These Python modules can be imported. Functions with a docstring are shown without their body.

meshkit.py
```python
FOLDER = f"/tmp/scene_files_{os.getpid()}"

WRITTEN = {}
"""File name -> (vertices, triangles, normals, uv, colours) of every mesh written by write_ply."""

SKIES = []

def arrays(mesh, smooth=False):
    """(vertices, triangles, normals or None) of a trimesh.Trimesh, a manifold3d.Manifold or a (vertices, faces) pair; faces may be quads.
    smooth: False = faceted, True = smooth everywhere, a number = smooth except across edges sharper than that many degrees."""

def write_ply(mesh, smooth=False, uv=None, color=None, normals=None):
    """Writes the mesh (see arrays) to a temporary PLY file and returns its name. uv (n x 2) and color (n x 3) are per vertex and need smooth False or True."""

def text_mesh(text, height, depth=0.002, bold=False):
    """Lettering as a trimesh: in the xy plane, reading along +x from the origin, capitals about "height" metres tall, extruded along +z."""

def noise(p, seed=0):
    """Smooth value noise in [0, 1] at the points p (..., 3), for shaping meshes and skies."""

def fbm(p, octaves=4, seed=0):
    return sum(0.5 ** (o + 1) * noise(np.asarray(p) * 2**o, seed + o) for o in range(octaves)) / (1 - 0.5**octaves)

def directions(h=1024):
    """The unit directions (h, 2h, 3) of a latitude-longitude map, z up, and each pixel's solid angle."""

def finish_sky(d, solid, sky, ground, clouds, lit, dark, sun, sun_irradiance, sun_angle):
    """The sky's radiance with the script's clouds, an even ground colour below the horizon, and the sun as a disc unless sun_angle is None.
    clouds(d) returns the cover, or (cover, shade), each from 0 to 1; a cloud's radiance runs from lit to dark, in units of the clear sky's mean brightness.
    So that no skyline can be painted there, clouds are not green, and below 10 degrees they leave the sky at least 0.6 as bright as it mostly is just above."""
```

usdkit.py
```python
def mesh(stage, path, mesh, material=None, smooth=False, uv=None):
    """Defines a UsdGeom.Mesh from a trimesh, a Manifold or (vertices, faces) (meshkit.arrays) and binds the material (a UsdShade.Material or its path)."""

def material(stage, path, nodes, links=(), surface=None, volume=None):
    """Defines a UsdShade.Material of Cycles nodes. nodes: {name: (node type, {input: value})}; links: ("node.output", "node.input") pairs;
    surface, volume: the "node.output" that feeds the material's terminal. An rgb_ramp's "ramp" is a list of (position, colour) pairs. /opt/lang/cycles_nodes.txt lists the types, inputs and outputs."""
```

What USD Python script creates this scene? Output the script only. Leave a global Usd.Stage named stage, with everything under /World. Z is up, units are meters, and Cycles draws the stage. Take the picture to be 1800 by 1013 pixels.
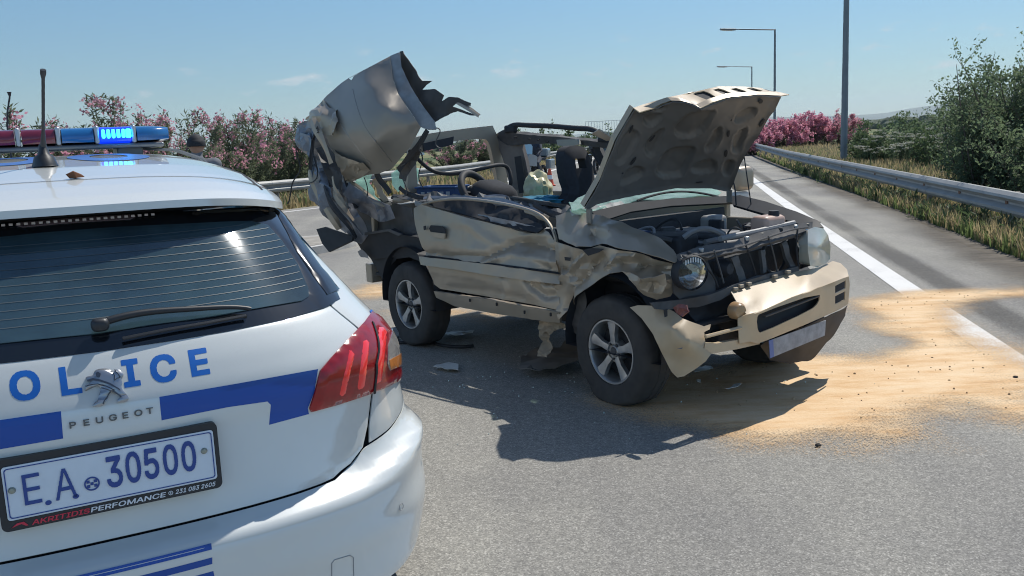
import math
import random

import numpy as np
import trimesh
import manifold3d as m3
import meshkit
import usdkit
from pxr import Gf, Sdf, Usd, UsdGeom, UsdLux, UsdShade, Vt
from scipy.interpolate import LinearNDInterpolator, RBFInterpolator
from scipy.spatial import Delaunay
from shapely import affinity, contains_xy
from shapely.geometry import LineString, Point, Polygon
from shapely.ops import unary_union

stage = Usd.Stage.CreateInMemory()
UsdGeom.SetStageUpAxis(stage, UsdGeom.Tokens.z)
UsdGeom.SetStageMetersPerUnit(stage, 1.0)
stage.SetDefaultPrim(UsdGeom.Xform.Define(stage, '/World').GetPrim())
UsdGeom.Scope.Define(stage, '/World/Looks')
RNG = np.random.default_rng(7)

# ------------------------------------------------------------------ camera, sky, sun, exposure
FOC, PITCH, ROLL, EYE = 1579.0, math.radians(9.37), math.radians(-2.52), 1.558
CP, SP, CR, SR = math.cos(PITCH), math.sin(PITCH), math.cos(ROLL), math.sin(ROLL)
CW = np.array([0, CP, -SP])
_u, _r = np.array([0, SP, CP]), np.array([1.0, 0, 0])
CRT, CUP = CR * _r + SR * _u, -SR * _r + CR * _u
CAM = np.array([0, 0, EYE])
camera = UsdGeom.Camera.Define(stage, '/World/Camera')
camera.CreateHorizontalApertureAttr(36.0)
camera.CreateVerticalApertureAttr(20.25)
camera.CreateFocalLengthAttr(FOC / 1800 * 36)
camera.CreateClippingRangeAttr(Gf.Vec2f(0.05, 60000))
camera.AddTransformOp().Set(Gf.Matrix4d(*CRT, 0, *CUP, 0, *(-CW), 0, *CAM, 1))
camera.CreateExposureAttr(0.30)

SUN_AZ, SUN_EL = math.radians(42), math.radians(55)
SUN = np.array([math.sin(SUN_AZ) * math.cos(SUN_EL), math.cos(SUN_AZ) * math.cos(SUN_EL), math.sin(SUN_EL)])
dome = UsdLux.DomeLight.Define(stage, '/World/sky')
dome.GetPrim().SetCustomDataByKey('kind', 'structure')
sky_nodes = {
    'sky': ('sky_texture', {'sky_type': 'single_scattering', 'sun_disc': False, 'sun_elevation': SUN_EL, 'sun_rotation': SUN_AZ, 'air_density': 1.0, 'aerosol_density': 0.15, 'ozone_density': 3.0}),
    'tc': ('texture_coordinate', {}),
    'sep': ('separate_xyz', {}),
    'map': ('mapping', {'scale': (17.0, 17.0, 48.0), 'location': (3.1, 1.4, 0.2)}),
    'n': ('noise_texture', {'scale': 1.0, 'detail': 7.0, 'roughness': 0.55}),
    'cr': ('map_range', {'from_min': 0.60, 'from_max': 0.70, 'to_min': 0.0, 'to_max': 0.62, 'clamp': True}),
    'lo': ('map_range', {'range_type': 'smoothstep', 'from_min': 0.035, 'from_max': 0.055, 'to_min': 0.0, 'to_max': 1.0, 'clamp': True}),
    'hi': ('map_range', {'range_type': 'smoothstep', 'from_min': 0.085, 'from_max': 0.115, 'to_min': 1.0, 'to_max': 0.0, 'clamp': True}),
    'm1': ('math', {'math_type': 'multiply'}), 'm2': ('math', {'math_type': 'multiply'}),
    'mix': ('mix', {'mix_type': 'mix', 'color2': (4.9, 5.2, 5.4)}),
    'el': ('map_range', {'range_type': 'smoothstep', 'from_min': -0.05, 'from_max': 0.34, 'to_min': 0.0, 'to_max': 1.0, 'clamp': True}), 'er': ('rgb_ramp', {'ramp': [(0.0, (0.44, 0.53, 0.58)), (0.4, (0.53, 0.65, 0.69)), (0.75, (0.60, 0.77, 0.80)), (1.0, (0.95, 1.0, 1.0))]}), 'air': ('mix', {'mix_type': 'multiply', 'fac': 1.0}),
    'bg': ('background_shader', {'strength': 0.108}),
}
SKY = usdkit.material(stage, '/World/Looks/sky_look', sky_nodes, [
    ('tc.generated', 'sep.vector'), ('tc.generated', 'map.vector'), ('map.vector', 'n.vector'), ('n.fac', 'cr.value'), ('sep.z', 'lo.value'), ('sep.z', 'hi.value'),
    ('cr.result', 'm1.value1'), ('lo.result', 'm1.value2'), ('m1.value', 'm2.value1'), ('hi.result', 'm2.value2'),
    ('sep.z', 'el.value'), ('el.result', 'er.fac'), ('sky.color', 'air.color1'), ('er.color', 'air.color2'), ('air.color', 'mix.color1'), ('m2.value', 'mix.fac'), ('mix.color', 'bg.color')], surface='bg.background')
UsdShade.MaterialBindingAPI.Apply(dome.GetPrim()).Bind(SKY)
sun = UsdLux.DistantLight.Define(stage, '/World/sun')
sun.CreateIntensityAttr(1.0)
sun.CreateAngleAttr(0.53)
sun.CreateNormalizeAttr(True)
sun.CreateColorAttr(Gf.Vec3f(1.0, 0.955, 0.88))
_z = SUN / np.linalg.norm(SUN)
_x = np.cross([0, 0, 1.0], _z); _x /= np.linalg.norm(_x); _y = np.cross(_z, _x)
sun.AddTransformOp().Set(Gf.Matrix4d(*_x, 0, *_y, 0, *_z, 0, 0, 0, 0, 1))

# ------------------------------------------------------------------ naming, materials, mesh helpers
_used = {}


def numbered(parent, name):
    k = (parent, name)
    n = _used[k] = _used.get(k, -1) + 1
    return name if n == 0 else f'{name}_{n:03d}'


def tag(prim, label=None, cat=None, group=None, kind=None):
    for k, v in (('label', label), ('category', cat), ('group', group), ('kind', kind)):
        if v:
            prim.SetCustomDataByKey(k, v)
    return prim


def thing(name, label=None, cat=None, group=None, loc=None, rz=0.0, kind=None):
    p = '/World/' + numbered('/World', name)
    x = UsdGeom.Xform.Define(stage, p)
    if loc is not None:
        x.AddTranslateOp().Set(Gf.Vec3d(*map(float, loc)))
        x.AddRotateZOp().Set(math.degrees(rz))
    tag(x.GetPrim(), label, cat, group, kind)
    return p


def thing_m(name, origin, F, L, label, cat):
    p = '/World/' + numbered('/World', name)
    x = UsdGeom.Xform.Define(stage, p)
    x.AddTransformOp().Set(Gf.Matrix4d(*F, 0, *L, 0, 0, 0, 1, 0, *origin, 1))
    tag(x.GetPrim(), label, cat)
    return p


def obj(name, mesh, mat, parent='/World', smooth=False, **kw):
    p = parent + '/' + numbered(parent, name)
    m = usdkit.mesh(stage, p, mesh, mat, smooth=smooth)
    tag(m.GetPrim(), **kw)
    return p


def copy_of(src, name, label, cat, group, loc, rz=0.0, scale=1.0):
    p = '/World/' + numbered('/World', name)
    x = UsdGeom.Xform.Define(stage, p)
    x.GetPrim().GetReferences().AddInternalReference(src)
    x.ClearXformOpOrder()
    x.AddTranslateOp().Set(Gf.Vec3d(*map(float, loc)))
    x.AddRotateZOp().Set(math.degrees(rz))
    if scale != 1.0:
        x.AddScaleOp().Set(Gf.Vec3f(scale, scale, scale) if np.ndim(scale) == 0 else Gf.Vec3f(*scale))
    x.GetPrim().SetInstanceable(True)
    tag(x.GetPrim(), label, cat, group)
    return p


_mats = {}


def mat(name, color, rough=0.5, metal=0.0, coat=0.0, var=0.0, vscale=8.0, bump=0.0, bscale=60.0, dist=0.01, spec=None, coat_rough=0.05, color2=None, detail=4.0, **extra):
    """Principled material; var mixes towards color2 (or a darker tone) by noise, bump adds fine relief."""
    if name in _mats:
        return _mats[name]
    inp = {'base_color': tuple(color), 'roughness': rough, 'metallic': metal, 'coat_weight': coat, 'coat_roughness': coat_rough, **extra}
    if spec is not None:
        inp['specular_ior_level'] = spec
    nodes, links = {'p': ('principled_bsdf', inp)}, []
    if var or bump:
        nodes['tc'] = ('texture_coordinate', {})
    if var:
        c2 = color2 or tuple(c * (1 - var) for c in color)
        nodes['n'] = ('noise_texture', {'scale': vscale, 'detail': detail, 'roughness': 0.6})
        nodes['r'] = ('rgb_ramp', {'ramp': [(0.3, c2), (0.7, tuple(color))]})
        links += [('tc.object', 'n.vector'), ('n.fac', 'r.fac'), ('r.color', 'p.base_color')]
    if bump:
        nodes['bn'] = ('noise_texture', {'scale': bscale, 'detail': 4.0})
        nodes['b'] = ('bump', {'strength': bump, 'distance': dist})
        links += [('tc.object', 'bn.vector'), ('bn.fac', 'b.height'), ('b.normal', 'p.normal')]
    _mats[name] = usdkit.material(stage, '/World/Looks/' + name, nodes, links, surface='p.BSDF')
    return _mats[name]


def leaf_mat(name, color, color2, trans=0.3):
    nodes = {'oi': ('geometry', {}), 'r': ('rgb_ramp', {'ramp': [(0.0, color2), (1.0, color)]}),
             'd': ('principled_bsdf', {'roughness': 0.55, 'specular_ior_level': 0.3}), 't': ('translucent_bsdf', {}), 'm': ('mix_closure', {'fac': trans})}
    return usdkit.material(stage, '/World/Looks/' + name, nodes, [('oi.random_per_island', 'r.fac'), ('r.color', 'd.base_color'), ('r.color', 't.color'), ('d.BSDF', 'm.closure1'), ('t.BSDF', 'm.closure2')], surface='m.closure')


def cat_mesh(parts):
    vs, fs, n = [], [], 0
    for p in parts:
        v, f, _ = meshkit.arrays(p)
        vs.append(v); fs.append(f + n); n += len(v)
    return np.vstack(vs), np.vstack(fs)


def box(c, s, rot=None):
    """Box with slightly chamfered edges; c centre, s full sizes."""
    s = np.asarray(s, float)
    ch = min(0.006, s.min() * 0.2)
    pts = []
    for sx in (-1, 1):
        for sy in (-1, 1):
            for sz in (-1, 1):
                h = s / 2 * (sx, sy, sz)
                for k in range(3):
                    q = h - ch * np.array((sx, sy, sz))
                    q[k] = h[k]
                    pts.append(q)
    hull = trimesh.convex.convex_hull(np.array(pts))
    v = np.array(hull.vertices)
    if rot is not None:
        v = v @ np.asarray(rot).T
    return v + np.asarray(c), np.array(hull.faces)


def rbox(c, s, r=0.02, rot=None, seg=12):
    """Rounded box: hull of spheres."""
    s = np.asarray(s, float)
    r = min(r, s.min() * 0.49)
    sp = m3.Manifold.sphere(r, seg)
    h = s / 2 - r
    m = m3.Manifold.batch_hull([sp.translate((a * h[0], b * h[1], d * h[2])) for a in (-1, 1) for b in (-1, 1) for d in (-1, 1)]).to_mesh()
    v, f = np.array(m.vert_properties[:, :3], float), np.array(m.tri_verts)
    if rot is not None:
        v = v @ np.asarray(rot).T
    return v + np.asarray(c), f


def rotm(ax, deg):
    return trimesh.transformations.rotation_matrix(math.radians(deg), ax)[:3, :3]


def tube(path, r, sides=8, caps=True):
    """Tube along a polyline; r a number or one per point."""
    P = np.asarray(path, float)
    r = np.broadcast_to(np.asarray(r, float), len(P))
    T = np.gradient(P, axis=0)
    T /= np.maximum(np.linalg.norm(T, axis=1, keepdims=True), 1e-9)
    a = np.array([0, 0, 1.0]) if abs(T[0, 2]) < 0.9 else np.array([1.0, 0, 0])
    vs = []
    n = np.cross(T[0], a)
    for i in range(len(P)):
        n = n - T[i] * (n @ T[i]); n /= max(np.linalg.norm(n), 1e-9)
        b = np.cross(T[i], n)
        t = np.linspace(0, 2 * np.pi, sides, endpoint=False)[:, None]
        vs.append(P[i] + r[i] * (np.cos(t) * n + np.sin(t) * b))
    v = np.vstack(vs)
    f = []
    for i in range(len(P) - 1):
        for k in range(sides):
            a0, a1 = i * sides + k, i * sides + (k + 1) % sides
            f += [(a0, a1, a1 + sides), (a0, a1 + sides, a0 + sides)]
    if caps:
        v = np.vstack([v, P[0], P[-1]])
        m = len(P) * sides
        for k in range(sides):
            f += [(m, (k + 1) % sides, k), (m + 1, (len(P) - 1) * sides + k, (len(P) - 1) * sides + (k + 1) % sides)]
    return v, np.array(f)[:, ::-1]


def smooth_path(pts, n=24):
    p = np.asarray(pts, float)
    t = np.r_[0, np.cumsum(np.linalg.norm(np.diff(p, axis=0), axis=1))]
    from scipy.interpolate import CubicSpline
    return CubicSpline(t, p)(np.linspace(0, t[-1], n))


def lathe(prof, sides=40, axis='y'):
    """Profile (radius, height) revolved about the given axis."""
    prof = np.asarray(prof, float)
    t = np.linspace(0, 2 * np.pi, sides, endpoint=False)
    v = np.concatenate([np.c_[r * np.cos(t), np.full(sides, h), r * np.sin(t)] for r, h in prof])
    f = []
    for i in range(len(prof) - 1):
        for k in range(sides):
            a0, a1 = i * sides + k, i * sides + (k + 1) % sides
            f += [(a0, a0 + sides, a1 + sides), (a0, a1 + sides, a1)]
    if axis == 'z':
        v = v[:, [0, 2, 1]]; f = [q[::-1] for q in f]
    return v, np.array(f)


def densify(poly, step):
    p = np.asarray(poly, float)
    out = []
    for a, b in zip(p, np.roll(p, -1, 0)):
        n = max(1, int(math.ceil(np.linalg.norm(b - a) / step)))
        out += [a + (b - a) * k / n for k in range(n)]
    return np.array(out)


def chaikin(poly, n=2, closed=True):
    p = np.asarray(poly, float)
    for _ in range(n):
        q = np.roll(p, -1, 0)
        p = np.stack([0.75 * p + 0.25 * q, 0.25 * p + 0.75 * q], 1).reshape(-1, p.shape[1])
    return p


def tri_poly(poly, step, holes=(), jitter=0.25, seed=1):
    """Fine triangulation of a plane polygon: (points, triangles, boundary edges)."""
    rng = np.random.default_rng(seed)
    P = Polygon(poly, holes)
    if not P.is_valid:
        P = P.buffer(0)
        if P.geom_type != 'Polygon':
            P = max(P.geoms, key=lambda g: g.area)
    rings = [densify(np.array(r.coords)[:-1], step) for r in [P.exterior, *P.interiors]]
    x0, y0, x1, y1 = P.bounds
    gx, gy = np.meshgrid(np.arange(x0 + step / 2, x1, step), np.arange(y0 + step / 2, y1, step))
    gx[::2] += step / 2
    g = np.c_[gx.ravel(), gy.ravel()]
    g += rng.uniform(-jitter, jitter, g.shape) * step
    inner = P.buffer(-0.5 * step)
    if not inner.is_empty and len(g):
        g = g[contains_xy(inner, g[:, 0], g[:, 1])]
    else:
        g = np.zeros((0, 2))
    pts = np.vstack(rings + [g])
    tri = Delaunay(pts).simplices
    c = pts[tri].mean(1)
    tri = tri[contains_xy(P.buffer(step * 0.02), c[:, 0], c[:, 1])]
    e = pts[tri]
    area = (e[:, 1, 0] - e[:, 0, 0]) * (e[:, 2, 1] - e[:, 0, 1]) - (e[:, 1, 1] - e[:, 0, 1]) * (e[:, 2, 0] - e[:, 0, 0])
    tri[area < 0] = tri[area < 0][:, ::-1]
    tri = tri[np.abs(area) > 1e-9 * step * step]
    return pts, tri


def rim_edges(tri):
    e = np.vstack([tri[:, [0, 1]], tri[:, [1, 2]], tri[:, [2, 0]]])
    key = {tuple(q) for q in e.tolist()}
    return np.array([q for q in e.tolist() if (q[1], q[0]) not in key], int).reshape(-1, 2)


def solid(v, tri, off):
    """Closes a sheet: a second layer displaced by off (n x 3), and a rim."""
    n = len(v)
    e = rim_edges(tri)
    side = np.vstack([np.c_[e[:, 0], e[:, 1] + n, e[:, 1]], np.c_[e[:, 0], e[:, 0] + n, e[:, 1] + n]]) if len(e) else np.zeros((0, 3), int)
    return np.vstack([v, v + off]), np.vstack([tri, tri[:, ::-1] + n, side])


def vnormals(v, f):
    n = np.zeros_like(v)
    fn = np.cross(v[f[:, 1]] - v[f[:, 0]], v[f[:, 2]] - v[f[:, 0]])
    for k in range(3):
        np.add.at(n, f[:, k], fn)
    return n / np.maximum(np.linalg.norm(n, axis=1, keepdims=True), 1e-12)


def crumple(p, amp, freq=6.0, seed=0, octaves=3):
    """Folded, faceted relief for bent sheet metal."""
    o = 0
    for k in range(octaves):
        q = p * freq * (1.9 ** k) + 0.35 * meshkit.noise(p * freq * 2, seed + 40)[..., None]
        o = o + amp * 0.55 ** k * (1 - 2 * np.abs(2 * meshkit.noise(q, seed + k) - 1))
    return o


class Frame:
    """A vehicle's own axes (forward, left, up), and where a line of sight of the camera meets its planes (used to take sizes off the photograph)."""

    def __init__(self, o, yaw):
        self.o = np.array([*o, 0.0])
        self.F = np.array([math.cos(yaw), math.sin(yaw), 0]); self.L = np.array([-self.F[1], self.F[0], 0])
        self.B = np.array([self.F, self.L, [0, 0, 1.0]])

    def ray(self, px):
        px = np.atleast_2d(np.asarray(px, float))
        d = CW + np.outer(px[:, 0] - 900, CRT) / FOC - np.outer(px[:, 1] - 506.5, CUP) / FOC
        return self.B @ (CAM - self.o), d @ self.B.T

    def on(self, px, ax, val):
        c, d = self.ray(px)
        return c + d * ((np.asarray(val, float) - c[ax]) / d[:, ax])[:, None]

    def plane(self, px, p0, n):
        c, d = self.ray(px)
        n = np.asarray(n, float)
        return c + d * (((np.asarray(p0) - c) @ n) / (d @ n))[:, None]

    def world(self, p):
        return self.o + np.atleast_2d(p) @ self.B


GROUND = Frame((0, 0), 0.0)
GROUND.F = np.array([1.0, 0, 0]); GROUND.L = np.array([0, 1.0, 0]); GROUND.B = np.eye(3)


def gpt(px):
    return GROUND.on(px, 2, 0.0)


def field(ctrl):
    c = np.asarray(ctrl, float)
    if len(c) < 4:
        A = np.c_[c[:, :2], np.ones(len(c))]
        k = np.linalg.lstsq(A, c[:, 2], rcond=None)[0] if len(c) == 3 else np.array([0, 0, c[:, 2].mean()])
        return lambda p: np.asarray(p)[:, 0] * k[0] + np.asarray(p)[:, 1] * k[1] + k[2]
    g = RBFInterpolator(c[:, :2] / 100, c[:, 2], kernel='linear', degree=1)
    return lambda p: g(np.asarray(p, float) / 100)

# ------------------------------------------------------------------ ground, road, markings
def xline(y):
    """The right edge line of the carriageway."""
    return 3.66 + 0.192 * (y - 7.96) + 0.0003 * (y - 7.96) ** 2


RAIL_L = np.array([(-24, -2), (-17, 7.5), (-10.3, 18.5), (-6.3, 24.6), (-4.0, 29.0), (-2.0, 33.5), (0.2, 43.0), (2.2, 54.0), (7.8, 82.0), (20.0, 140.0), (44, 250)], float)


def xrail_l(y):
    return np.interp(y, RAIL_L[:, 1], RAIL_L[:, 0])


def terrain_z(x, y):
    left = np.clip((xrail_l(y) - 1.0 - x) / 14.0, 0, 1)
    right = np.clip((x - xline(y) - 6.0) / 10.0, 0, 1)
    verge = np.clip((x - xline(y) - 1.7) / 1.2, 0, 1)
    far = np.clip((np.hypot(x, y) - 140) / 500, 0, 1)
    return -0.03 - 2.6 * left ** 1.3 - 0.9 * right + 0.10 * verge * (1 - right) - 1.2 * far * (1 - left) * (1 - right)


xs = np.r_[-9000, -4000, -1800, -800, -400, -220, np.arange(-140, -40, 10), np.arange(-40, 60, 0.9), np.arange(60, 150, 10), 220, 400, 800, 1800, 4000, 9000]
ys = np.r_[-300, -120, -50, np.arange(-20, 90, 0.9), np.arange(90, 260, 10), 320, 450, 700, 1200, 2200, 4200, 9000]
gx, gy = np.meshgrid(xs, ys)
gz = terrain_z(gx, gy)
rough = (meshkit.fbm(np.stack([gx * 0.9, gy * 0.9, 0 * gx], -1), 3, 5) - 0.5) * 0.10
off_road = np.clip(np.maximum(gx - xline(gy) - 1.9, xrail_l(gy) - gx), 0, 1)
gz = gz + rough * off_road
vid = np.arange(gx.size).reshape(gx.shape)
quads = np.stack([vid[:-1, :-1], vid[:-1, 1:], vid[1:, 1:], vid[1:, :-1]], -1).reshape(-1, 4)
terrain_mat = usdkit.material(stage, '/World/Looks/dry_earth', {
    'g': ('geometry', {}), 'n': ('noise_texture', {'scale': 0.35, 'detail': 8.0, 'roughness': 0.65}), 'n2': ('noise_texture', {'scale': 0.012, 'detail': 5.0}),
    'r': ('rgb_ramp', {'ramp': [(0.3, (0.10, 0.105, 0.045)), (0.48, (0.19, 0.165, 0.085)), (0.7, (0.30, 0.25, 0.14))]}),
    'r2': ('rgb_ramp', {'ramp': [(0.42, (0.07, 0.10, 0.045)), (0.52, (0.23, 0.21, 0.11)), (0.6, (0.10, 0.13, 0.06))]}),
    'len': ('vector_math', {'math_type': 'length'}), 'far': ('map_range', {'from_min': 70.0, 'from_max': 160.0, 'clamp': True}), 'm': ('mix', {}),
    'bn': ('noise_texture', {'scale': 14.0, 'detail': 6.0}), 'b': ('bump', {'strength': 0.7, 'distance': 0.05}), 'p': ('principled_bsdf', {'roughness': 0.95, 'specular_ior_level': 0.1})},
    [('g.position', 'n.vector'), ('g.position', 'n2.vector'), ('g.position', 'bn.vector'), ('n.fac', 'r.fac'), ('n2.fac', 'r2.fac'), ('g.position', 'len.vector1'), ('len.value', 'far.value'),
     ('far.result', 'm.fac'), ('r.color', 'm.color1'), ('r2.color', 'm.color2'), ('m.color', 'p.base_color'), ('bn.fac', 'b.height'), ('b.normal', 'p.normal')], surface='p.BSDF')
obj('ground', (np.stack([gx, gy, gz], -1).reshape(-1, 3), quads), terrain_mat, smooth=True, kind='structure')

# asphalt: aggregate speckle, worn patches, wheel tracks along the road's direction
ROAD_DIR = math.atan2(0.2, 1)
asphalt = usdkit.material(stage, '/World/Looks/asphalt', {
    'g': ('geometry', {}), 'v': ('voronoi_texture', {'scale': 165.0, 'feature': 'f1', 'randomness': 1.0}), 'sep': ('separate_color', {}),
    'sp': ('rgb_ramp', {'ramp': [(0.0, (0.172, 0.166, 0.150)), (0.35, (0.235, 0.227, 0.204)), (0.75, (0.287, 0.276, 0.246)), (0.93, (0.36, 0.346, 0.31)), (1.0, (0.44, 0.423, 0.382))]}),
    'n1': ('noise_texture', {'scale': 0.55, 'detail': 6.0, 'roughness': 0.6}), 'r1': ('rgb_ramp', {'ramp': [(0.3, (0.80, 0.80, 0.82)), (0.7, (1.12, 1.11, 1.08))]}),
    'mp': ('mapping', {'rotation': (0, 0, ROAD_DIR), 'scale': (1.1, 0.045, 1.0)}), 'n2': ('noise_texture', {'scale': 1.0, 'detail': 5.0, 'roughness': 0.55}), 'r2': ('rgb_ramp', {'ramp': [(0.36, (0.84, 0.84, 0.86)), (0.62, (1.06, 1.06, 1.05))]}),
    'n3': ('noise_texture', {'scale': 26.0, 'detail': 4.0, 'roughness': 0.7}), 'r3': ('rgb_ramp', {'ramp': [(0.3, (0.84, 0.84, 0.84)), (0.7, (1.14, 1.14, 1.13))]}),
    'm1': ('mix', {'mix_type': 'multiply', 'fac': 1.0}), 'm2': ('mix', {'mix_type': 'multiply', 'fac': 1.0}), 'm3': ('mix', {'mix_type': 'multiply', 'fac': 1.0}),
    'b': ('bump', {'strength': 0.4, 'distance': 0.004}), 'p': ('principled_bsdf', {'roughness': 0.86, 'specular_ior_level': 0.3})},
    [('g.position', 'v.vector'), ('g.position', 'n1.vector'), ('g.position', 'mp.vector'), ('mp.vector', 'n2.vector'), ('g.position', 'n3.vector'), ('v.color', 'sep.color'), ('sep.r', 'sp.fac'), ('n1.fac', 'r1.fac'), ('n2.fac', 'r2.fac'), ('n3.fac', 'r3.fac'),
     ('sp.color', 'm1.color1'), ('r1.color', 'm1.color2'), ('m1.color', 'm2.color1'), ('r2.color', 'm2.color2'), ('m2.color', 'm3.color1'), ('r3.color', 'm3.color2'), ('m3.color', 'p.base_color'), ('sep.g', 'b.height'), ('b.normal', 'p.normal')], surface='p.BSDF')


def ribbon(ys, xl, xr, z, nx=2):
    t = np.linspace(0, 1, nx)
    v = np.array([(a + (b - a) * k, y, z) for y, a, b in zip(ys, xl, xr) for k in t])
    i = np.arange(len(ys) * nx).reshape(len(ys), nx)
    return v, np.stack([i[:-1, :-1], i[:-1, 1:], i[1:, 1:], i[1:, :-1]], -1).reshape(-1, 4)


ry = np.r_[np.arange(-14, 40, 0.5), np.arange(40, 250, 4)]
edge = 1.45 + 0.18 * (meshkit.noise(np.c_[ry * 0.7, ry * 0, ry * 0], 3) - 0.5) + np.interp(ry, [9, 16, 33], [0, 0.2, 0.35])
obj('road', ribbon(ry, xrail_l(ry) + 1.0, xline(ry) + edge, 0.0, 6), asphalt, kind='structure')

white_line = usdkit.material(stage, '/World/Looks/road_paint', {
    'g': ('geometry', {}), 'n': ('noise_texture', {'scale': 45.0, 'detail': 6.0, 'roughness': 0.7}), 'n2': ('noise_texture', {'scale': 2.2, 'detail': 4.0}), 'a': ('math', {'math_type': 'multiply_add', 'value2': 0.8}),
    'r': ('rgb_ramp', {'ramp': [(0.55, (0.24, 0.235, 0.225)), (0.68, (0.50, 0.49, 0.47)), (0.86, (0.62, 0.61, 0.58))]}), 'p': ('principled_bsdf', {'roughness': 0.75})},
    [('g.position', 'n.vector'), ('g.position', 'n2.vector'), ('n2.fac', 'a.value1'), ('n.fac', 'a.value3'), ('a.value', 'r.fac'), ('r.color', 'p.base_color')], surface='p.BSDF')
obj('edge_line', ribbon(ry[ry > -4], xline(ry[ry > -4]) - 0.11, xline(ry[ry > -4]) + 0.12, 0.004), white_line, kind='structure')
ly = ry[(ry > 4)]
obj('edge_line', ribbon(ly, xrail_l(ly) + 1.75, xrail_l(ly) + 1.95, 0.004), white_line, kind='structure')
# sand and sawdust thrown over the spilled oil
from shapely import distance, points as shp_points
def grain_mat(name, ramp):
    return usdkit.material(stage, '/World/Looks/' + name, {
    'g': ('geometry', {}), 'a': ('attribute', {'attribute': 'cover'}), 'n': ('noise_texture', {'scale': 95.0, 'detail': 4.0, 'roughness': 0.8}), 'nc': ('map_range', {'from_min': 0.28, 'from_max': 0.72, 'to_min': 0.02, 'to_max': 1.0, 'clamp': True}),
    'lt': ('map_range', {'from_min': -0.34, 'from_max': 0.30, 'clamp': True}), 'sub': ('math', {'math_type': 'subtract'}),
    'mp': ('mapping', {'rotation': (0, 0, 0.35), 'scale': (2.2, 7.0, 2.0)}), 'n2': ('noise_texture', {'scale': 1.0, 'detail': 8.0, 'roughness': 0.7}),
    'r': ('rgb_ramp', {'ramp': ramp}),
    'tone': ('rgb_ramp', {'ramp': [(0.15, (0.66, 0.58, 0.46)), (0.75, (1.0, 1.0, 1.0))]}), 'mm': ('mix', {'mix_type': 'multiply', 'fac': 0.45}),
    'bn': ('noise_texture', {'scale': 60.0, 'detail': 5.0}), 'b': ('bump', {'strength': 0.5, 'distance': 0.006}),
    'p': ('principled_bsdf', {'roughness': 0.95, 'specular_ior_level': 0.1}), 't': ('transparent_bsdf', {}), 'm': ('mix_closure', {})},
    [('g.position', 'n.vector'), ('n.fac', 'nc.value'), ('a.fac', 'sub.value1'), ('nc.result', 'sub.value2'), ('sub.value', 'lt.value'), ('lt.result', 'm.fac'), ('t.BSDF', 'm.closure1'), ('p.BSDF', 'm.closure2'),
     ('g.position', 'mp.vector'), ('mp.vector', 'n2.vector'), ('n2.fac', 'r.fac'), ('r.color', 'mm.color1'), ('tone.color', 'mm.color2'), ('n.fac', 'tone.fac'), ('mm.color', 'p.base_color'),
     ('g.position', 'bn.vector'), ('bn.fac', 'b.height'), ('b.normal', 'p.normal')], surface='m.closure')



sand_mat = grain_mat('sand_look', [(0.28, (0.50, 0.31, 0.165)), (0.40, (0.66, 0.445, 0.25)), (0.54, (0.73, 0.54, 0.34)), (0.72, (0.77, 0.61, 0.42))])


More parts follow.
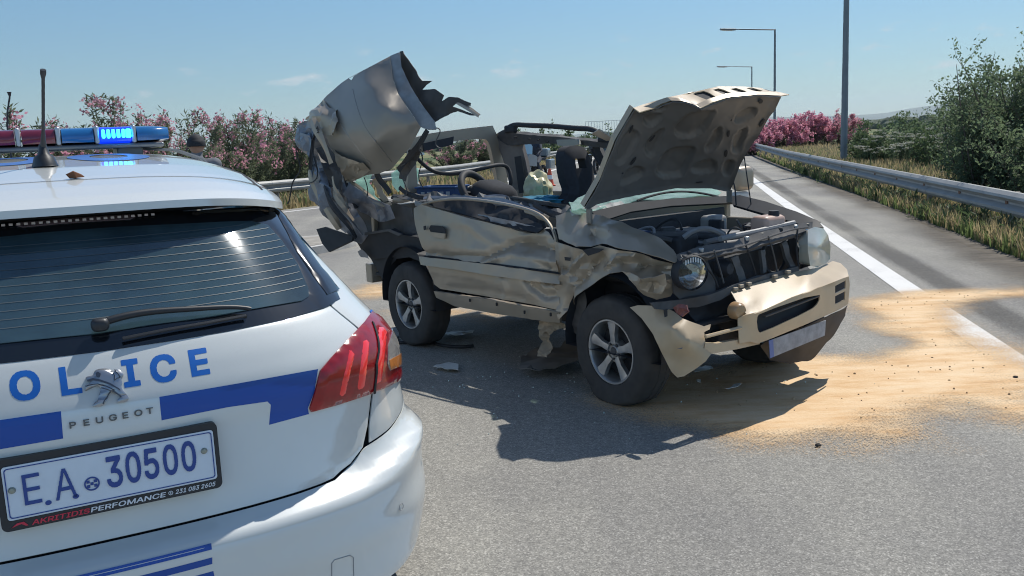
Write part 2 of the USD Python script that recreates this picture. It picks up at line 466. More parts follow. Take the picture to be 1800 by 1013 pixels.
def sand_patch(sand_px, label, base=0.42, gain=1.9):
    SP_ = Polygon(gpt(sand_px)[:, :2]).buffer(0)
    st = 0.03
    x0, y0, x1, y1 = SP_.buffer(0.7).bounds
    sx, sy = np.meshgrid(np.arange(x0, x1, st), np.arange(y0, y1, st))
    inside = contains_xy(SP_, sx.ravel(), sy.ravel())
    dist_b = distance(SP_.exterior, shp_points(sx.ravel(), sy.ravel()))
    sd = np.where(inside, dist_b, -dist_b).reshape(sx.shape)
    nz = meshkit.fbm(np.stack([sx * 1.6, sy * 1.6, 0 * sx], -1), 5, 11) - 0.5
    cover = np.clip(base + sd * gain + nz * 1.35, 0, 1.2)
    keep = cover > 0.02
    nid = -np.ones(sx.size, int)
    cell = (keep[:-1, :-1] | keep[1:, :-1] | keep[:-1, 1:] | keep[1:, 1:])
    ids = np.arange(sx.size).reshape(sx.shape)
    q = np.stack([ids[:-1, :-1], ids[:-1, 1:], ids[1:, 1:], ids[1:, :-1]], -1)[cell]
    usedv = np.unique(q)
    nid[usedv] = np.arange(len(usedv))
    hz = 0.006 + 0.005 * np.clip(cover, 0, 1) * meshkit.fbm(np.stack([sx * 7, sy * 11, 0 * sx], -1), 3, 21)
    sv = np.stack([sx, sy, hz], -1).reshape(-1, 3)[usedv]
    sand = obj('sand', (sv, nid[q]), sand_mat, smooth=True, kind='stuff', label=label)
    UsdGeom.PrimvarsAPI(stage.GetPrimAtPath(sand)).CreatePrimvar('cover', Sdf.ValueTypeNames.FloatArray, 'vertex').Set(Vt.FloatArray.FromNumpy(np.clip(cover, 0, 1.2).ravel()[usedv].astype(np.float32)))
    return sx, sy, cover


sand_px = [(1535, 533), (1620, 520), (1700, 515), (1800, 509), (1830, 512), (1830, 520), (1740, 524), (1650, 532), (1660, 560), (1730, 600), (1790, 640), (1840, 680), (1840, 745), (1700, 722), (1625, 725), (1545, 752), (1440, 770), (1340, 778), (1200, 742), (1080, 700), (1120, 660), (1230, 640), (1330, 628), (1420, 632), (1500, 625), (1560, 605), (1570, 575)]
sx, sy, cover = sand_patch(sand_px, 'ochre sand and sawdust strewn on the asphalt in front of the wreck')
sand_patch([(630, 512), (660, 506), (690, 509), (696, 520), (660, 528), (636, 524)], 'thin ochre sand on the asphalt beside the rear wheel of the wreck', 0.30, 1.0)
sand_patch([(720, 545), (800, 536), (880, 548), (860, 566), (790, 562)], 'thin ochre sand glimpsed below the wrecked car door', 0.35, 1.2)
sand_patch([(1440, 775), (1580, 770), (1640, 790), (1560, 800), (1460, 790)], 'faint spilt sand nearer the camera than the main patch', 0.12, 0.9)
# dirt creeping over the asphalt from the verge, and the dark worn band beside the edge line
def grain_ribbon(name, ys, xl, xr, cov, z, m_):
    n = len(cov)
    t = np.linspace(0, 1, n)
    v = np.array([(l_ + (r_ - l_) * k, y_, z) for y_, l_, r_ in zip(ys, xl, xr) for k in t])
    c = np.tile(cov, len(ys)) + 0.55 * (meshkit.fbm(np.c_[v[:, 0] * 1.4, v[:, 1] * 0.7, 0 * v[:, 0]], 4, 9) - 0.5)
    i_ = np.arange(len(v)).reshape(len(ys), n)
    p_ = obj(name, (v, np.stack([i_[:-1, :-1], i_[:-1, 1:], i_[1:, 1:], i_[1:, :-1]], -1).reshape(-1, 4)), m_, smooth=True, kind='structure')
    UsdGeom.PrimvarsAPI(stage.GetPrimAtPath(p_)).CreatePrimvar('cover', Sdf.ValueTypeNames.FloatArray, 'vertex').Set(Vt.FloatArray.FromNumpy(np.clip(c, 0, 1.2).astype(np.float32)))


gy2 = np.arange(3, 70, 0.12)
e2 = np.interp(gy2, ry, edge)
grain_ribbon('verge_dirt', gy2, xline(gy2) + e2 - 0.75, xline(gy2) + e2 + 0.25, np.array([0.0, 0.10, 0.30, 0.55, 0.75, 0.95]), 0.008, grain_mat('verge_dirt_look', [(0.3, (0.085, 0.078, 0.068)), (0.5, (0.155, 0.14, 0.12)), (0.7, (0.23, 0.205, 0.17))]))
grain_ribbon('worn_band', gy2, xline(gy2) + 0.20, xline(gy2) + 0.62, np.array([0.0, 0.45, 0.5, 0.42, 0.0]), 0.006, grain_mat('worn_band_look', [(0.3, (0.12, 0.118, 0.113)), (0.7, (0.17, 0.165, 0.156))]))

# lumps in the sand
lump_rng = np.random.default_rng(4)
cand = np.c_[sx.ravel(), sy.ravel()][(cover.ravel() > 0.7)]
parts = []
for c in cand[lump_rng.choice(len(cand), 130)]:
    r = lump_rng.uniform(0.002, 0.008)
    s = trimesh.creation.icosphere(0, r)
    parts.append((np.array(s.vertices) * lump_rng.uniform(0.6, 1.4, 3) + (*c, 0.009), np.array(s.faces)))
obj('sand_lumps', cat_mesh(parts), mat('sand_lump', (0.52, 0.36, 0.20), 0.95, var=0.4, vscale=3), kind='stuff')

# low concrete kerb island at the left of the wreck
kerb = mat('kerb_concrete', (0.52, 0.50, 0.46), 0.85, var=0.3, vscale=6, bump=0.3)
isl = chaikin([(-2.35, 14.6), (-2.6, 13.6), (-4.5, 11.0), (-7.5, 8.2), (-8.6, 9.2), (-6.4, 13.2), (-3.6, 15.2)], 2)
pts, tri = tri_poly(isl, 0.5)
top = Polygon(isl).buffer(-0.14)
pt2, tr2 = tri_poly(np.array(top.exterior.coords)[:-1], 0.5)
ki = '/World/' + numbered('/World', 'traffic_island')
UsdGeom.Xform.Define(stage, ki)
tag(stage.GetPrimAtPath(ki), 'pale kerbed traffic island seen between the police car and the wreck', 'traffic island')
obj('kerb', solid(np.c_[pts, np.full(len(pts), 0.12)], tri, np.array([0, 0, -0.15])), kerb, ki, smooth=30)
obj('paving', np_top := (np.c_[pt2, np.full(len(pt2), 0.125)], tr2), mat('island_fill', (0.36, 0.33, 0.28), 0.9, var=0.4, vscale=4), ki)

# ------------------------------------------------------------------ hills far away
for name, dist_, pts_h in (('hills', 7000.0, [(-3000, 2), (0, 8), (900, 40), (1500, 85), (2000, 98), (2570, 70), (2930, 92), (3200, 125), (3600, 165), (4000, 200), (5000, 230), (6200, 160)]),):
    hx = np.linspace(-3200, 6200, 160)
    hh = np.interp(hx, *np.array(pts_h).T) + 26 * (meshkit.fbm(np.c_[hx / 420, hx * 0, hx * 0], 5, 3) - 0.5)
    rows = []
    for k, fr in ((-900, 0.0), (-500, 0.45), (0, 1.0), (700, 0.5), (1600, 0.0)):
        nzr = 25 * (meshkit.fbm(np.c_[hx / 300, hx * 0 + k, hx * 0], 4, 6) - 0.5) * (0 < fr < 1)
        rows.append(np.c_[hx, np.full_like(hx, dist_ + k), -6 + hh * fr + nzr])
    hv = np.vstack(rows); i = np.arange(len(hx) * 5).reshape(5, -1)
    obj(name, (hv, np.stack([i[:-1, :-1], i[:-1, 1:], i[1:, 1:], i[1:, :-1]], -1).reshape(-1, 4)), mat('hill_scrub', (0.13, 0.15, 0.09), 0.95, var=0.4, vscale=0.002), smooth=True, kind='structure')

# ------------------------------------------------------------------ guardrails
galv = mat('galvanised_steel', (0.31, 0.312, 0.30), 0.62, 0.3, var=0.25, vscale=3.0, bump=0.05)
rust = mat('rusty_bolt', (0.20, 0.10, 0.06), 0.85, var=0.5, vscale=60)
post_steel = mat('post_steel', (0.36, 0.33, 0.30), 0.6, 0.5, var=0.35, vscale=9)
WB = np.array([(0.0, 0.155), (0.03, 0.15), (0.075, 0.105), (0.082, 0.07), (0.045, 0.04), (0.012, 0.012), (0.012, -0.012), (0.045, -0.04), (0.082, -0.07), (0.075, -0.105), (0.03, -0.15), (0.0, -0.155)])


def guardrail(path, top_z, side, label, spacing=4.0, rows=None, bolts=True):
    g = thing('guardrail', label, 'guardrail')
    P = np.asarray(path, float)
    t = np.r_[0, np.cumsum(np.linalg.norm(np.diff(P, axis=0), axis=1))]
    n = int(t[-1] / spacing)
    at = lambda s: np.c_[np.interp(s, t, P[:, 0]), np.interp(s, t, P[:, 1])]
    zt = lambda s: np.interp(s, t, np.broadcast_to(top_z, len(P)))
    for k in range(n):
        s = np.linspace(k * spacing, (k + 1) * spacing + 0.16, 4)
        c = at(s); d = np.gradient(c, axis=0); d /= np.linalg.norm(d, axis=1, keepdims=True)
        nrm = np.c_[-d[:, 1], d[:, 0]] * side
        z = zt(s) - 0.155
        lift = 0.004 * (k % 2)
        v = np.vstack([np.c_[c + nrm * (w[0] + lift), z + w[1]] for w in WB])
        m = len(WB); i = np.arange(m * 4).reshape(m, 4)
        tri = np.stack([i[:-1, :-1], i[:-1, 1:], i[1:, 1:], i[1:, :-1]], -1).reshape(-1, 4)
        tri = np.vstack([tri[:, [0, 1, 2]], tri[:, [0, 2, 3]]])
        nn = vnormals(v, tri)
        obj('rail_beam', solid(v, tri, -nn * 0.004), galv, g, smooth=25)
        p = at([(k + 0.08) * spacing])[0]
        pz = zt([(k + 0.08) * spacing])[0]
        back = p - nrm[0] * 0.09
        gz_ = terrain_z(back[0], back[1])
        ang = math.atan2(d[0, 1], d[0, 0])
        R = rotm((0, 0, 1), math.degrees(ang))
        obj('post', cat_mesh([box((*back, (pz - 0.02 + gz_ - 0.2) / 2), (0.055, 0.10, pz - 0.02 - gz_ + 0.2), R), box((*(p - nrm[0] * 0.02), pz - 0.155), (0.06, 0.05, 0.10), R)]), post_steel, g)
        if bolts:
            for du in (0.0, 2.0):
                b = at([(k + 0.08) * spacing + du])[0] + nrm[0] * 0.016
                cyl = trimesh.creation.cylinder(0.042, 0.018, sections=10)
                M = trimesh.geometry.align_vectors([0, 0, 1], [*nrm[0], 0])
                cyl.apply_transform(M); cyl.apply_translation((*b, pz - 0.155))
                obj('bolt', cyl, rust, g)
    return g


rr = np.array([(5.07, 3.5), (5.55, 6.2), (6.05, 8.9), (6.62, 11.6), (7.2, 14.2), (8.3, 19.2), (9.4, 24.5), (11.6, 35), (14.9, 50), (21.5, 80), (28, 107)])
rr[:, 0] = xline(rr[:, 1]) + np.interp(rr[:, 1], [8, 20, 40, 100], [2.16, 2.05, 1.75, 1.6])
guardrail(rr, np.interp(rr[:, 1], [8, 30, 60], [0.62, 0.66, 0.75]), 1, 'long galvanised guardrail with rusty bolts along the grassy verge')
guardrail(RAIL_L[1:10] + 0.0, np.interp(RAIL_L[1:10, 1], [10, 24, 33, 54, 82], [0.78, 0.74, 0.72, 0.70, 0.70]), -1, 'galvanised guardrail in front of the pink bushes behind the wreck', bolts=False)

# ------------------------------------------------------------------ street lamps
pole_mat = mat('lamp_steel', (0.20, 0.225, 0.24), 0.5, 0.6, var=0.2, vscale=2)
lamp_glass = mat('lamp_lens', (0.55, 0.56, 0.55), 0.25)


def street_lamp(x, y, label, h=9.0, arm=3.1):
    g = thing('street_lamp', label, 'street lamp', 'street lamps along the right verge', (x, y, terrain_z(x, y)))
    obj('base_plate', cat_mesh([box((0, 0, 0.06), (0.42, 0.42, 0.04))] + [lathe([(0.0, 0.12), (0.022, 0.12), (0.022, 0.04)], 6, 'z') for _ in range(1)]), pole_mat, g)
    t = np.linspace(0, 1, 12)
    obj('pole', tube(np.c_[0 * t, 0 * t, 0.05 + t * h], 0.12 - 0.05 * t, 12), pole_mat, g, smooth=40)
    obj('access_door', box((0, -0.118, 0.9), (0.10, 0.02, 0.35)), pole_mat, g)
    ax = np.linspace(0, 1, 8)
    obj('arm', tube(np.c_[0.06 - arm * ax, 0 * ax, h + 0.02 + 0.16 * ax], 0.05 - 0.012 * ax, 8), pole_mat, g, smooth=40)
    hd = obj('lamp_head', rbox((-arm - 0.55, 0, h + 0.20), (1.25, 0.30, 0.14), 0.06, rotm((0, 1, 0), 3)), pole_mat, g, smooth=40)
    obj('lens', rbox((-arm - 0.62, 0, h + 0.125), (0.85, 0.22, 0.06), 0.025, rotm((0, 1, 0), 3)), lamp_glass, hd, smooth=40)


street_lamp(11.55, 31.0, 'nearest street lamp, its thick grey pole rising out of the picture', h=9.3)
street_lamp(21.3, 72.0, 'grey street lamp whose arm stands just above the open bonnet')
street_lamp(30.6, 113.0, 'smallest and farthest street lamp, peeping over the bonnet edge')

# ------------------------------------------------------------------ summer haze
hb = trimesh.creation.box((18800, 18800, 270))
hb.apply_translation((0, 0, 127))
haze_m = usdkit.material(stage, '/World/Looks/haze_look', {'v': ('principled_volume', {'color': (0.78, 0.90, 1.0), 'density': 0.00008, 'anisotropy': 0.2})}, [], volume='v.volume')
obj('haze', hb, haze_m, kind='stuff')

# ------------------------------------------------------------------ police car (white estate, seen from behind)
PF = Frame((-1.0698, 2.2662), 2.05824)
PT = np.array([  # z, rear x, half width, corner depth, corner exponent
    (.10, .06, 1.0, .48, 2.6), (.20, .03, 1.025, .50, 2.6), (.28, .0, 1.035, .52, 2.6), (.36, -.04, 1.037, .53, 2.55), (.44, -.065, 1.028, .55, 2.5), (.50, -.080, 1.036, .56, 2.5), (.520, -.074, 1.035, .56, 2.5), (.532, -.055, 1.030, .55, 2.5),
    (.553, -.012, 1.018, .53, 2.5), (.575, .002, 1.0, .52, 2.5), (.62, .004, .99, .50, 2.5), (.70, .002, .978, .50, 2.5), (.80, -.006, .966, .50, 2.5), (.87, -.022, .957, .50, 2.5), (.91, -.020, .945, .50, 2.5), (.98, .004, .905, .50, 2.5),
    (1.06, .05, .845, .49, 2.45), (1.15, .130, .787, .47, 2.4), (1.24, .215, .735, .45, 2.35), (1.32, .295, .685, .43, 2.35), (1.40, .378, .637, .42, 2.4), (1.44, .42, .61, .41, 2.4)])
PX_FRONT = 4.25


from scipy.interpolate import PchipInterpolator
_pc = [PchipInterpolator(PT[:, 0], PT[:, i], extrapolate=True) for i in (1, 2, 3, 4)]


def prow(z):
    z = np.clip(z, PT[0, 0], PT[-1, 0])
    return [g(z) for g in _pc]


def psurf(ph, v):
    """Rear surface: ph 0 at the centre line, positive to the car's right, pi/2 where the flank begins; then metres along the flank."""
    ph, v = np.asarray(ph, float), np.asarray(v, float)
    a = np.minimum(np.abs(ph), np.pi / 2)
    ext = np.maximum(np.abs(ph) - np.pi / 2, 0)
    rise = 0.085 * np.clip((a - 0.62) / 0.6, 0, 1) ** 1.3 * np.clip(1 - np.abs(v - 0.56) / 0.2, 0, 1)
    x0, w, D, n = prow(v - rise)
    s, c = np.sin(a) ** (2 / n), np.cos(a) ** (2 / n)
    crown = 0.035 * (1 - np.clip(a / 1.1, 0, 1) ** 2)
    fr = np.clip((x0 + D + ext - 3.35) / 0.9, 0, 1)
    y = -np.sign(ph) * w * s * np.sqrt(np.maximum(1 - fr ** 2.4, 0.02))
    x = x0 + D * (1 - c) - crown + 0.035 + ext
    return np.stack([x, y, v + 0 * x], -1)


def pnorm(ph, v):
    e = 2e-3
    du = psurf(ph + e, v) - psurf(ph - e, v)
    dv = psurf(ph, v + e) - psurf(ph, v - e)
    n = np.cross(dv, du)
    n /= np.maximum(np.linalg.norm(n, axis=-1, keepdims=True), 1e-12)
    out = np.stack([-np.cos(np.clip(ph, -1.57, 1.57)), -np.sin(np.clip(ph, -1.57, 1.57)), 0 * np.asarray(v)], -1)
    return np.where((n * out).sum(-1, keepdims=True) < 0, -n, n)


_ph, _v = np.meshgrid(np.linspace(-0.9, np.pi / 2 + 0.05, 230), np.linspace(0.11, 1.44, 270))
_X = psurf(_ph, _v)
_W = PF.world(_X.reshape(-1, 3)) - CAM
_pp = np.c_[900 + FOC * (_W @ CRT) / (_W @ CW), 506.5 - FOC * (_W @ CUP) / (_W @ CW)]
_vis = ((pnorm(_ph, _v).reshape(-1, 3) @ PF.B) * _W).sum(1) < 0
pinv_ = LinearNDInterpolator(_pp[_vis], np.c_[_ph.ravel(), _v.ravel()][_vis])


def pinv(px):
    px = np.asarray(px, float)
    r = pinv_(px)
    bad = np.isnan(r[:, 0])
    if bad.any():
        from scipy.spatial import cKDTree
        r[bad] = np.c_[_ph.ravel(), _v.ravel()][_vis][cKDTree(_pp[_vis]).query(px[bad])[1]]
    return r


def ppatch(poly, off=0.0, thick=0.004, step=0.035, roll=0.0, rollw=0.02, holes=()):
    """A panel lying on the body: poly in (ph, v); off is how far it stands off; roll turns its edges in."""
    P = np.asarray(poly, float)
    sc = np.array([0.8, 1.0])
    pts, tri = tri_poly(P * sc, step, [np.asarray(h) * sc for h in holes], jitter=0.0)
    uv = pts / sc
    X, N = psurf(uv[:, 0], uv[:, 1]), pnorm(uv[:, 0], uv[:, 1])
    o = np.full(len(X), off)
    if roll:
        d = distance(Polygon(P * sc, [np.asarray(h) * sc for h in holes]).boundary, shp_points(pts))
        o = o - roll * np.clip(1 - d / rollw, 0, 1) ** 2
    v = X + N * o[:, None]
    e = v[tri]
    fn = np.cross(e[:, 1] - e[:, 0], e[:, 2] - e[:, 0])
    if (fn * N[tri[:, 0]]).sum() < 0:
        tri = tri[:, ::-1]
    return solid(v, tri, -N * thick)


def ppx(px, **k):
    return ppatch(pinv(densify(px, 14)), **k)


def mirror_uv(poly):
    """Closes a half outline (from the centre line outwards and back) over both halves."""
    p = np.asarray(poly, float)
    return np.vstack([p, (p * (-1, 1))[::-1]])


def yz_to_uv(y, z):
    w, n = prow(z)[1], prow(z)[3]
    s = np.clip(np.abs(y) / w, 0, 1) ** (n / 2)
    return -np.sign(y) * np.arcsin(s), z


def on_tail(mesh, y0, z0, off, sx=1.0, sz=1.0, shear=0.0):
    """Lettering (x right, y up, z out) laid onto the tail at the centre (y0, z0)."""
    v, f, _ = meshkit.arrays(mesh)
    v, f = trimesh.remesh.subdivide_to_size(v, f, 0.012)
    ph, z = yz_to_uv(y0 - v[:, 0] * sx - v[:, 1] * shear, z0 + v[:, 1] * sz)
    return psurf(ph, z) + pnorm(ph, z) * (off + v[:, 2])[:, None], f


def centred(text, h, depth, bold=True):
    m = meshkit.text_mesh(text, h, depth, bold)
    b = m.bounds
    m.apply_translation((-(b[0, 0] + b[1, 0]) / 2, -(b[0, 1] + b[1, 1]) / 2, 0))
    return m


white = mat('white_paint', (0.585, 0.61, 0.595), 0.35, coat=1.0, var=0.03, vscale=5, coat_rough=0.03, spec=0.4)
blue = mat('blue_film', (0.002, 0.058, 0.29), 0.45, coat=0.12)
blue_lt = mat('blue_lettering', (0.003, 0.115, 0.46), 0.45, coat=0.1)
dark = mat('dark_gap', (0.012, 0.013, 0.015), 0.7)
black_pl = mat('black_plastic', (0.018, 0.02, 0.023), 0.45, bump=0.1, bscale=400, dist=0.001)
black_gl = mat('black_gloss', (0.006, 0.008, 0.011), 0.12, coat=0.6)
chrome = mat('chrome', (0.42, 0.43, 0.45), 0.22, 1.0)
rubber = mat('tyre_rubber', (0.030, 0.029, 0.028), 0.85, var=0.35, vscale=10, bump=0.15, bscale=90, color2=(0.055, 0.05, 0.045))


def glass_mat(name, tint, rough=0.02, blend_ior=1.5, dirt_sheen=0.0, dust_sheen_color=(0.55, 0.56, 0.54)):  # diffuse film
    nodes = {'t': ('transparent_bsdf', {'color': tint}), 'g': ('glossy_bsdf', {'roughness': rough, 'color': (0.95, 0.97, 1.0)}), 'f': ('fresnel', {'IOR': blend_ior}), 'm': ('mix_closure', {})}
    links = [('f.fac', 'm.fac'), ('t.BSDF', 'm.closure1'), ('g.BSDF', 'm.closure2')]
    out = 'm.closure'
    if dirt_sheen:
        nodes['d'] = ('diffuse_bsdf', {'color': dust_sheen_color}); nodes['m2'] = ('mix_closure', {})
        nodes['tc'] = ('texture_coordinate', {}); nodes['n'] = ('noise_texture', {'scale': 3.0, 'detail': 5.0}); nodes['r'] = ('map_range', {'from_min': 0.3, 'from_max': 0.8, 'to_min': dirt_sheen * 0.4, 'to_max': dirt_sheen * 1.6})
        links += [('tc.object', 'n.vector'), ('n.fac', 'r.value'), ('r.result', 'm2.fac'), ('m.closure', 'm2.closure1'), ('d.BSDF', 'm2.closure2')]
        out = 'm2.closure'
    return usdkit.material(stage, '/World/Looks/' + name, nodes, links, surface=out)


tint_glass = glass_mat('tinted_glass', (0.24, 0.34, 0.42), 0.06, 1.7, 0.13, (0.24, 0.44, 0.52))  # teal diffuse film paints the sky reflection tone into the pane
clear_glass = glass_mat('clear_glass', (0.75, 0.82, 0.80), 0.01, 1.5, 0.02)

car = thing_m('police_car', PF.o, PF.F, PF.L, 'white police estate car with blue stripes, seen from behind in the foreground', 'police car')
E2 = np.pi / 2
# inner shell that shows as the dark of the panel gaps
obj('inner_shell', ppatch([(-E2 - 2.2, 0.22), (E2 + 2.2, 0.22), (E2 + 2.2, 1.0), (-E2 - 2.2, 1.0)], off=-0.035, step=0.04), dark, car, smooth=40)

seam = pinv([(547, 857), (600, 812), (613, 795), (625, 745), (637, 701)])
tg_side = [(0.50, 0.5635), (0.56, 0.566), (0.66, 0.585), (0.745, 0.62), (0.80, 0.68), (0.865, 0.775), (0.90, 0.85), (0.93, 0.92), (0.95, 0.99)]
tailgate = mirror_uv([(0, 0.5625)] + [(t, 0.5625) for t in (0.15, 0.3, 0.42)] + tg_side + [(0.90, 1.07), (0.60, 1.07), (0.3, 1.07), (0, 1.07)])
obj('tailgate', ppatch(tailgate, roll=0.006, rollw=0.014, step=0.011), white, car, smooth=40)
bump_top = [(0, 0.557), (0.42, 0.557), (0.56, 0.560), (0.66, 0.579), (0.75, 0.613), (0.78, 0.618), (0.95, 0.628), (1.15, 0.650), (1.35, 0.668), (E2, 0.675), (E2 + 0.30, 0.66), (E2 + 0.30, 0.12)]
obj('rear_bumper', ppatch(np.array(mirror_uv([(0, 0.12)] + [(t, 0.12) for t in (0.4, 0.8, 1.2, E2)][::1] + bump_top[::-1][:-1] + [(0, 0.557)])), roll=0.005, rollw=0.012, step=0.022), white, car, smooth=40)
q = [(0.79, 0.626), (0.95, 0.636), (1.15, 0.658), (1.35, 0.676), (E2, 0.683), (E2 + 0.3, 0.668), (E2 + 0.62, 0.95), (E2 + 0.62, 1.0), (E2 + 0.30, 1.06), (1.35, 1.16), (1.18, 1.30), (1.12, 1.425), (0.80, 1.425), (0.93, 1.25), (0.93, 1.09), (0.915, 1.065), (0.965, 0.99), (0.945, 0.92), (0.915, 0.85), (0.88, 0.775), (0.815, 0.68)]
for s in (1, -1):
    obj('quarter_panel', ppatch(np.array(q) * (s, 1), roll=0.005, rollw=0.012, step=0.025), white, car, smooth=40)
for s in (1, -1):   # flanks, mostly out of sight
    flank = [(E2 + 0.31, 0.30), (E2 + 0.55, 0.30), (E2 + 0.56, 0.62), (E2 + 0.9, 0.66), (E2 + 1.0, 0.30), (E2 + 2.7, 0.28), (E2 + 2.72, 0.62), (E2 + 3.05, 0.66), (E2 + 3.2, 0.30), (E2 + 3.5, 0.30), (E2 + 3.5, 0.82), (E2 + 2.4, 1.0), (E2 + 0.64, 1.0), (E2 + 0.64, 0.95), (E2 + 0.31, 0.66)]
    obj('side_panel', ppatch(np.array(flank) * (s, 1), step=0.08), white, car, smooth=40)
    sg = [(E2 + 0.33, 1.07), (E2 + 0.66, 1.01), (E2 + 2.2, 1.01), (E2 + 1.75, 1.39), (1.30, 1.39), (1.40, 1.18)]
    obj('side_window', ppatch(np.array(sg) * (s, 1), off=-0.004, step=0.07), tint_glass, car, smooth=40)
    for wx in (1.27, 3.9):
        wheel = [(0.0, 0.02), (0.20, 0.02), (0.22, 0.0), (0.30, 0.0), (0.325, 0.03), (0.325, 0.17), (0.30, 0.2), (0.0, 0.2)]
        wv, wf = lathe(wheel, 28)
        if s > 0:
            wv = wv * (1, 1, 1) + (wx - 0.35, -0.93, 0.325)
        else:
            wv = wv * (1, -1, 1) + (wx - 0.35, 0.93, 0.325)
        obj('wheel', (wv, wf), rubber, car, smooth=40)
front = [(3.55, 0.9, 0.30), (3.55, 0.9, 0.85), (2.55, 0.85, 1.0), (3.95, 0.55, 0.78), (4.08, 0, 0.74), (2.5, 0, 1.06), (4.1, 0.0, 0.3), (4.0, 0.55, 0.3)]
hull = trimesh.convex.convex_hull(np.array(front + [(a, -b, c) for a, b, c in front]) - (0.06, 0, 0) + 0.0)
obj('bonnet', hull, white, car, smooth=20)
ws = np.array([(1.95, 0.56, 1.49), (1.95, -0.56, 1.49), (2.62, -0.74, 1.04), (2.62, 0.74, 1.04)])
obj('windscreen', solid(ws, np.array([(0, 1, 2), (0, 2, 3)]), np.array([0.0, 0, 0.005])), clear_glass, car)

# roof
RX1 = 2.05


def roof_pt(u, t):
    """u -1 (car's left) .. 1 (right), t 0 (rear lip) .. 1 (front)."""
    ph, _ = yz_to_uv(-np.abs(u) * 0.605, 1.425 + 0 * u)
    xr = psurf(np.abs(ph), 1.425 + 0 * u)[..., 0] - 0.135
    x = xr + t * (RX1 - xr)
    d = x - xr
    zc = np.interp(d, [0, .06, .16, .3, .5, .8, 1.1, 1.4, 1.75, 2.1], [1.428, 1.452, 1.478, 1.503, 1.531, 1.556, 1.570, 1.573, 1.562, 1.525])
    drop = np.interp(d, [0, 0.25, 0.7], [0.048, 0.080, 0.100])
    w = 0.648 + 0.035 * np.clip(d / 0.6, 0, 1)
    return np.stack([x, -u * w, zc - drop * np.abs(u) ** 3.8], -1)


uu, tt = np.meshgrid(np.linspace(-1, 1, 61), np.linspace(0, 1, 90) ** 1.35)
rv = roof_pt(uu, tt)
i = np.arange(rv.shape[0] * rv.shape[1]).reshape(rv.shape[:2])
rt = np.stack([i[:-1, :-1], i[:-1, 1:], i[1:, 1:], i[1:, :-1]], -1).reshape(-1, 4)
rt = np.vstack([rt[:, [0, 1, 2]], rt[:, [0, 2, 3]]])[:, ::-1]
if vnormals(rv.reshape(-1, 3), rt)[len(rt) // 4, 2] < 0:
    rt = rt[:, ::-1]
roof = obj('roof', solid(rv.reshape(-1, 3), rt, np.array([0, 0, -0.022])), white, car, smooth=35)


def on_roof(path, width, mat_, name, lift=0.0015, parent=None):
    """Thin strip on the roof along (u, t) points."""
    p = np.asarray(path, float)
    a = roof_pt(p[:, 0], p[:, 1])
    d = np.gradient(a, axis=0); d /= np.linalg.norm(d, axis=1, keepdims=True)
    sdv = np.cross(d, [0, 0, 1.0]); sdv /= np.linalg.norm(sdv, axis=1, keepdims=True)
    v = np.vstack([a + sdv * width / 2, a - sdv * width / 2]) + (0, 0, lift)
    n = len(p); k = np.arange(n - 1)
    return obj(name, (v, np.stack([k, k + 1, k + 1 + n, k + n], -1)), mat_, parent or roof)


us = np.linspace(-0.88, 0.88, 40)
on_roof(np.c_[us, 0.145 - 0.012 * us ** 2], 0.006, dark, 'roof_seam')
for s in (1, -1):
    ts = np.linspace(0.07, 0.97, 40)
    on_roof(np.c_[s * (0.885 + 0 * ts), ts], 0.010, dark, 'roof_ditch')
# big blue roof numerals seen end-on
for (yc_, xc_) in ((0.165, 1.18), (-0.165, 1.18)):
    a = np.linspace(0, 2 * np.pi, 48)
    ring_o = np.c_[xc_ + 0.24 * np.cos(a), yc_ + 0.14 * np.sin(a)]; ring_i = np.c_[xc_ + 0.14 * np.cos(a), yc_ + 0.065 * np.sin(a)]
    pts, tri = tri_poly(ring_o, 0.03, [ring_i], jitter=0)
    zz = []
    for x_, y_ in pts:
        u_ = -y_ / 0.683
        t_ = np.linspace(0, 1, 60); rp = roof_pt(np.full(60, u_), t_)
        zz.append(np.interp(x_, rp[:, 0], rp[:, 2]))
    obj('roof_marking', (np.c_[pts, np.array(zz) + 0.002], tri), mat('roof_blue', (0.05, 0.14, 0.38), 0.4), roof)

su = np.linspace(-0.97, 0.97, 50)
s_o = roof_pt(su, 0 * su) + (0.004, 0, -0.012)
phs, _ = yz_to_uv(-np.abs(su) * 0.63, np.full(50, 1.385))
s_i = psurf(np.sign(su) * np.abs(phs), np.full(50, 1.385)) + (0.035, 0, 0)
k = np.arange(49)
sq = np.stack([k, k + 1, k + 51, k + 50], -1); sq = np.vstack([sq[:, [0, 1, 2]], sq[:, [0, 2, 3]]])
obj('spoiler_underside', solid(np.vstack([s_o, s_i]), sq, np.array([0, 0, 0.006])), black_pl, car, smooth=40)

# rear glass with its black border, brake light, heater wires, wiper
gl_px = [(-60, 388), (0, 384), (240, 375), (420, 368), (472, 366), (490, 371), (514, 405), (536, 440), (566, 480), (592, 512), (598, 526), (570, 541), (500, 562), (400, 583), (300, 600), (180, 618), (0, 641), (-60, 648)]
in_px = [(-80, 425), (0, 416), (200, 401), (400, 391), (440, 390), (470, 397), (495, 425), (522, 465), (541, 508), (542, 522), (530, 530), (470, 540), (380, 556), (300, 568), (180, 586), (0, 608), (-80, 618)]
gu = pinv(densify(gl_px[1:-1], 14)); iu = pinv(densify(in_px[1:-1], 14))
gu = mirror_uv(gu[gu[:, 0] > 0.002]); iu = mirror_uv(iu[iu[:, 0] > 0.002])
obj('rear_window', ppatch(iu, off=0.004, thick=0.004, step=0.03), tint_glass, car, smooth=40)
gp = Polygon(gu).buffer(0); ip = Polygon(iu).buffer(0).buffer(-0.004)
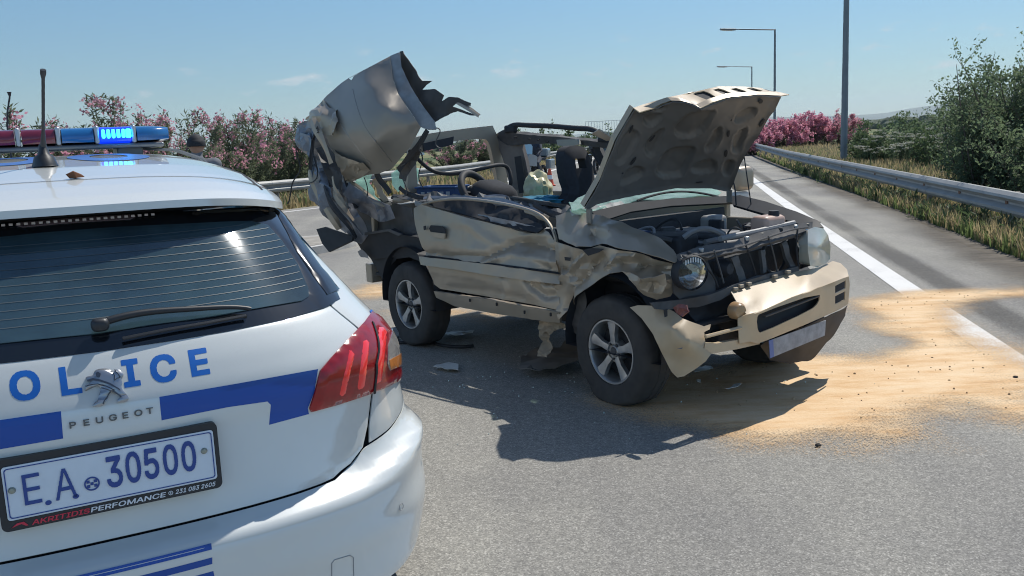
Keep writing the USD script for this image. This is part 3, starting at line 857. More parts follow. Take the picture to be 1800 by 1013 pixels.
frit = obj('window_border', ppatch(gu, off=0.0045, thick=0.005, step=0.03, holes=[np.array(ip.exterior.coords)[:-1]], roll=0.004, rollw=0.01), black_gl, car, smooth=40)
# white tailgate inner skin must not show through the pane: cut by building only the border of the opening
bl = pinv([(-10, 392), (60, 389), (160, 384), (228, 380), (238, 383), (228, 388), (160, 391), (60, 397), (-10, 400)])
blm = obj('brake_light', ppatch(mirror_uv(np.vstack([[(0.0, bl[2, 1])], bl[3:6], [(0.0, bl[6, 1])]])), off=0.008, thick=0.006), mat('brake_lens', (0.12, 0.085, 0.095), 0.2, coat=0.8), car, smooth=40)
for k in range(-11, 12):
    y_ = k * 0.0185
    ph_, z_ = yz_to_uv(np.array([y_]), np.array([bl[3:6, 1].mean()]))
    c_ = psurf(ph_, z_)[0] + pnorm(ph_, z_)[0] * 0.0095
    obj('diode', lathe([(0.0, 0.004), (0.005, 0.002), (0.006, -0.002)], 8)[0] * (1, -1, 1) @ rotm((0, 0, 1), 90).T + c_ if False else cat_mesh([box(c_, (0.004, 0.010, 0.007))]), mat('diode_clear', (0.5, 0.45, 0.46), 0.15), blm)
heater = mat('heater_wire', (0.10, 0.115, 0.12), 0.5)
zs = np.linspace(iu[:, 1].min() + 0.035, iu[:, 1].max() - 0.03, 11)
for z_ in zs:
    ip2 = Polygon(iu).buffer(-0.012).intersection(LineString([(-2, z_), (2, z_)]))
    if ip2.is_empty:
        continue
    a, b = np.array(ip2.coords)[[0, -1]] if ip2.geom_type == 'LineString' else (np.array(ip2.geoms[0].coords)[0], np.array(ip2.geoms[-1].coords)[-1])
    t = np.linspace(a[0], b[0], 40)
    c0 = psurf(t, np.full(40, z_ - 0.0006)) + pnorm(t, np.full(40, z_)) * 0.0052
    c1 = psurf(t, np.full(40, z_ + 0.0006)) + pnorm(t, np.full(40, z_)) * 0.0052
    k = np.arange(39)
    obj('heater_wire', (np.vstack([c0, c1]), np.stack([k, k + 1, k + 41, k + 40], -1)), heater, car)
# spoiler side fins beside the glass
_ge = gu[(gu[:, 0] > 0.55) & (gu[:, 1] > 1.085)]
_ge = _ge[np.argsort(-_ge[:, 1])]
fin = np.vstack([_ge - (0.14, 0), (_ge + (0.035, 0.0))[::-1]])
for s in (1, -1):
    obj('spoiler_fin', ppatch(fin * (s, 1), off=0.012, thick=0.012, step=0.02, roll=0.006, rollw=0.02), black_gl, car, smooth=40)

# wiper
def tail_pt(px, off):
    uv = pinv(np.atleast_2d(px))
    return psurf(uv[:, 0], uv[:, 1]) + pnorm(uv[:, 0], uv[:, 1]) * off


wp = obj('wiper_arm', tube(smooth_path(tail_pt([(165, 583), (200, 572), (260, 560), (340, 553), (400, 549), (437, 550)], np.array([0.024, 0.030, 0.030, 0.027, 0.024, 0.020])[:, None]), 20), np.linspace(0.011, 0.006, 20), 8), black_pl, car, smooth=50)
obj('pivot_cap', rbox(tail_pt([(176, 582)], 0.03)[0], (0.035, 0.045, 0.036), 0.014), black_pl, wp, smooth=40)
obj('wiper_blade', tube(tail_pt([(215, 600), (290, 585), (360, 573), (430, 560)], 0.014), 0.005, 6), black_pl, wp, smooth=40)

# taillights wrapping the corners
tl_px = [(546, 724), (543, 718), (552, 690), (562, 652), (580, 630), (610, 598), (640, 566), (652, 549), (662, 556), (680, 577), (697, 603), (705, 625), (708, 655), (702, 668), (680, 680), (640, 696), (590, 712)]
red_lens = mat('red_lens', (0.30, 0.006, 0.010), 0.18, coat=0.5, var=0.45, vscale=18)
red_bar = mat('red_light_bar', (0.85, 0.02, 0.02), 0.25, coat=1.0)
clear_lens = mat('clear_lens', (0.40, 0.38, 0.36), 0.12, 0.3, coat=1.0, var=0.4, vscale=25)
amber = mat('amber_lens', (0.62, 0.22, 0.05), 0.15, coat=1.0)
tl_uv = pinv(densify(tl_px, 10))
LR = {}
for s in (1, -1):
    LR[s] = obj('taillight', ppatch(tl_uv * (s, 1), off=0.014, thick=0.026, step=0.016, roll=0.008, rollw=0.014), red_lens, car, smooth=50)
for bar in ([(589, 698), (601, 694), (621, 614), (609, 619)], [(621, 686), (635, 681), (645, 598), (633, 603)], [(652, 676), (664, 671), (676, 580), (660, 578)]):
    u_ = pinv(densify(bar, 8))
    for s in (1, -1):
        obj('light_bar', ppatch(u_ * (s, 1), off=0.0165, thick=0.004, step=0.012, roll=0.003, rollw=0.006), red_bar, LR[s], smooth=40)
cl_u = pinv(densify([(686, 580), (700, 605), (706, 628), (704, 640), (678, 650), (674, 640), (675, 610)], 8)); am_u = pinv(densify([(676, 634), (704, 618), (706, 632), (703, 640), (679, 649)], 8))
for s in (1, -1):
    obj('clear_lens', ppatch(cl_u * (s, 1), off=0.0165, thick=0.004, step=0.012), clear_lens, LR[s], smooth=40)
    obj('amber_lens', ppatch(am_u * (s, 1), off=0.0180, thick=0.004, step=0.012), amber, LR[s], smooth=40)
gl_u = pinv([(648, 570), (651, 572), (656, 640), (653, 691), (650, 692), (653, 640)])
for s in (1, -1):
    obj('lens_joint', ppatch(gl_u * (s, 1), off=0.0175, thick=0.003, step=0.01), dark, LR[s])
sl = pinv([(649, 547), (652, 545), (660, 553), (657, 562)])
obj('side_stripe', ppatch(sl, off=0.003, thick=0.002, step=0.01), blue_lt, car)

# stripes
obj('tail_stripe', ppx([(280, 698), (420, 674), (559, 649), (552, 690), (541, 718), (543, 728), (473, 747), (476, 712), (470, 706), (400, 716), (284, 739)], off=0.0005, thick=0.0004, step=0.012), blue, car)
obj('tail_stripe', ppx([(-30, 743), (107, 723), (111, 771), (-30, 795)], off=0.0005, thick=0.0004, step=0.012), blue, car)
for (a, b, za, zb) in ((371, 371, (371, 955), (372, 966)), (373, 373, (373, 980), (374, 991)), (375, 375, (375, 1004), (376, 1016))):
    u0, u1 = pinv([za, zb])
    obj('bumper_stripe', ppatch([(-0.16, u1[1]), (u0[0], u1[1]), (u0[0], u0[1]), (-0.16, u0[1])], off=0.0008, thick=0.0007, step=0.015), blue, car)

# lettering
def densify_open(p, step):
    return np.vstack([a + (b - a) * np.linspace(0, 1, max(2, int(np.linalg.norm(b - a) / step)), endpoint=False)[:, None] for a, b in zip(p[:-1], p[1:])] + [p[-1:]])


def letter(ch, px, h, off=0.0003, depth=0.0001, sx=1.0, material=blue_lt, name='letter', bold=True, parent=None, shear=0.0, fat=0.0):
    uv = pinv([px])[0]
    p = psurf(*uv)
    m = centred(ch, h, depth, bold)
    if fat:
        c2 = []
        for k, (dx, dz) in enumerate([(0, 0), (fat, 0), (-fat, 0), (0, fat), (0, -fat), (fat, fat), (-fat, -fat), (fat, -fat), (-fat, fat)]):
            q = m.copy(); q.apply_translation((dx, dz, 0.00001 * k)); c2.append((np.array(q.vertices), np.array(q.faces)))
        m = cat_mesh(c2)
    obj(name, on_tail(m, p[1], p[2], off, sx, 1.0, shear), material, parent or car)


for ch, px in (('P', (-42, 692)), ('O', (44, 678)), ('L', (124, 669)), ('I', (230, 656)), ('C', (287, 648)), ('E', (350, 637))):
    letter(ch, px, 0.061, sx=1.12, fat=0.0016)
for ch, x_ in zip('PEUGEOT', (128, 152, 175, 198, 220, 243, 263)):
    letter(ch, (x_, 747 - (x_ - 128) * 0.185), 0.0155, 0.001, 0.0025, 1.35, mat('badge_letter', (0.12, 0.125, 0.13), 0.35, 0.6))
lion4 = [(640, 370), (660, 355), (700, 350), (706, 330), (720, 310), (760, 296), (820, 298), (845, 318), (850, 332), (862, 308), (890, 300), (922, 325), (932, 350), (905, 365), (922, 400), (910, 440), (940, 475), (965, 505), (970, 522), (950, 545), (880, 550), (885, 520), (912, 512), (850, 465), (835, 465), (810, 520), (790, 576), (698, 582), (712, 548), (735, 540), (752, 490), (768, 442), (745, 420), (690, 440), (638, 468), (645, 430), (690, 395)]
lion = np.array(lion4) / 4.286 + (0, 580)
em = obj('emblem', ppx(chaikin(lion, 1), off=0.011, thick=0.012, step=0.005, roll=0.004, rollw=0.005), mat('emblem_satin', (0.36, 0.375, 0.40), 0.28, 0.8), car, smooth=50)
obj('emblem_line', ppx(np.array([(655, 385), (700, 372), (760, 380), (830, 410), (900, 452), (905, 462), (830, 424), (760, 394), (700, 386), (660, 398)]) / 4.286 + (0, 580), off=0.0135, thick=0.003, step=0.006), mat('emblem_dark', (0.10, 0.11, 0.13), 0.3, 0.8), em)
obj('emblem_line', ppx(np.array([(725, 335), (745, 325), (765, 340), (760, 360), (740, 365), (728, 355)]) / 4.286 + (0, 580), off=0.0145, thick=0.003, step=0.006), _mats['emblem_dark'], em)

for ln_ in ([(770, 440), (800, 452), (835, 466), (800, 520), (785, 560)], [(840, 465), (880, 486), (912, 506)], [(862, 308), (880, 330), (905, 362)], [(850, 332), (862, 352), (858, 385)], [(905, 365), (880, 372), (858, 388)], [(642, 430), (690, 418), (740, 412), (800, 430), (860, 462)]):
    c_ = pinv(densify_open(np.array(ln_, float) / 4.286 + (0, 580), 3))
    obj('emblem_line', tube(psurf(c_[:, 0], c_[:, 1]) + pnorm(c_[:, 0], c_[:, 1]) * 0.0112, 0.0013, 5), _mats['emblem_dark'], em)

# number plate in its black holder
PXP = -0.012
pl = lambda px: PF.on(px, 0, PXP)


def plate_patch(px, x, thick, rnd=0):
    p = PF.on(px, 0, PXP)[:, 1:]
    if rnd:
        p = np.array(Polygon(p).buffer(-rnd).buffer(rnd, quad_segs=4).exterior.coords)[:-1]
    pts, tri = tri_poly(p, 0.05, jitter=0)
    v = np.c_[np.full(len(pts), x), pts]
    return solid(v, tri[:, ::-1], np.array([thick, 0, 0]))


pk = PF.on([(-2, 806), (379, 741), (398, 850), (2, 938)], 0, PXP)
ytl, ytr, zb, ztp = pk[0, 1], pk[1, 1], (pk[2, 2] + pk[3, 2]) / 2, (pk[0, 2] + pk[1, 2]) / 2
ih = PF.on([(6, 820), (369, 753), (383, 835), (10, 917)], 0, PXP)
iyl, iyr, izt, izb = ih[[0, 3], 1].mean(), ih[[1, 2], 1].mean(), ih[:2, 2].mean(), ih[2:, 2].mean()


def yzrect(y0, y1, z0, z1, r, x, thick, hole=None):
    P = Polygon([(y0, z0), (y1, z0), (y1, z1), (y0, z1)]).buffer(-r).buffer(r, quad_segs=5)
    pts, tri = tri_poly(np.array(P.exterior.coords)[:-1], 0.03, [] if hole is None else [hole], jitter=0)
    v = np.c_[np.full(len(pts), x), pts]
    fn = np.cross(v[tri[0, 1]] - v[tri[0, 0]], v[tri[0, 2]] - v[tri[0, 0]])
    if fn[0] > 0:
        tri = tri[:, ::-1]
    return solid(v, tri, np.array([thick, 0, 0]))


hold = obj('plate_holder', yzrect(ytr, iyl + 0.016, zb, ztp, 0.016, PXP - 0.012, 0.03), black_pl, car)
plate_w = mat('plate_white', (0.60, 0.65, 0.70), 0.4, coat=0.3, var=0.06, vscale=20)
navy = mat('plate_blue', (0.02, 0.055, 0.22), 0.4)
pm = obj('number_plate', yzrect(iyr, iyl, izb, izt, 0.008, PXP - 0.0155, 0.003), plate_w, car)
rim_h = np.array(Polygon([(iyr + .007, izb + .007), (iyl - .007, izb + .007), (iyl - .007, izt - .007), (iyr + .007, izt - .007)]).buffer(-.006).buffer(.006).exterior.coords)[:-1]
obj('plate_border', yzrect(iyr + 0.0045, iyl - 0.0045, izb + 0.0045, izt - 0.0045, 0.008, PXP - 0.0168, 0.0015, rim_h), navy, pm)


def on_plate(mesh, px, sx, sz, x, shear=0.0):
    c = PF.on([px], 0, PXP)[0]
    v, f, _ = meshkit.arrays(mesh)
    return np.c_[x - v[:, 2], c[1] - v[:, 0] * sx - v[:, 1] * shear, c[2] + v[:, 1] * sz], f


for ch, px, sx in (('E', (56, 856), 0.80), ('.', (85, 880), 1.2), ('A', (114, 847), 0.72), ('.', (133, 869), 1.2), ('3', (200, 826), 0.66), ('0', (233, 818), 0.62), ('5', (265, 812), 0.66), ('0', (298, 805), 0.62), ('0', (330, 799), 0.62)):
    obj('character', on_plate(centred(ch, 0.079, 0.002, ch in '30.5'), px, sx * (0.62 if ch == '.' else 1), 0.62 if ch == '.' else 1.0, PXP - 0.0158), navy, pm)
a = np.linspace(0, 2 * np.pi, 24)
cc = PF.on([(161, 847)], 0, PXP)[0]
ring = np.c_[cc[1] + 0.0185 * np.cos(a[:-1]), cc[2] + 0.0185 * np.sin(a[:-1])]; ringi = (ring - cc[1:]) * 0.80 + cc[1:]
p_, t_ = tri_poly(ring, 0.01, [ringi], jitter=0)
obj('plate_seal', solid(np.c_[np.full(len(p_), PXP - 0.0175), p_], t_[:, ::-1], np.array([0.002, 0, 0])), navy, pm)
parts = [box((PXP - 0.0165, cc[1] + dy, cc[2] + dz), (0.002, 0.0075, 0.0075)) for dy, dz in ((0, 0), (0.0085, 0.006), (-0.0085, 0.006), (0.0085, -0.006), (-0.0085, -0.006))]
obj('plate_seal', cat_mesh(parts), navy, pm)
for px in ((21, 859), (357, 790)):
    c_ = PF.on([px], 0, PXP)[0]
    v_, f_ = lathe([(0.0, 0.006), (0.006, 0.005), (0.009, 0.0), (0.009, -0.001)], 14)
    obj('screw', (np.c_[PXP - 0.0158 - v_[:, 1], c_[1] + v_[:, 0], c_[2] + v_[:, 2]], f_), mat('screw_zinc', (0.30, 0.31, 0.26), 0.4, 0.6), pm, smooth=40)
redp, whp = mat('print_red', (0.55, 0.03, 0.06), 0.5), mat('print_white', (0.62, 0.64, 0.66), 0.5)


def frame_text(text, p0, p1, h, m_, zoff=0.0):
    t = centred(text, h, 0.001, True)
    w = t.bounds[1, 0] - t.bounds[0, 0]
    a_, b_ = PF.on([p0, p1], 0, PXP)
    mid = (a_ + b_) / 2
    v, f, _ = meshkit.arrays(t)
    sx = np.linalg.norm(b_[1] - a_[1]) / w
    obj('lettering', (np.c_[PXP - 0.0125 - v[:, 2], mid[1] - v[:, 0] * sx - 0.25 * v[:, 1], mid[2] + v[:, 1]], f), m_, hold)


frame_text('AKRITIDIS', (57, 918), (157, 892), 0.0125, redp)
frame_text('PERFOMANCE', (160, 894), (290, 866), 0.0125, whp)
frame_text('231 083 2605', (308, 862), (377, 848), 0.0115, whp)
c_ = PF.on([(299, 864)], 0, PXP)[0]
a = np.linspace(0, 2 * np.pi, 18)[:-1]
p_, t_ = tri_poly(np.c_[c_[1] + .006 * np.cos(a), c_[2] + .006 * np.sin(a)], .004, [np.c_[c_[1] + .0045 * np.cos(a), c_[2] + .0045 * np.sin(a)]], jitter=0)
obj('phone_mark', solid(np.c_[np.full(len(p_), PXP - 0.0138), p_], t_[:, ::-1], np.array([0.001, 0, 0])), whp, hold)
obj('phone_mark', box((PXP - 0.0133, c_[1], c_[2]), (0.001, 0.0022, 0.006)), whp, hold)
sw = PF.on(np.array([(20, 926), (30, 917), (42, 914), (50, 920), (46, 921), (38, 918), (30, 921)]), 0, PXP)[:, 1:]
p_, t_ = tri_poly(sw, 0.006, jitter=0)
obj('swoosh', solid(np.c_[np.full(len(p_), PXP - 0.0138), p_], t_[:, ::-1], np.array([0.001, 0, 0])), redp, hold)
# parking sensor and tow-eye cover
sen = pinv([(704, 891)])[0]
cs, ns = psurf(*sen), pnorm(np.array([sen[0]]), np.array([sen[1]]))[0]
ring_m = tube(cs + ns * 0.003 + 0.0115 * (np.cos(np.linspace(0, 2 * np.pi, 20))[:, None] * np.array([0, 0, 1.0]) + np.sin(np.linspace(0, 2 * np.pi, 20))[:, None] * np.cross(ns, [0, 0, 1.0])), 0.0012, 5)
obj('parking_sensor', ring_m, mat('sensor_line', (0.25, 0.27, 0.29), 0.5), car)
tw = pinv(densify([(583, 1030), (583, 990), (588, 984), (615, 976), (621, 980), (622, 1030)], 6))
tc = psurf(tw[:, 0], tw[:, 1]) + pnorm(tw[:, 0], tw[:, 1]) * 0.0008
obj('tow_eye_cover', tube(tc, 0.0013, 5), _mats['sensor_line'], car)

# aerials and light bar on the roof
ant = obj('aerial', tube(np.array([roof_pt(np.array(-0.08), np.array(0.33)) + np.array([0, 0, 0.05]) + (-0.015 * k, -0.003 * k, 0.029 * k) for k in np.linspace(0, 8.6, 20)]), np.r_[np.linspace(0.011, 0.0055, 6), np.full(12, 0.0052), 0.009, 0.009], 8), black_pl, car, smooth=50)
ab = roof_pt(np.array(-0.08), np.array(0.33))
v_, f_ = lathe([(0.0, 0.075), (0.012, 0.072), (0.02, 0.04), (0.034, 0.03), (0.042, 0.006), (0.045, 0.0)], 20, 'z')
obj('aerial_base', (v_ * (1.15, 0.9, 1) + ab, f_), black_pl, ant, smooth=50)
LX, LZ = 1.62, 0.0
lb0 = PF.on([(100, 240)], 0, LX)[0]; lb1 = PF.on([(291, 239)], 0, LX)[0]
HALF = abs(lb1[1] - lb0[1])
lbc = np.array([LX, lb0[1], lb0[2]])
bar = obj('light_bar_base', cat_mesh([rbox(lbc + (0, 0, -0.048), (0.27, 2 * HALF - 0.05, 0.02), 0.009)] + [rbox(lbc + (0, sy * 0.26, -0.075), (0.20, 0.10, 0.05), 0.01) for sy in (-1, 1)] + [tube(np.array([lbc + (dx, sy * 0.30, -0.06), lbc + (dx, sy * 0.45, -0.075), lbc + (dx, sy * 0.55, -0.115), lbc + (dx, sy * 0.585, -0.16)]), 0.006, 6) for sy in (-1, 1) for dx in (-0.04, 0.04)]), mat('bar_metal', (0.18, 0.19, 0.20), 0.4, 0.5), car, smooth=40)
blue_lens = mat('blue_lens', (0.010, 0.13, 0.36), 0.12, coat=1.0, var=0.25, vscale=9)
maroon = mat('red_dome', (0.15, 0.008, 0.026), 0.12, coat=1.0, var=0.25, vscale=9)
blue_glow = mat('blue_lamp_glow', (0.01, 0.03, 0.5), 0.2, coat=0.6, emission_color=(0.005, 0.05, 1.0), emission_strength=0.9)
diode_on = mat('blue_diode_on', (0.1, 0.5, 1.0), 0.3, emission_color=(0.02, 0.42, 1.0), emission_strength=5.0)
strap = mat('bar_strap', (0.42, 0.45, 0.47), 0.35, 0.4)
edges = [1.0, 0.665, 0.335, 0.0, -0.335, -0.665, -1.0]


def bar_seg(y0, y1, tip=0):
    ys_ = np.linspace(y0, y1, 7)
    sec = chaikin([(-0.135, -0.034), (-0.145, -0.002), (-0.125, 0.028), (-0.09, 0.033), (0.09, 0.033), (0.125, 0.028), (0.145, -0.002), (0.135, -0.034)], 1)
    vs = []
    for y_ in ys_:
        k = 1.0
        e_ = abs(y_) - (HALF - 0.11)
        if tip and e_ > 0:
            k = 1 - 0.30 * (e_ / 0.11) ** 2.2
        vs.append(np.c_[lbc[0] + sec[:, 0] * k, np.full(len(sec), lbc[1] + y_), lbc[2] - 0.004 + sec[:, 1] * (0.35 + 0.65 * k)])
    n = len(sec); v = np.vstack(vs); f = []
    for a_ in range(len(ys_) - 1):
        for k in range(n):
            p0, p1 = a_ * n + k, a_ * n + (k + 1) % n
            f += [(p0, p1, p1 + n), (p0, p1 + n, p0 + n)]
    v = np.vstack([v, v[:n].mean(0), v[-n:].mean(0)])
    for k in range(n):
        f += [(len(v) - 2, (k + 1) % n, k), (len(v) - 1, len(v) - 2 - n + k, len(v) - 2 - n + (k + 1) % n)]
    f = np.array(f)
    m_ = trimesh.Trimesh(v, f, process=False)
    if m_.volume < 0:
        f = f[:, ::-1]
    return v, f


for k in range(6):
    a_, b_ = edges[k] * HALF, edges[k + 1] * HALF
    g_ = 0.012
    red = k < 3
    lit = k == 4
    seg = obj('red_lens_section' if red else 'blue_lens_section', bar_seg(a_ - (g_ if k else 0), b_ + (g_ if k < 5 else 0), k in (0, 5)), maroon if red else (blue_glow if lit else blue_lens), bar, smooth=30)
    if lit:
        for j in range(6):
            yy = a_ + (b_ - a_) * (0.17 + 0.135 * j)
            obj('lit_diode', rbox(lbc + (-0.143, yy, 0.0), (0.02, 0.013 if j < 5 else 0.02, 0.036), 0.006), diode_on, seg)
    if k:
        y_ = edges[k] * HALF
        obj('lens_strap', rbox(lbc + (0, y_, -0.002), (0.288, 0.018, 0.072), 0.012), strap, bar, smooth=40)
a2 = PF.on([(13, 225), (16, 162)], 0, 2.15)
obj('aerial', tube(np.array([a2[0] - (0, 0, 0.15), a2[0], (a2[0] + a2[1]) / 2 + (0, 0.002, 0), a2[1] - (0, 0, 0.02), a2[1]]), [0.005, 0.004, 0.004, 0.004, 0.009], 6), black_pl, car, smooth=40)

# what shows through the tinted pane
seat_cloth = mat('seat_cloth', (0.07, 0.073, 0.08), 0.9, var=0.3, vscale=30)
shelf = mat('boot_cover', (0.07, 0.072, 0.078), 0.85)
obj('boot_cover', box((0.72, 0, 0.93), (0.9, 1.35, 0.03)), shelf, car)
for y_ in (0.36, 0.0, -0.36):
    st_ = obj('rear_seat', rbox((1.25, y_, 0.86), (0.16, 0.36, 0.62), 0.05, rotm((0, 1, 0), -12)), seat_cloth, car, smooth=40)
    obj('headrest', rbox((1.16, y_, 1.22), (0.09, 0.25, 0.16), 0.04), seat_cloth, st_, smooth=40)
for y_ in (0.36, -0.36):
    st_ = obj('front_seat', rbox((2.15, y_, 0.88), (0.17, 0.48, 0.72), 0.06, rotm((0, 1, 0), -14)), seat_cloth, car, smooth=40)
    obj('headrest', rbox((2.05, y_, 1.30), (0.10, 0.26, 0.17), 0.04), seat_cloth, st_, smooth=40)
obj('mirror', rbox((2.32, 0, 1.36), (0.04, 0.22, 0.07), 0.02), black_pl, car, smooth=40)
obj('cabin_floor', box((2.1, 0, 0.38), (3.0, 1.4, 0.04)), dark, car)
obj('dashboard', rbox((2.75, 0, 0.92), (0.4, 1.45, 0.22), 0.08), black_pl, car, smooth=40)

# a dry leaf on the roof
lf = PF.on([(188, 311)], 2, 1.521)[0]
lv = roof_pt(np.array(0.02), np.array(0.155)) + (0, 0, 0.012)
lc = np.array([(0, -0.022, 0.0), (0.008, 0.0, 0.012), (0.0, 0.022, 0.002), (-0.008, 0.0, 0.010), (0, -0.030, -0.008), (0.010, -0.005, -0.010), (-0.010, -0.006, -0.010), (0, 0.012, -0.011)])
hl = trimesh.convex.convex_hull(lc)
ll = PF.world(lv)[0]
dl = obj('dry_leaf', (np.array(hl.vertices) @ PF.B + ll, np.array(hl.faces)), mat('dry_leaf_brown', (0.20, 0.075, 0.03), 0.8, var=0.5, vscale=80), label='small curled brown leaf lying on the white police car roof', cat='leaf')

# ------------------------------------------------------------------ wrecked off-road car
JF = Frame((-0.2005, 7.357), -0.91612585)
suv = thing_m('wrecked_car', JF.o, JF.F, JF.L, 'crushed beige three-door off-road car with torn roof and raised bonnet', 'car')
paint = mat('champagne_paint', (0.37, 0.305, 0.225), 0.42, 0.35, coat=0.25, var=0.08, vscale=3, coat_rough=0.2, color2=(0.33, 0.275, 0.205), bump=0.12, bscale=35, dist=0.004)
shaded_roof_paint = mat('shaded_roof_paint', (0.29, 0.255, 0.21), 0.45, 0.45, coat=0.2, var=0.10, vscale=3, coat_rough=0.2, color2=(0.25, 0.225, 0.19))  # same body paint, darkened to carry the shade on the torn roof
paint_in = mat('paint_inner', (0.22, 0.195, 0.16), 0.55, 0.15, var=0.35, vscale=7)
bumper_paint = mat('bumper_paint', (0.49, 0.375, 0.235), 0.5, 0.0, coat=0.2, var=0.15, vscale=5, coat_rough=0.25)
bare = mat('torn_metal', (0.30, 0.315, 0.345), 0.36, 0.5, var=0.5, vscale=6, color2=(0.12, 0.125, 0.14))
grey_tr = mat('grey_trim', (0.085, 0.083, 0.082), 0.65, var=0.4, vscale=10)
dark_tr = mat('dark_trim', (0.022, 0.024, 0.028), 0.7, var=0.4, vscale=12)
alloy = mat('alloy_rim', (0.50, 0.50, 0.49), 0.38, 0.75, var=0.3, vscale=20)
seat_blk = mat('seat_fabric', (0.020, 0.022, 0.027), 0.92, var=0.3, vscale=40)
shiny = mat('reflector', (0.42, 0.44, 0.48), 0.10, 1.0)
green_glass = usdkit.material(stage, '/World/Looks/shattered_glass', {
    'g': ('geometry', {}), 'v': ('voronoi_texture', {'scale': 55.0, 'feature': 'distance_to_edge'}), 'r': ('rgb_ramp', {'ramp': [(0.0, (0.85, 0.92, 0.88)), (0.14, (0.60, 0.78, 0.70)), (0.5, (0.36, 0.60, 0.52))]}),
    'n': ('noise_texture', {'scale': 9.0, 'detail': 4.0}), 'f': ('map_range', {'from_min': 0.3, 'from_max': 0.75, 'to_min': 0.30, 'to_max': 0.75, 'clamp': True}),
    'p': ('principled_bsdf', {'roughness': 0.25}), 't': ('transparent_bsdf', {'color': (0.72, 0.90, 0.84)}), 'tl': ('translucent_bsdf', {'color': (0.55, 0.78, 0.70)}), 'm0': ('mix_closure', {'fac': 0.5}), 'm': ('mix_closure', {})},
    [('g.position', 'v.vector'), ('g.position', 'n.vector'), ('v.distance', 'r.fac'), ('r.color', 'p.base_color'), ('n.fac', 'f.value'), ('p.BSDF', 'm0.closure1'), ('tl.BSDF', 'm0.closure2'), ('f.result', 'm.fac'), ('t.BSDF', 'm.closure1'), ('m0.closure', 'm.closure2')], surface='m.closure')
JCAM = JF.B @ (CAM - JF.o)


def jsheet(name, px, ctrl, mat_, ax=1, step=9.0, thick=0.003, crum=None, holes=(), parent=None, smooth=32, plane=None, relief=None, round_=0, **kw):
    """A piece of sheet metal of the wreck; its outline taken where the lines of sight meet the car's own planes."""
    px = np.asarray(px, float)
    if round_:
        px = chaikin(px, round_)
    pts, tri = tri_poly(px, step, holes, jitter=0.2, seed=len(pts_count))
    pts_count.append(1)
    if plane is not None:
        X = JF.plane(pts, *plane)
    else:
        X = JF.on(pts, ax, np.full(len(pts), float(ctrl)) if np.ndim(ctrl) == 0 else field(ctrl)(pts))
    n = vnormals(X, tri)
    if (n * (JCAM - X)).sum() < 0:
        tri = tri[:, ::-1]; n = -n
    if crum:
        e = np.zeros(3)
        nm = n.mean(0); nm /= np.linalg.norm(nm)
        X = X + nm * crumple(X * ((1, 1, 0.4) if name.startswith('torn_') else (1, 1, 1)), *crum)[:, None]
    if relief is not None:
        nm = n.mean(0); nm /= np.linalg.norm(nm)
        X = X + nm * relief(pts)[:, None]
    n = vnormals(X, tri)
    return obj(name, solid(X, tri, -n * thick), mat_, parent or suv, smooth=smooth, **kw)


pts_count = []


def jb(ax, val):
    return lambda px: JF.on(np.atleast_2d(px), ax, val)


def bent_bar(pts3, w, seed=0, wob=0.02, n=26):
    """A flattened, twisted strip of torn metal along a path."""
    p = smooth_path(pts3, n)
    p = p + wob * (np.stack([meshkit.noise(p * 5, seed), meshkit.noise(p * 5, seed + 1), meshkit.noise(p * 5, seed + 2)], -1) - 0.5)
    d = np.gradient(p, axis=0); d /= np.linalg.norm(d, axis=1, keepdims=True)
    tw = 2.5 * meshkit.noise(p * 2.2, seed + 7)
    a = np.cross(d, [0, 0, 1.0]); a /= np.linalg.norm(a, axis=1, keepdims=True)
    b = np.cross(d, a)
    s = a * np.cos(tw)[:, None] + b * np.sin(tw)[:, None]
    w_ = w * (0.6 + 0.8 * meshkit.noise(p * 7, seed + 9))[:, None]
    v = np.vstack([p + s * w_, p, p - s * w_]) + np.repeat([[0, 0, 0], [0, 0, 0.0], [0, 0, 0]], n, 0)
    c = np.cross(s, d) * 0.35 * w_
    v[n:2 * n] += c
    k = np.arange(n - 1)
    q = np.vstack([np.stack([k, k + 1, k + 1 + n, k + n], -1), np.stack([k + n, k + 1 + n, k + 1 + 2 * n, k + 2 * n], -1)])
    t = np.vstack([q[:, [0, 1, 2]], q[:, [0, 2, 3]]])
    return solid(v, t, -vnormals(v, t) * 0.003)


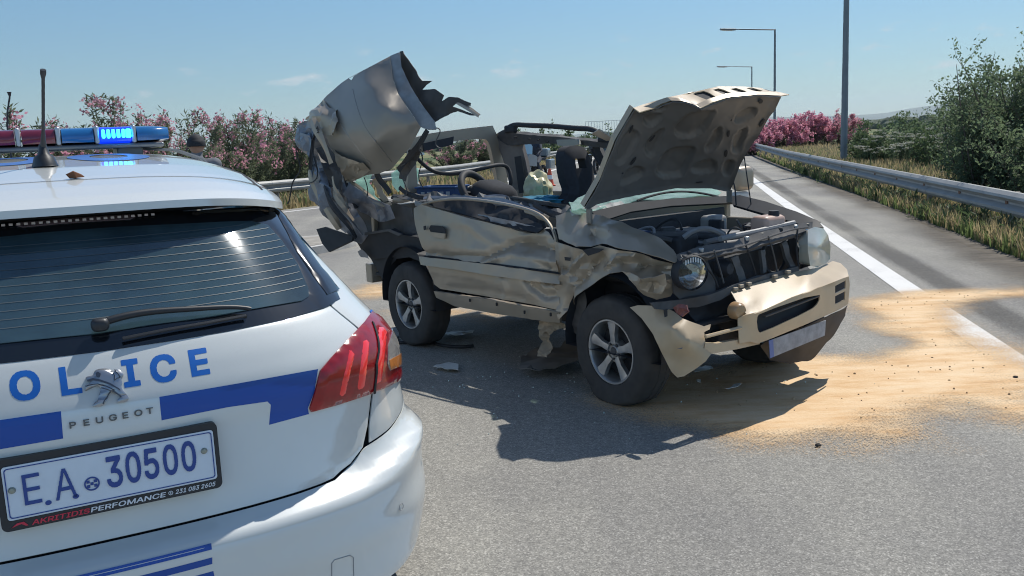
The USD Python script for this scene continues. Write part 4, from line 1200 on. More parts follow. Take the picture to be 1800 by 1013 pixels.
# ---- wheels
def wheel(cx, cy, cz, side, steer=0.0, flat=0.0):
    R0 = 0.335
    prof = [(0.188, -0.085), (0.20, -0.100), (0.245, -0.108), (0.295, -0.102), (0.318, -0.088), (0.330, -0.07), (0.335, -0.035), (0.332, -0.032), (0.332, -0.020), (0.335, -0.017), (0.336, 0.0), (0.335, 0.017), (0.332, 0.020), (0.332, 0.032), (0.335, 0.035), (0.330, 0.07), (0.318, 0.088), (0.295, 0.102), (0.20, 0.10), (0.188, 0.085)]
    v, f = lathe(prof, 64)
    r = np.hypot(v[:, 0], v[:, 2]); a = np.arctan2(v[:, 2], v[:, 0])
    blk = ((np.floor(a / (2 * np.pi) * 64) % 2 == 0) & (r > 0.312))
    v[blk] *= (0.985, 1, 0.985)
    v[:, 2] = np.maximum(v[:, 2], -cz + 0.001)
    v[:, 1] += np.sign(v[:, 1]) * 0.02 * (v[:, 2] < -cz + 0.05) * (np.abs(v[:, 1]) > 0.06)
    Rz = rotm((0, 0, 1), steer)
    T = lambda m: (m[0] * (1, side, 1) @ Rz.T + (cx, cy, cz), m[1] if side > 0 else m[1][:, ::-1])
    w = obj('wheel', T((v, f)), rubber, suv, smooth=35)
    # rim: ring, five tapered spokes, hub, with the drum dark behind
    ro, rr_ = lathe([(0.196, -0.088), (0.192, -0.096), (0.184, -0.096), (0.176, -0.085), (0.170, -0.05), (0.168, 0.08), (0.19, 0.085), (0.196, -0.088)], 48)
    sp = []
    for k in range(5):
        ang = 2 * np.pi * k / 5 + 0.3
        out = [(0.045, -0.020), (0.045, 0.020), (0.10, 0.019), (0.172, 0.034), (0.180, 0.034), (0.180, -0.034), (0.172, -0.034), (0.10, -0.019)]
        P = Polygon(out)
        pts, tri = tri_poly(out, 0.02, jitter=0)
        dpt = np.interp(pts[:, 0], [0.045, 0.09, 0.15, 0.18], [-0.070, -0.076, -0.080, -0.084]) - 0.006 * (1 - np.abs(pts[:, 1]) / 0.036)
        c, s = np.cos(ang), np.sin(ang)
        vv = np.c_[pts[:, 0] * c - pts[:, 1] * s, dpt, pts[:, 0] * s + pts[:, 1] * c]
        sp.append(solid(vv, tri, np.array([0, 0.028, 0])))
    hub = lathe([(0.0, -0.070), (0.030, -0.070), (0.038, -0.062), (0.062, -0.066), (0.066, -0.05), (0.066, -0.02)], 30)
    rim = obj('rim', T(cat_mesh([(ro, rr_), *sp, hub])), alloy, w, smooth=40)
    obj('brake_drum', T(lathe([(0.0, -0.015), (0.15, -0.015), (0.165, 0.0), (0.165, 0.06)], 32)), dark_tr, w, smooth=40)
    obj('hub_cap', T(lathe([(0.0, -0.078), (0.02, -0.077), (0.027, -0.07), (0.027, -0.06)], 20)), grey_tr, rim, smooth=40)
    for k in range(5):
        ang = 2 * np.pi * (k + 0.5) / 5 + 0.3
        lv, lf = lathe([(0.0, -0.078), (0.008, -0.078), (0.010, -0.066)], 6)
        obj('wheel_nut', T((lv + (0.047 * np.cos(ang), 0, 0.047 * np.sin(ang)), lf)), grey_tr, rim)


wheel(0.0, -0.675, 0.328, 1)
wheel(2.25, -0.675, 0.312, 1, steer=-2)
wheel(0.0, 0.675, 0.33, -1)
wheel(2.25, 0.66, 0.32, -1)

# ---- underbody, cabin tub
obj('chassis_frame', cat_mesh([box((1.15, y_, 0.40), (3.3, 0.09, 0.11)) for y_ in (-0.42, 0.42)] + [box((x_, 0, 0.40), (0.09, 0.78, 0.09)) for x_ in (-0.4, 0.5, 1.4, 2.6)]), dark_tr, suv)
obj('axle', tube([(0, -0.6, 0.33), (0, 0.6, 0.33)], 0.045, 10), dark_tr, suv, smooth=40)
obj('axle', tube([(2.25, -0.6, 0.32), (2.25, 0.6, 0.32)], 0.045, 10), dark_tr, suv, smooth=40)
obj('floor_pan', box((0.65, 0, 0.50), (2.6, 1.36, 0.03)), dark_tr, suv)
obj('bulkhead', box((1.93, -0.02, 0.76), (0.04, 1.32, 0.55)), dark_tr, suv)
obj('left_side_panel', cat_mesh([box((1.0, 0.74, 0.80), (1.8, 0.05, 0.60)), box((-0.45, 0.74, 0.86), (0.55, 0.05, 0.50)), box((0.02, 0.74, 0.95), (0.46, 0.05, 0.32))]), paint, suv)
obj('rear_panel', cat_mesh([box((-0.70, 0.0, 0.80), (0.05, 1.30, 0.52)), box((-0.735, 0.0, 0.50), (0.10, 1.40, 0.16))]), paint, suv)
obj('load_floor', box((-0.2, 0, 0.72), (0.9, 1.0, 0.03)), dark_tr, suv)
for s in (-1, 1):
    wv, wf = lathe([(0.40, -0.11), (0.40, 0.14), (0.0, 0.14)], 36)
    up = wv[:, 2] > -0.06
    wv[:, 2] = np.maximum(wv[:, 2], -0.06)
    for cx in (0.0, 2.25):
        obj('wheel_arch_liner', (wv * (1, -s, 1) + (cx, s * 0.66, 0.36 if cx else 0.38), wf), dark_tr, suv, smooth=50)

# ---- right door
door_px = [(728, 366), (740, 360), (770, 368), (830, 385), (880, 397), (915, 407), (945, 411), (958, 403), (967, 408), (976, 425), (981, 455), (985, 500), (986, 546), (940, 536), (860, 522), (775, 508), (764, 500), (752, 465), (742, 430), (731, 395)]
dctrl = [(728, 366, -.755), (740, 440, -.79), (770, 505, -.76), (850, 520, -.77), (985, 545, -.74), (840, 452, -.80), (930, 470, -.765), (985, 480, -.70), (760, 400, -.785), (820, 405, -.775), (880, 425, -.715), (930, 435, -.68), (970, 430, -.69), (850, 390, -.74), (945, 411, -.665), (900, 455, -.735), (870, 490, -.79), (930, 515, -.775), (955, 500, -.725), (800, 435, -.795)]


def creases(lines):
    """Sharp folds: (polyline in the outline's coordinates, half width, depth)."""
    ls = [(LineString(l), w, a) for l, w, a in lines]

    def f(p):
        sp_ = shp_points(p)
        return sum(a * np.clip(1 - distance(l, sp_) / w, 0, 1) ** 1.2 for l, w, a in ls)
    return f


door_folds = creases([([(742, 444), (800, 450), (850, 452), (880, 440), (910, 424), (940, 428), (975, 440)], 10, -0.030), ([(850, 462), (900, 446), (940, 452), (978, 462)], 9, 0.022), ([(820, 392), (850, 415), (880, 430)], 12, 0.014), ([(885, 492), (892, 512), (890, 530)], 8, 0.014), ([(925, 492), (940, 508), (962, 522), (980, 520)], 8, -0.022), ([(948, 492), (962, 506), (978, 508)], 6, 0.018),
                      ([(905, 424), (930, 415), (962, 412)], 9, 0.020), ([(760, 476), (820, 486), (880, 500)], 7, 0.008), ([(790, 506), (860, 510), (920, 524)], 6, -0.010), ([(968, 430), (974, 470), (972, 505)], 6, 0.018)])
dent = jsheet('door', door_px, dctrl, paint, step=4.6, crum=(0.007, 4.0, 3), smooth=26, relief=door_folds)
jsheet('door_moulding', [(737, 451), (800, 458), (860, 465), (930, 474), (984, 482), (985, 500), (930, 494), (860, 484), (800, 474), (741, 466)], [(737, 451, -.80), (860, 465, -.812), (984, 482, -.725), (741, 466, -.806), (860, 484, -.824), (985, 500, -.745), (930, 480, -.785)], paint, step=7, thick=0.02, crum=(0.006, 5, 8), parent=dent)
jsheet('moulding_groove', [(736, 447), (800, 455), (860, 462), (930, 471), (984, 479), (984, 482), (930, 474), (860, 465), (800, 458), (737, 451)], [(737, 451, -.800), (860, 465, -.811), (984, 480, -.735), (930, 474, -.790)], dark, step=6, parent=dent)
jsheet('handle_recess', [(757, 396), (778, 398), (783, 403), (783, 411), (757, 408), (754, 402)], -.806, dark, step=5, parent=dent)
jsheet('door_handle', [(757, 408), (782, 411), (781, 420), (761, 417)], -.815, paint, step=5, thick=0.012, parent=dent)
jsheet('lock', [(744, 398), (748, 397), (749, 404), (745, 405)], -.806, dark, step=4, parent=dent)
sill = jsheet('sill', [(763, 512), (860, 526), (985, 549), (984, 568), (900, 556), (800, 538), (768, 523)], [(763, 512, -.775), (985, 549, -.76), (800, 538, -.755), (984, 568, -.745), (870, 530, -.79)], paint, step=7, thick=0.02, crum=(0.006, 5, 12))
for px in ((826, 528), (873, 535), (922, 549), (968, 553)):
    c_ = JF.on([px], 1, -.795)[0]
    obj('sill_hole', rbox(c_, (0.014, 0.012, 0.024), 0.005), dark, sill)
# collapsed window opening and its bent frame lying on the belt line
jsheet('window_opening', [(742, 358), (800, 352), (870, 355), (930, 370), (958, 388), (962, 403), (948, 411), (915, 407), (880, 397), (830, 384), (770, 368)], [(742, 358, -.70), (958, 390, -.62), (850, 360, -.62), (880, 397, -.70)], dark_tr, step=8, crum=(0.02, 6, 5))
P3 = lambda l: np.array([JF.on([(a, b)], 1, c)[0] for a, b, c in l])
fr1 = obj('door_frame', tube(smooth_path(P3([(742, 360, -.72), (800, 350, -.70), (870, 356, -.68), (925, 368, -.66), (955, 382, -.66), (972, 405, -.68), (979, 432, -.69)]), 34), 0.011, 7), paint, dent, smooth=50)
obj('door_frame', bent_bar(P3([(745, 352, -.62), (820, 350, -.60), (900, 360, -.58), (960, 378, -.58)]), 0.022, 3), bare, dent, smooth=30)
jsheet('window_seal', [(800, 372), (850, 378), (900, 388), (940, 398), (944, 404), (898, 396), (846, 386), (800, 378)], -.69, bare, step=7, parent=dent, crum=(0.01, 8, 2))
jsheet('mirror_sail', [(905, 392), (930, 386), (952, 394), (955, 402), (944, 409), (915, 403)], [(905, 392, -.70), (955, 402, -.69), (930, 386, -.66)], dark_tr, step=7, parent=dent)

# ---- right front wing, crumpled in facets
wing = jsheet('front_wing', [(977, 380), (1000, 376), (1035, 378), (1062, 384), (1095, 394), (1130, 408), (1165, 425), (1184, 440), (1196, 460), (1188, 466), (1150, 455), (1120, 445), (1085, 440), (1060, 432), (1040, 436), (1015, 438), (985, 425)],
              [(977, 380, -.66), (1035, 378, -.60), (1095, 394, -.60), (1165, 425, -.63), (1196, 460, -.70), (985, 425, -.71), (1040, 436, -.79), (1085, 440, -.80), (1150, 455, -.78), (1030, 405, -.70), (1070, 410, -.73), (1050, 420, -.66), (1120, 430, -.72)], paint, step=6, crum=(0.022, 3.4, 21, 2), smooth=24)
jsheet('wing_side', [(980, 424), (1015, 434), (1035, 440), (1060, 431), (1090, 440), (1120, 444), (1160, 456), (1190, 466), (1184, 480), (1190, 500), (1186, 520), (1160, 526), (1140, 518), (1128, 506), (1112, 484), (1098, 477), (1078, 480), (1052, 494), (1030, 510), (1010, 530), (996, 550), (988, 562), (984, 545), (985, 500), (981, 455)],
       [(980, 424, -.70), (1060, 431, -.78), (1120, 444, -.77), (1190, 466, -.70), (1186, 520, -.66), (1140, 518, -.73), (1112, 484, -.78), (1078, 480, -.80), (1030, 510, -.79), (988, 562, -.74), (985, 480, -.66), (1020, 470, -.74), (1000, 500, -.70), (1050, 462, -.70), (1080, 455, -.80), (1130, 470, -.70), (1150, 490, -.80), (1165, 475, -.68), (1010, 450, -.76), (1100, 462, -.73), (1170, 505, -.74)], paint, step=4.6, crum=(0.028, 3.6, 31, 2), smooth=20, parent=wing, relief=creases([([(985, 500), (1010, 470), (1030, 452)], 8, 0.03), ([(1000, 540), (1012, 505), (1040, 475), (1062, 450)], 7, -0.03), ([(1070, 470), (1090, 452), (1122, 450)], 7, 0.03), ([(1115, 480), (1140, 465), (1180, 470)], 7, -0.03), ([(1130, 500), (1150, 488), (1180, 492)], 6, 0.03), ([(990, 470), (1006, 475), (1020, 500)], 6, -0.025)]))
jsheet('wing_flap', [(1095, 474), (1110, 480), (1130, 488), (1150, 486), (1170, 480), (1172, 500), (1166, 515), (1150, 513), (1148, 498), (1140, 512), (1124, 506), (1108, 490)], [(1095, 474, -.80), (1130, 488, -.87), (1170, 480, -.80), (1166, 515, -.78), (1148, 498, -.79), (1124, 506, -.83)], paint, step=5, crum=(0.016, 9, 41), smooth=15, parent=wing)
jsheet('tear', [(1024, 440), (1040, 436), (1062, 438), (1052, 444), (1034, 450)], -.83, dark, step=5, parent=wing)
jsheet('tear', [(992, 452), (1003, 453), (1002, 459), (993, 458)], -.79, dark, step=4, parent=wing)
jsheet('inner_wing', [(1005, 545), (1020, 515), (1050, 492), (1090, 478), (1120, 500), (1150, 530), (1110, 545), (1060, 560), (1015, 590), (1000, 572)], -.50, dark_tr, step=10, crum=(0.02, 6, 6))
jsheet('hanging_liner', [(1000, 560), (1012, 528), (1030, 512), (1034, 530), (1024, 570), (1018, 590), (1004, 582)], -.70, grey_tr, step=7, crum=(0.012, 8, 9))
jsheet('hanging_rag', [(950, 565), (975, 560), (1000, 574), (975, 582), (966, 596), (972, 612), (962, 628), (946, 626), (955, 600), (952, 585)], [(950, 565, -.70), (975, 560, -.70), (1000, 574, -.68), (962, 628, -.74), (966, 596, -.66)], mat('muddy_felt', (0.36, 0.30, 0.22), 0.9, var=0.4, vscale=14), step=5, crum=(0.02, 12, 13), smooth=25)

# ---- bumper, front corner, number plate
bx = lambda l: [(a, b, c) for a, b, c in l]
bumper = jsheet('front_bumper', [(1285, 513), (1300, 506), (1360, 488), (1400, 478), (1440, 470), (1464, 459), (1478, 463), (1489, 474), (1492, 487), (1480, 491), (1440, 507), (1392, 524), (1342, 547), (1328, 551), (1314, 554), (1298, 536)],
                [(1285, 513, 2.83), (1464, 459, 2.74), (1400, 478, 2.81), (1492, 487, 2.90), (1440, 507, 3.0), (1392, 524, 3.0), (1314, 554, 2.98), (1342, 547, 3.0), (1489, 474, 2.82), (1320, 530, 2.93), (1420, 492, 2.93)], bumper_paint, ax=0, step=7, thick=0.006, smooth=50)
jsheet('bumper_face', [(1313, 553), (1328, 550), (1342, 546), (1392, 523), (1440, 506), (1480, 490), (1492, 486), (1494, 500), (1491, 535), (1470, 547), (1420, 569), (1352, 597), (1332, 604), (1318, 601), (1300, 604), (1297, 560)],
       [(1313, 553, 2.985), (1392, 523, 3.005), (1440, 506, 3.005), (1492, 486, 2.90), (1494, 500, 2.89), (1491, 535, 2.88), (1352, 597, 2.985), (1420, 569, 2.985), (1300, 604, 2.96), (1297, 560, 2.95), (1380, 550, 3.01)], bumper_paint, ax=0, step=7, thick=0.006, smooth=50,
       holes=[chaikin([(1330, 560), (1335, 551), (1442, 514), (1440, 532), (1426, 545), (1338, 586), (1332, 582)], 1), [(1468, 503), (1487, 493), (1486, 507), (1468, 516)], [(1468, 521), (1486, 512), (1485, 527), (1468, 535)]], parent=bumper)
jsheet('grille_mesh', [(1325, 562), (1335, 546), (1446, 508), (1446, 535), (1430, 552), (1338, 594), (1326, 588)], 2.93, dark_tr, ax=0, step=9, parent=bumper)
jsheet('slat_backing', [(1464, 498), (1490, 485), (1489, 532), (1464, 540)], 2.80, dark_tr, ax=0, step=9, parent=bumper)
obj('intake_edge', tube(smooth_path(JF.on([(1345, 556), (1380, 543), (1440, 520)], 0, 2.98), 10), 0.007, 6), grey_tr, bumper, smooth=40)
obj('intake_bar', tube(JF.on([(1240, 592), (1302, 576)], 0, 2.955), 0.010, 6), bumper_paint, bumper, smooth=40)
jsheet('bumper_lower_bar', [(1240, 602), (1260, 604), (1300, 597), (1334, 590), (1336, 605), (1296, 614), (1252, 622), (1238, 613)], 2.95, bumper_paint, ax=0, step=7, thick=0.03, parent=bumper)
jsheet('bumper_void', [(1205, 545), (1240, 520), (1322, 505), (1325, 600), (1240, 606)], 2.72, dark_tr, ax=0, step=12, crum=(0.02, 6, 3), parent=bumper)
fl = JF.on([(1297, 547)], 0, 2.93)[0]
fv, ff = lathe([(0.0, 0.03), (0.035, 0.026), (0.046, 0.012), (0.048, -0.03)], 22, 'z')
obj('fog_lamp', (np.c_[fv[:, 2], fv[:, 0], fv[:, 1]] @ rotm((0, 0, 1), -12).T + fl, ff), mat('amber_dusty', (0.36, 0.22, 0.11), 0.3, coat=0.5), bumper, smooth=40)
for px in ((1292, 508), (1302, 503), (1316, 499), (1362, 486), (1385, 478)):
    obj('bumper_clip', rbox(JF.on([px], 0, 2.83)[0], (0.025, 0.035, 0.018), 0.005), paint, bumper)
jsheet('bumper_flange', [(1282, 512), (1330, 497), (1372, 485), (1374, 488), (1330, 501), (1284, 516)], 2.82, paint_in, ax=0, step=7, thick=0.012, parent=bumper)
plate_s = jsheet('number_plate', [(1352, 599), (1452, 563), (1450, 590), (1354, 630)], 2.985, mat('worn_plate', (0.34, 0.34, 0.34), 0.55, var=0.45, vscale=16), ax=0, step=12, thick=0.004)
jsheet('plate_band', [(1352, 599), (1359, 596.5), (1361, 627), (1354, 630)], 2.990, mat('plate_band_blue', (0.10, 0.14, 0.30), 0.5), ax=0, step=8, parent=plate_s)
jsheet('air_dam', [(1334, 606), (1352, 598), (1420, 570), (1490, 537), (1487, 556), (1462, 588), (1440, 615), (1424, 632), (1385, 637), (1352, 632)], [(1334, 606, 2.93), (1490, 537, 2.85), (1424, 632, 2.72), (1385, 637, 2.74), (1352, 632, 2.80), (1420, 570, 2.96)], dark_tr, ax=0, step=9, crum=(0.01, 5, 4))
corner = jsheet('bumper_corner', [(1108, 541), (1122, 537), (1150, 538), (1170, 541), (1185, 548), (1200, 560), (1215, 566), (1238, 574), (1250, 570), (1248, 579), (1238, 584), (1240, 600), (1237, 612), (1251, 622), (1241, 636), (1225, 648), (1203, 662), (1191, 664), (1181, 654), (1166, 625), (1148, 588), (1128, 560)],
                [(1108, 541, -.80), (1150, 538, -.79), (1190, 600, -.905), (1191, 664, -.87), (1245, 600, -.74), (1200, 560, -.82), (1170, 541, -.76), (1166, 625, -.87), (1148, 588, -.86), (1225, 648, -.80), (1250, 572, -.66), (1180, 575, -.90), (1210, 600, -.88)], bumper_paint, step=6, thick=0.005, crum=(0.006, 5, 17), smooth=40)
jsheet('broken_signal', [(1184, 541), (1195, 534), (1207, 536), (1211, 548), (1201, 556), (1188, 550)], -.865, mat('signal_red', (0.20, 0.06, 0.05), 0.4, var=0.5, vscale=60), step=5, thick=0.01, crum=(0.008, 20, 2), parent=corner, smooth=15)
jsheet('bolt_hole', [(1166, 545), (1172, 543), (1173, 556), (1168, 558)], -.865, dark, step=4, parent=corner)
jsheet('scratch', [(1190, 613), (1200, 611), (1198, 614)], -.925, bare, step=4, parent=corner)

# ---- lamps and radiator support
hl = JF.on([(1217, 480)], 0, 2.79)[0]
hR = rotm((0, 0, 1), -18)
def xl_(prof, n=36):
    v, f = lathe(prof, n, 'z')
    return np.c_[v[:, 2], v[:, 0], v[:, 1]] @ hR.T + hl, f
lampR = obj('headlamp', xl_([(0.090, 0.010), (0.096, 0.0), (0.096, -0.06), (0.06, -0.12), (0.0, -0.13)], 36), dark_tr, suv, smooth=40)
obj('reflector_bowl', xl_([(0.092, 0.0), (0.085, -0.03), (0.06, -0.06), (0.03, -0.075), (0.0, -0.08)]), shiny, lampR, smooth=60)
obj('bulb', xl_([(0.0, -0.02), (0.013, -0.024), (0.014, -0.05), (0.02, -0.06), (0.02, -0.075)], 16), grey_tr, lampR, smooth=40)
obj('lamp_lens', xl_([(0.0, 0.012), (0.05, 0.009), (0.09, 0.0)]), clear_glass, lampR, smooth=60)
for k in range(7):
    y_ = -0.045 + 0.015 * k
    z_ = math.sqrt(max(0.09 ** 2 - y_ ** 2, 0)) - 0.006
    obj('lens_flute', (lambda b: ((b[0] @ hR.T) + hl, b[1]))(box((0.010, y_, z_ - 0.012), (0.004, 0.006, 0.026))), mat('flute_glass', (0.62, 0.66, 0.68), 0.15), lampR)
jsheet('lamp_surround', [(1183, 472), (1197, 462), (1215, 444), (1240, 450), (1250, 474), (1257, 490), (1258, 512), (1230, 524), (1196, 527), (1184, 515)], [(1183, 472, 2.70), (1250, 474, 2.76), (1258, 512, 2.78), (1184, 515, 2.70), (1215, 444, 2.70)], grey_tr, ax=0, step=6, thick=0.01, holes=[np.c_[1217 + 24 * np.cos(np.linspace(0, 2 * np.pi, 26)[:-1]), 480 + 30 * np.sin(np.linspace(0, 2 * np.pi, 26)[:-1])]], smooth=40)
lens_y = mat('hazy_lens', (0.50, 0.49, 0.41), 0.18, coat=1.0, var=0.15, vscale=10)
lampL = jsheet('headlamp', [(1420, 404), (1432, 399), (1448, 402), (1456, 414), (1460, 434), (1459, 456), (1450, 465), (1436, 470), (1424, 467), (1420, 440)], [(1420, 404, 2.80), (1460, 434, 2.76), (1440, 435, 2.87), (1436, 470, 2.80), (1448, 402, 2.78), (1420, 440, 2.84)], lens_y, ax=0, step=6, thick=0.07, smooth=60)
jsheet('lamp_side', [(1396, 410), (1408, 402), (1421, 403), (1422, 440), (1425, 467), (1408, 472), (1404, 440)], [(1396, 410, 2.72), (1421, 403, 2.79), (1425, 467, 2.80), (1408, 472, 2.74)], shiny, ax=0, step=6, thick=0.01, crum=(0.006, 9, 3), parent=lampL)
jsheet('lamp_recess', [(1385, 418), (1402, 408), (1412, 430), (1412, 470), (1396, 474)], 2.68, dark_tr, ax=0, step=8, parent=lampL)
rad = jsheet('radiator', [(1240, 462), (1300, 448), (1410, 415), (1412, 472), (1306, 503), (1250, 512)], 2.66, mat('radiator_fins', (0.02, 0.022, 0.026), 0.5, 0.3, bump=0.6, bscale=300, dist=0.004), ax=0, step=12, thick=0.04)
support = jsheet('radiator_support', [(1193, 447), (1215, 440), (1240, 432), (1290, 428), (1302, 419), (1360, 404), (1400, 395), (1426, 392), (1428, 404), (1400, 413), (1310, 441), (1246, 454), (1217, 449), (1197, 456)], [(1193, 447, 2.74), (1290, 428, 2.76), (1426, 392, 2.74), (1310, 441, 2.79), (1400, 413, 2.79)], grey_tr, ax=0, step=7, thick=0.03, crum=(0.010, 6, 23))
for poly in ([(1284, 454), (1297, 449), (1303, 470), (1310, 492), (1298, 497), (1292, 475)], [(1373, 428), (1382, 424), (1390, 450), (1398, 473), (1391, 477), (1382, 455)], [(1336, 441), (1343, 439), (1346, 478), (1340, 481)]):
    jsheet('support_strut', poly, 2.77, grey_tr, ax=0, step=6, thick=0.02, crum=(0.006, 12, 4), parent=support)
for k, (x_, y_) in enumerate(((1210, 446), (1232, 440), (1262, 434), (1288, 431), (1312, 420), (1338, 413), (1372, 404), (1398, 399), (1418, 396))):
    obj('support_bolt', rbox(JF.on([(x_, y_)], 0, 2.75)[0], (0.03, 0.028, 0.026), 0.007, rotm((0, 0, 1), 20 * k), 8), [dark_tr, _mats['alloy_rim'], paint_in][k % 3], support)
for k, l_ in enumerate(([(1200, 450), (1225, 462), (1250, 480), (1262, 505)], [(1255, 440), (1262, 462), (1272, 498)], [(1310, 430), (1320, 455), (1330, 490)], [(1350, 415), (1358, 440), (1366, 478)], [(1402, 404), (1400, 430), (1404, 468)], [(1196, 456), (1240, 446), (1300, 434), (1360, 414), (1420, 400)])):
    obj('wiring', tube(smooth_path(JF.on(l_, 0, 2.79), 14), 0.0055, 6), [dark_tr, grey_tr][k % 2], support, smooth=50)
obj('radiator_tank', tube(JF.on([(1266, 420), (1330, 407), (1396, 392)], 0, 2.70), 0.016, 8), mat('tank_grey', (0.20, 0.20, 0.20), 0.5), rad, smooth=40)
hv, hf = lathe([(0.0, 0.04), (0.03, 0.035), (0.055, 0.0), (0.055, -0.03), (0.0, -0.03)], 24, 'z')
obj('horn', (np.c_[hv[:, 2], hv[:, 0], hv[:, 1]] + JF.on([(1275, 472)], 0, 2.74)[0], hf), dark_tr, suv, smooth=40)
obj('fan_shroud', tube(JF.on([(1362, 447)], 0, 2.70)[0] + 0.115 * np.c_[0 * np.linspace(0, 6.28, 30), np.cos(np.linspace(0, 6.28, 30)), np.sin(np.linspace(0, 6.28, 30))], 0.012, 6), dark_tr, rad, smooth=40)
jsheet('valance', [(1140, 532), (1190, 528), (1240, 520), (1290, 500), (1345, 482), (1400, 468), (1402, 476), (1345, 493), (1296, 510), (1262, 528), (1225, 540), (1170, 545), (1150, 543)], [(1140, 532, 2.66), (1240, 520, 2.80), (1402, 470, 2.78), (1290, 505, 2.82), (1225, 540, 2.76)], grey_tr, ax=0, step=8, thick=0.02, crum=(0.012, 6, 27))

# ---- engine bay
bay = obj('engine_bay_tray', box((2.35, -0.06, 0.52), (0.9, 1.2, 0.03)), dark_tr, suv)
jsheet('left_wing', [(1283, 346), (1300, 343), (1345, 354), (1400, 372), (1438, 388), (1448, 400), (1428, 400), (1380, 386), (1330, 372), (1288, 360)], [(1283, 346, .66), (1300, 343, .68), (1448, 400, .56), (1428, 400, .50), (1288, 360, .60)], dark_tr, step=8, thick=0.02)  # dark colour stands for the shade on the inner side of the wing
obj('left_wing_outer', cat_mesh([box((2.25, 0.66, 0.86), (0.85, 0.04, 0.22))]), paint, suv)
eng = obj('engine_block', cat_mesh([rbox((2.28, -0.02, 0.74), (0.52, 0.46, 0.34), 0.04), rbox((2.28, 0.02, 0.925), (0.46, 0.22, 0.06), 0.025)]), mat('cast_alloy', (0.11, 0.11, 0.115), 0.55, 0.5, var=0.4, vscale=18), suv, smooth=40)
obj('air_filter_box', rbox((2.30, -0.36, 0.89), (0.34, 0.26, 0.16), 0.03, rotm((0, 0, 1), 14)), dark_tr, suv, smooth=40)
obj('battery', cat_mesh([rbox((2.10, -0.42, 0.88), (0.20, 0.18, 0.18), 0.01), rbox((2.10, -0.42, 0.975), (0.17, 0.15, 0.015), 0.005)]), mat('battery_blue', (0.02, 0.05, 0.12), 0.4), suv, smooth=40)
res = obj('coolant_reservoir', rbox(JF.on([(1350, 393)], 2, 0.995)[0], (0.13, 0.20, 0.10), 0.03), mat('reservoir_plastic', (0.48, 0.33, 0.26), 0.45, var=0.2, vscale=12), suv, smooth=40)
rc = JF.on([(1350, 393)], 2, 0.995)[0] + (0.02, 0.03, 0.055)
obj('reservoir_cap', (lathe([(0, 0.02), (0.03, 0.02), (0.033, 0.0), (0.033, -0.02)], 18, 'z')[0] + rc, lathe([(0, 0.02), (0.03, 0.02), (0.033, 0.0), (0.033, -0.02)], 18, 'z')[1]), dark_tr, res, smooth=40)
obj('washer_bottle', rbox((2.08, 0.36, 0.95), (0.13, 0.15, 0.12), 0.03), mat('washer_white', (0.30, 0.29, 0.27), 0.5, var=0.3), suv, smooth=40)
obj('strut_tower', cat_mesh([rbox((2.15, s * 0.52, 0.80), (0.26, 0.2, 0.24), 0.05) for s in (-1,)]), dark_tr, suv, smooth=40)
erng = np.random.default_rng(12)
for k in range(15):
    a_ = np.array([erng.uniform(2.0, 2.55), erng.uniform(-0.48, 0.45), erng.uniform(0.90, 0.99)])
    b_ = a_ + np.array([erng.uniform(-0.25, 0.25), erng.uniform(-0.3, 0.3), erng.uniform(-0.06, 0.02)])
    m_ = (a_ + b_) / 2 + np.array([0, erng.uniform(-0.08, 0.08), erng.uniform(0.0, 0.06)])
    obj('hose', tube(smooth_path([a_, m_, b_], 12), erng.choice([0.006, 0.009, 0.016]), 7), [dark_tr, grey_tr, _mats['tank_grey']][k % 3], suv, smooth=50)
for k in range(10):
    obj('engine_part', rbox((erng.uniform(2.05, 2.55), erng.uniform(-0.4, 0.4), erng.uniform(0.86, 0.95)), erng.uniform(0.04, 0.12, 3), 0.012, rotm((0, 0, 1), erng.uniform(0, 90)), 8), [dark_tr, grey_tr, _mats['cast_alloy']][k % 3], suv, smooth=40)
jsheet('cowl', [(1040, 372), (1100, 358), (1180, 349), (1290, 344), (1296, 356), (1180, 362), (1110, 372), (1055, 390)], [(1040, 372, 1.92), (1290, 344, 1.92), (1296, 356, 1.96), (1055, 390, 1.96)], dark_tr, ax=0, step=9, thick=0.02)
jsheet('windscreen', [(1000, 357), (1030, 345), (1080, 338), (1140, 331), (1200, 327), (1250, 329), (1268, 339), (1262, 345), (1200, 350), (1130, 354), (1070, 364), (1045, 372), (1005, 372)], [(1000, 357, 1.70), (1140, 331, 1.55), (1250, 329, 1.68), (1262, 345, 1.84), (1130, 354, 1.86), (1045, 372, 1.88), (1070, 350, 1.68), (1200, 340, 1.70)], green_glass, ax=0, step=9, thick=0.005, crum=(0.012, 6, 19), smooth=40)
wpr = obj('windscreen_wiper', tube(smooth_path(JF.on([(1120, 353), (1140, 346), (1170, 339), (1200, 337), (1262, 346)], 0, 1.86), 16), 0.008, 6), dark_tr, suv, smooth=40)
obj('wiper_blade', tube(JF.on([(1125, 358), (1170, 352), (1240, 350)], 0, 1.88), 0.006, 6), dark_tr, wpr)
jsheet('scuttle_trim', [(1000, 372), (1040, 366), (1090, 356), (1100, 362), (1050, 376), (1005, 382)], [(1000, 372, 1.82), (1040, 366, 1.82), (1100, 362, 1.86), (1005, 382, 1.86)], mat('torn_trim', (0.30, 0.31, 0.30), 0.6, var=0.4, vscale=20), ax=0, step=7, thick=0.006, crum=(0.015, 10, 29))

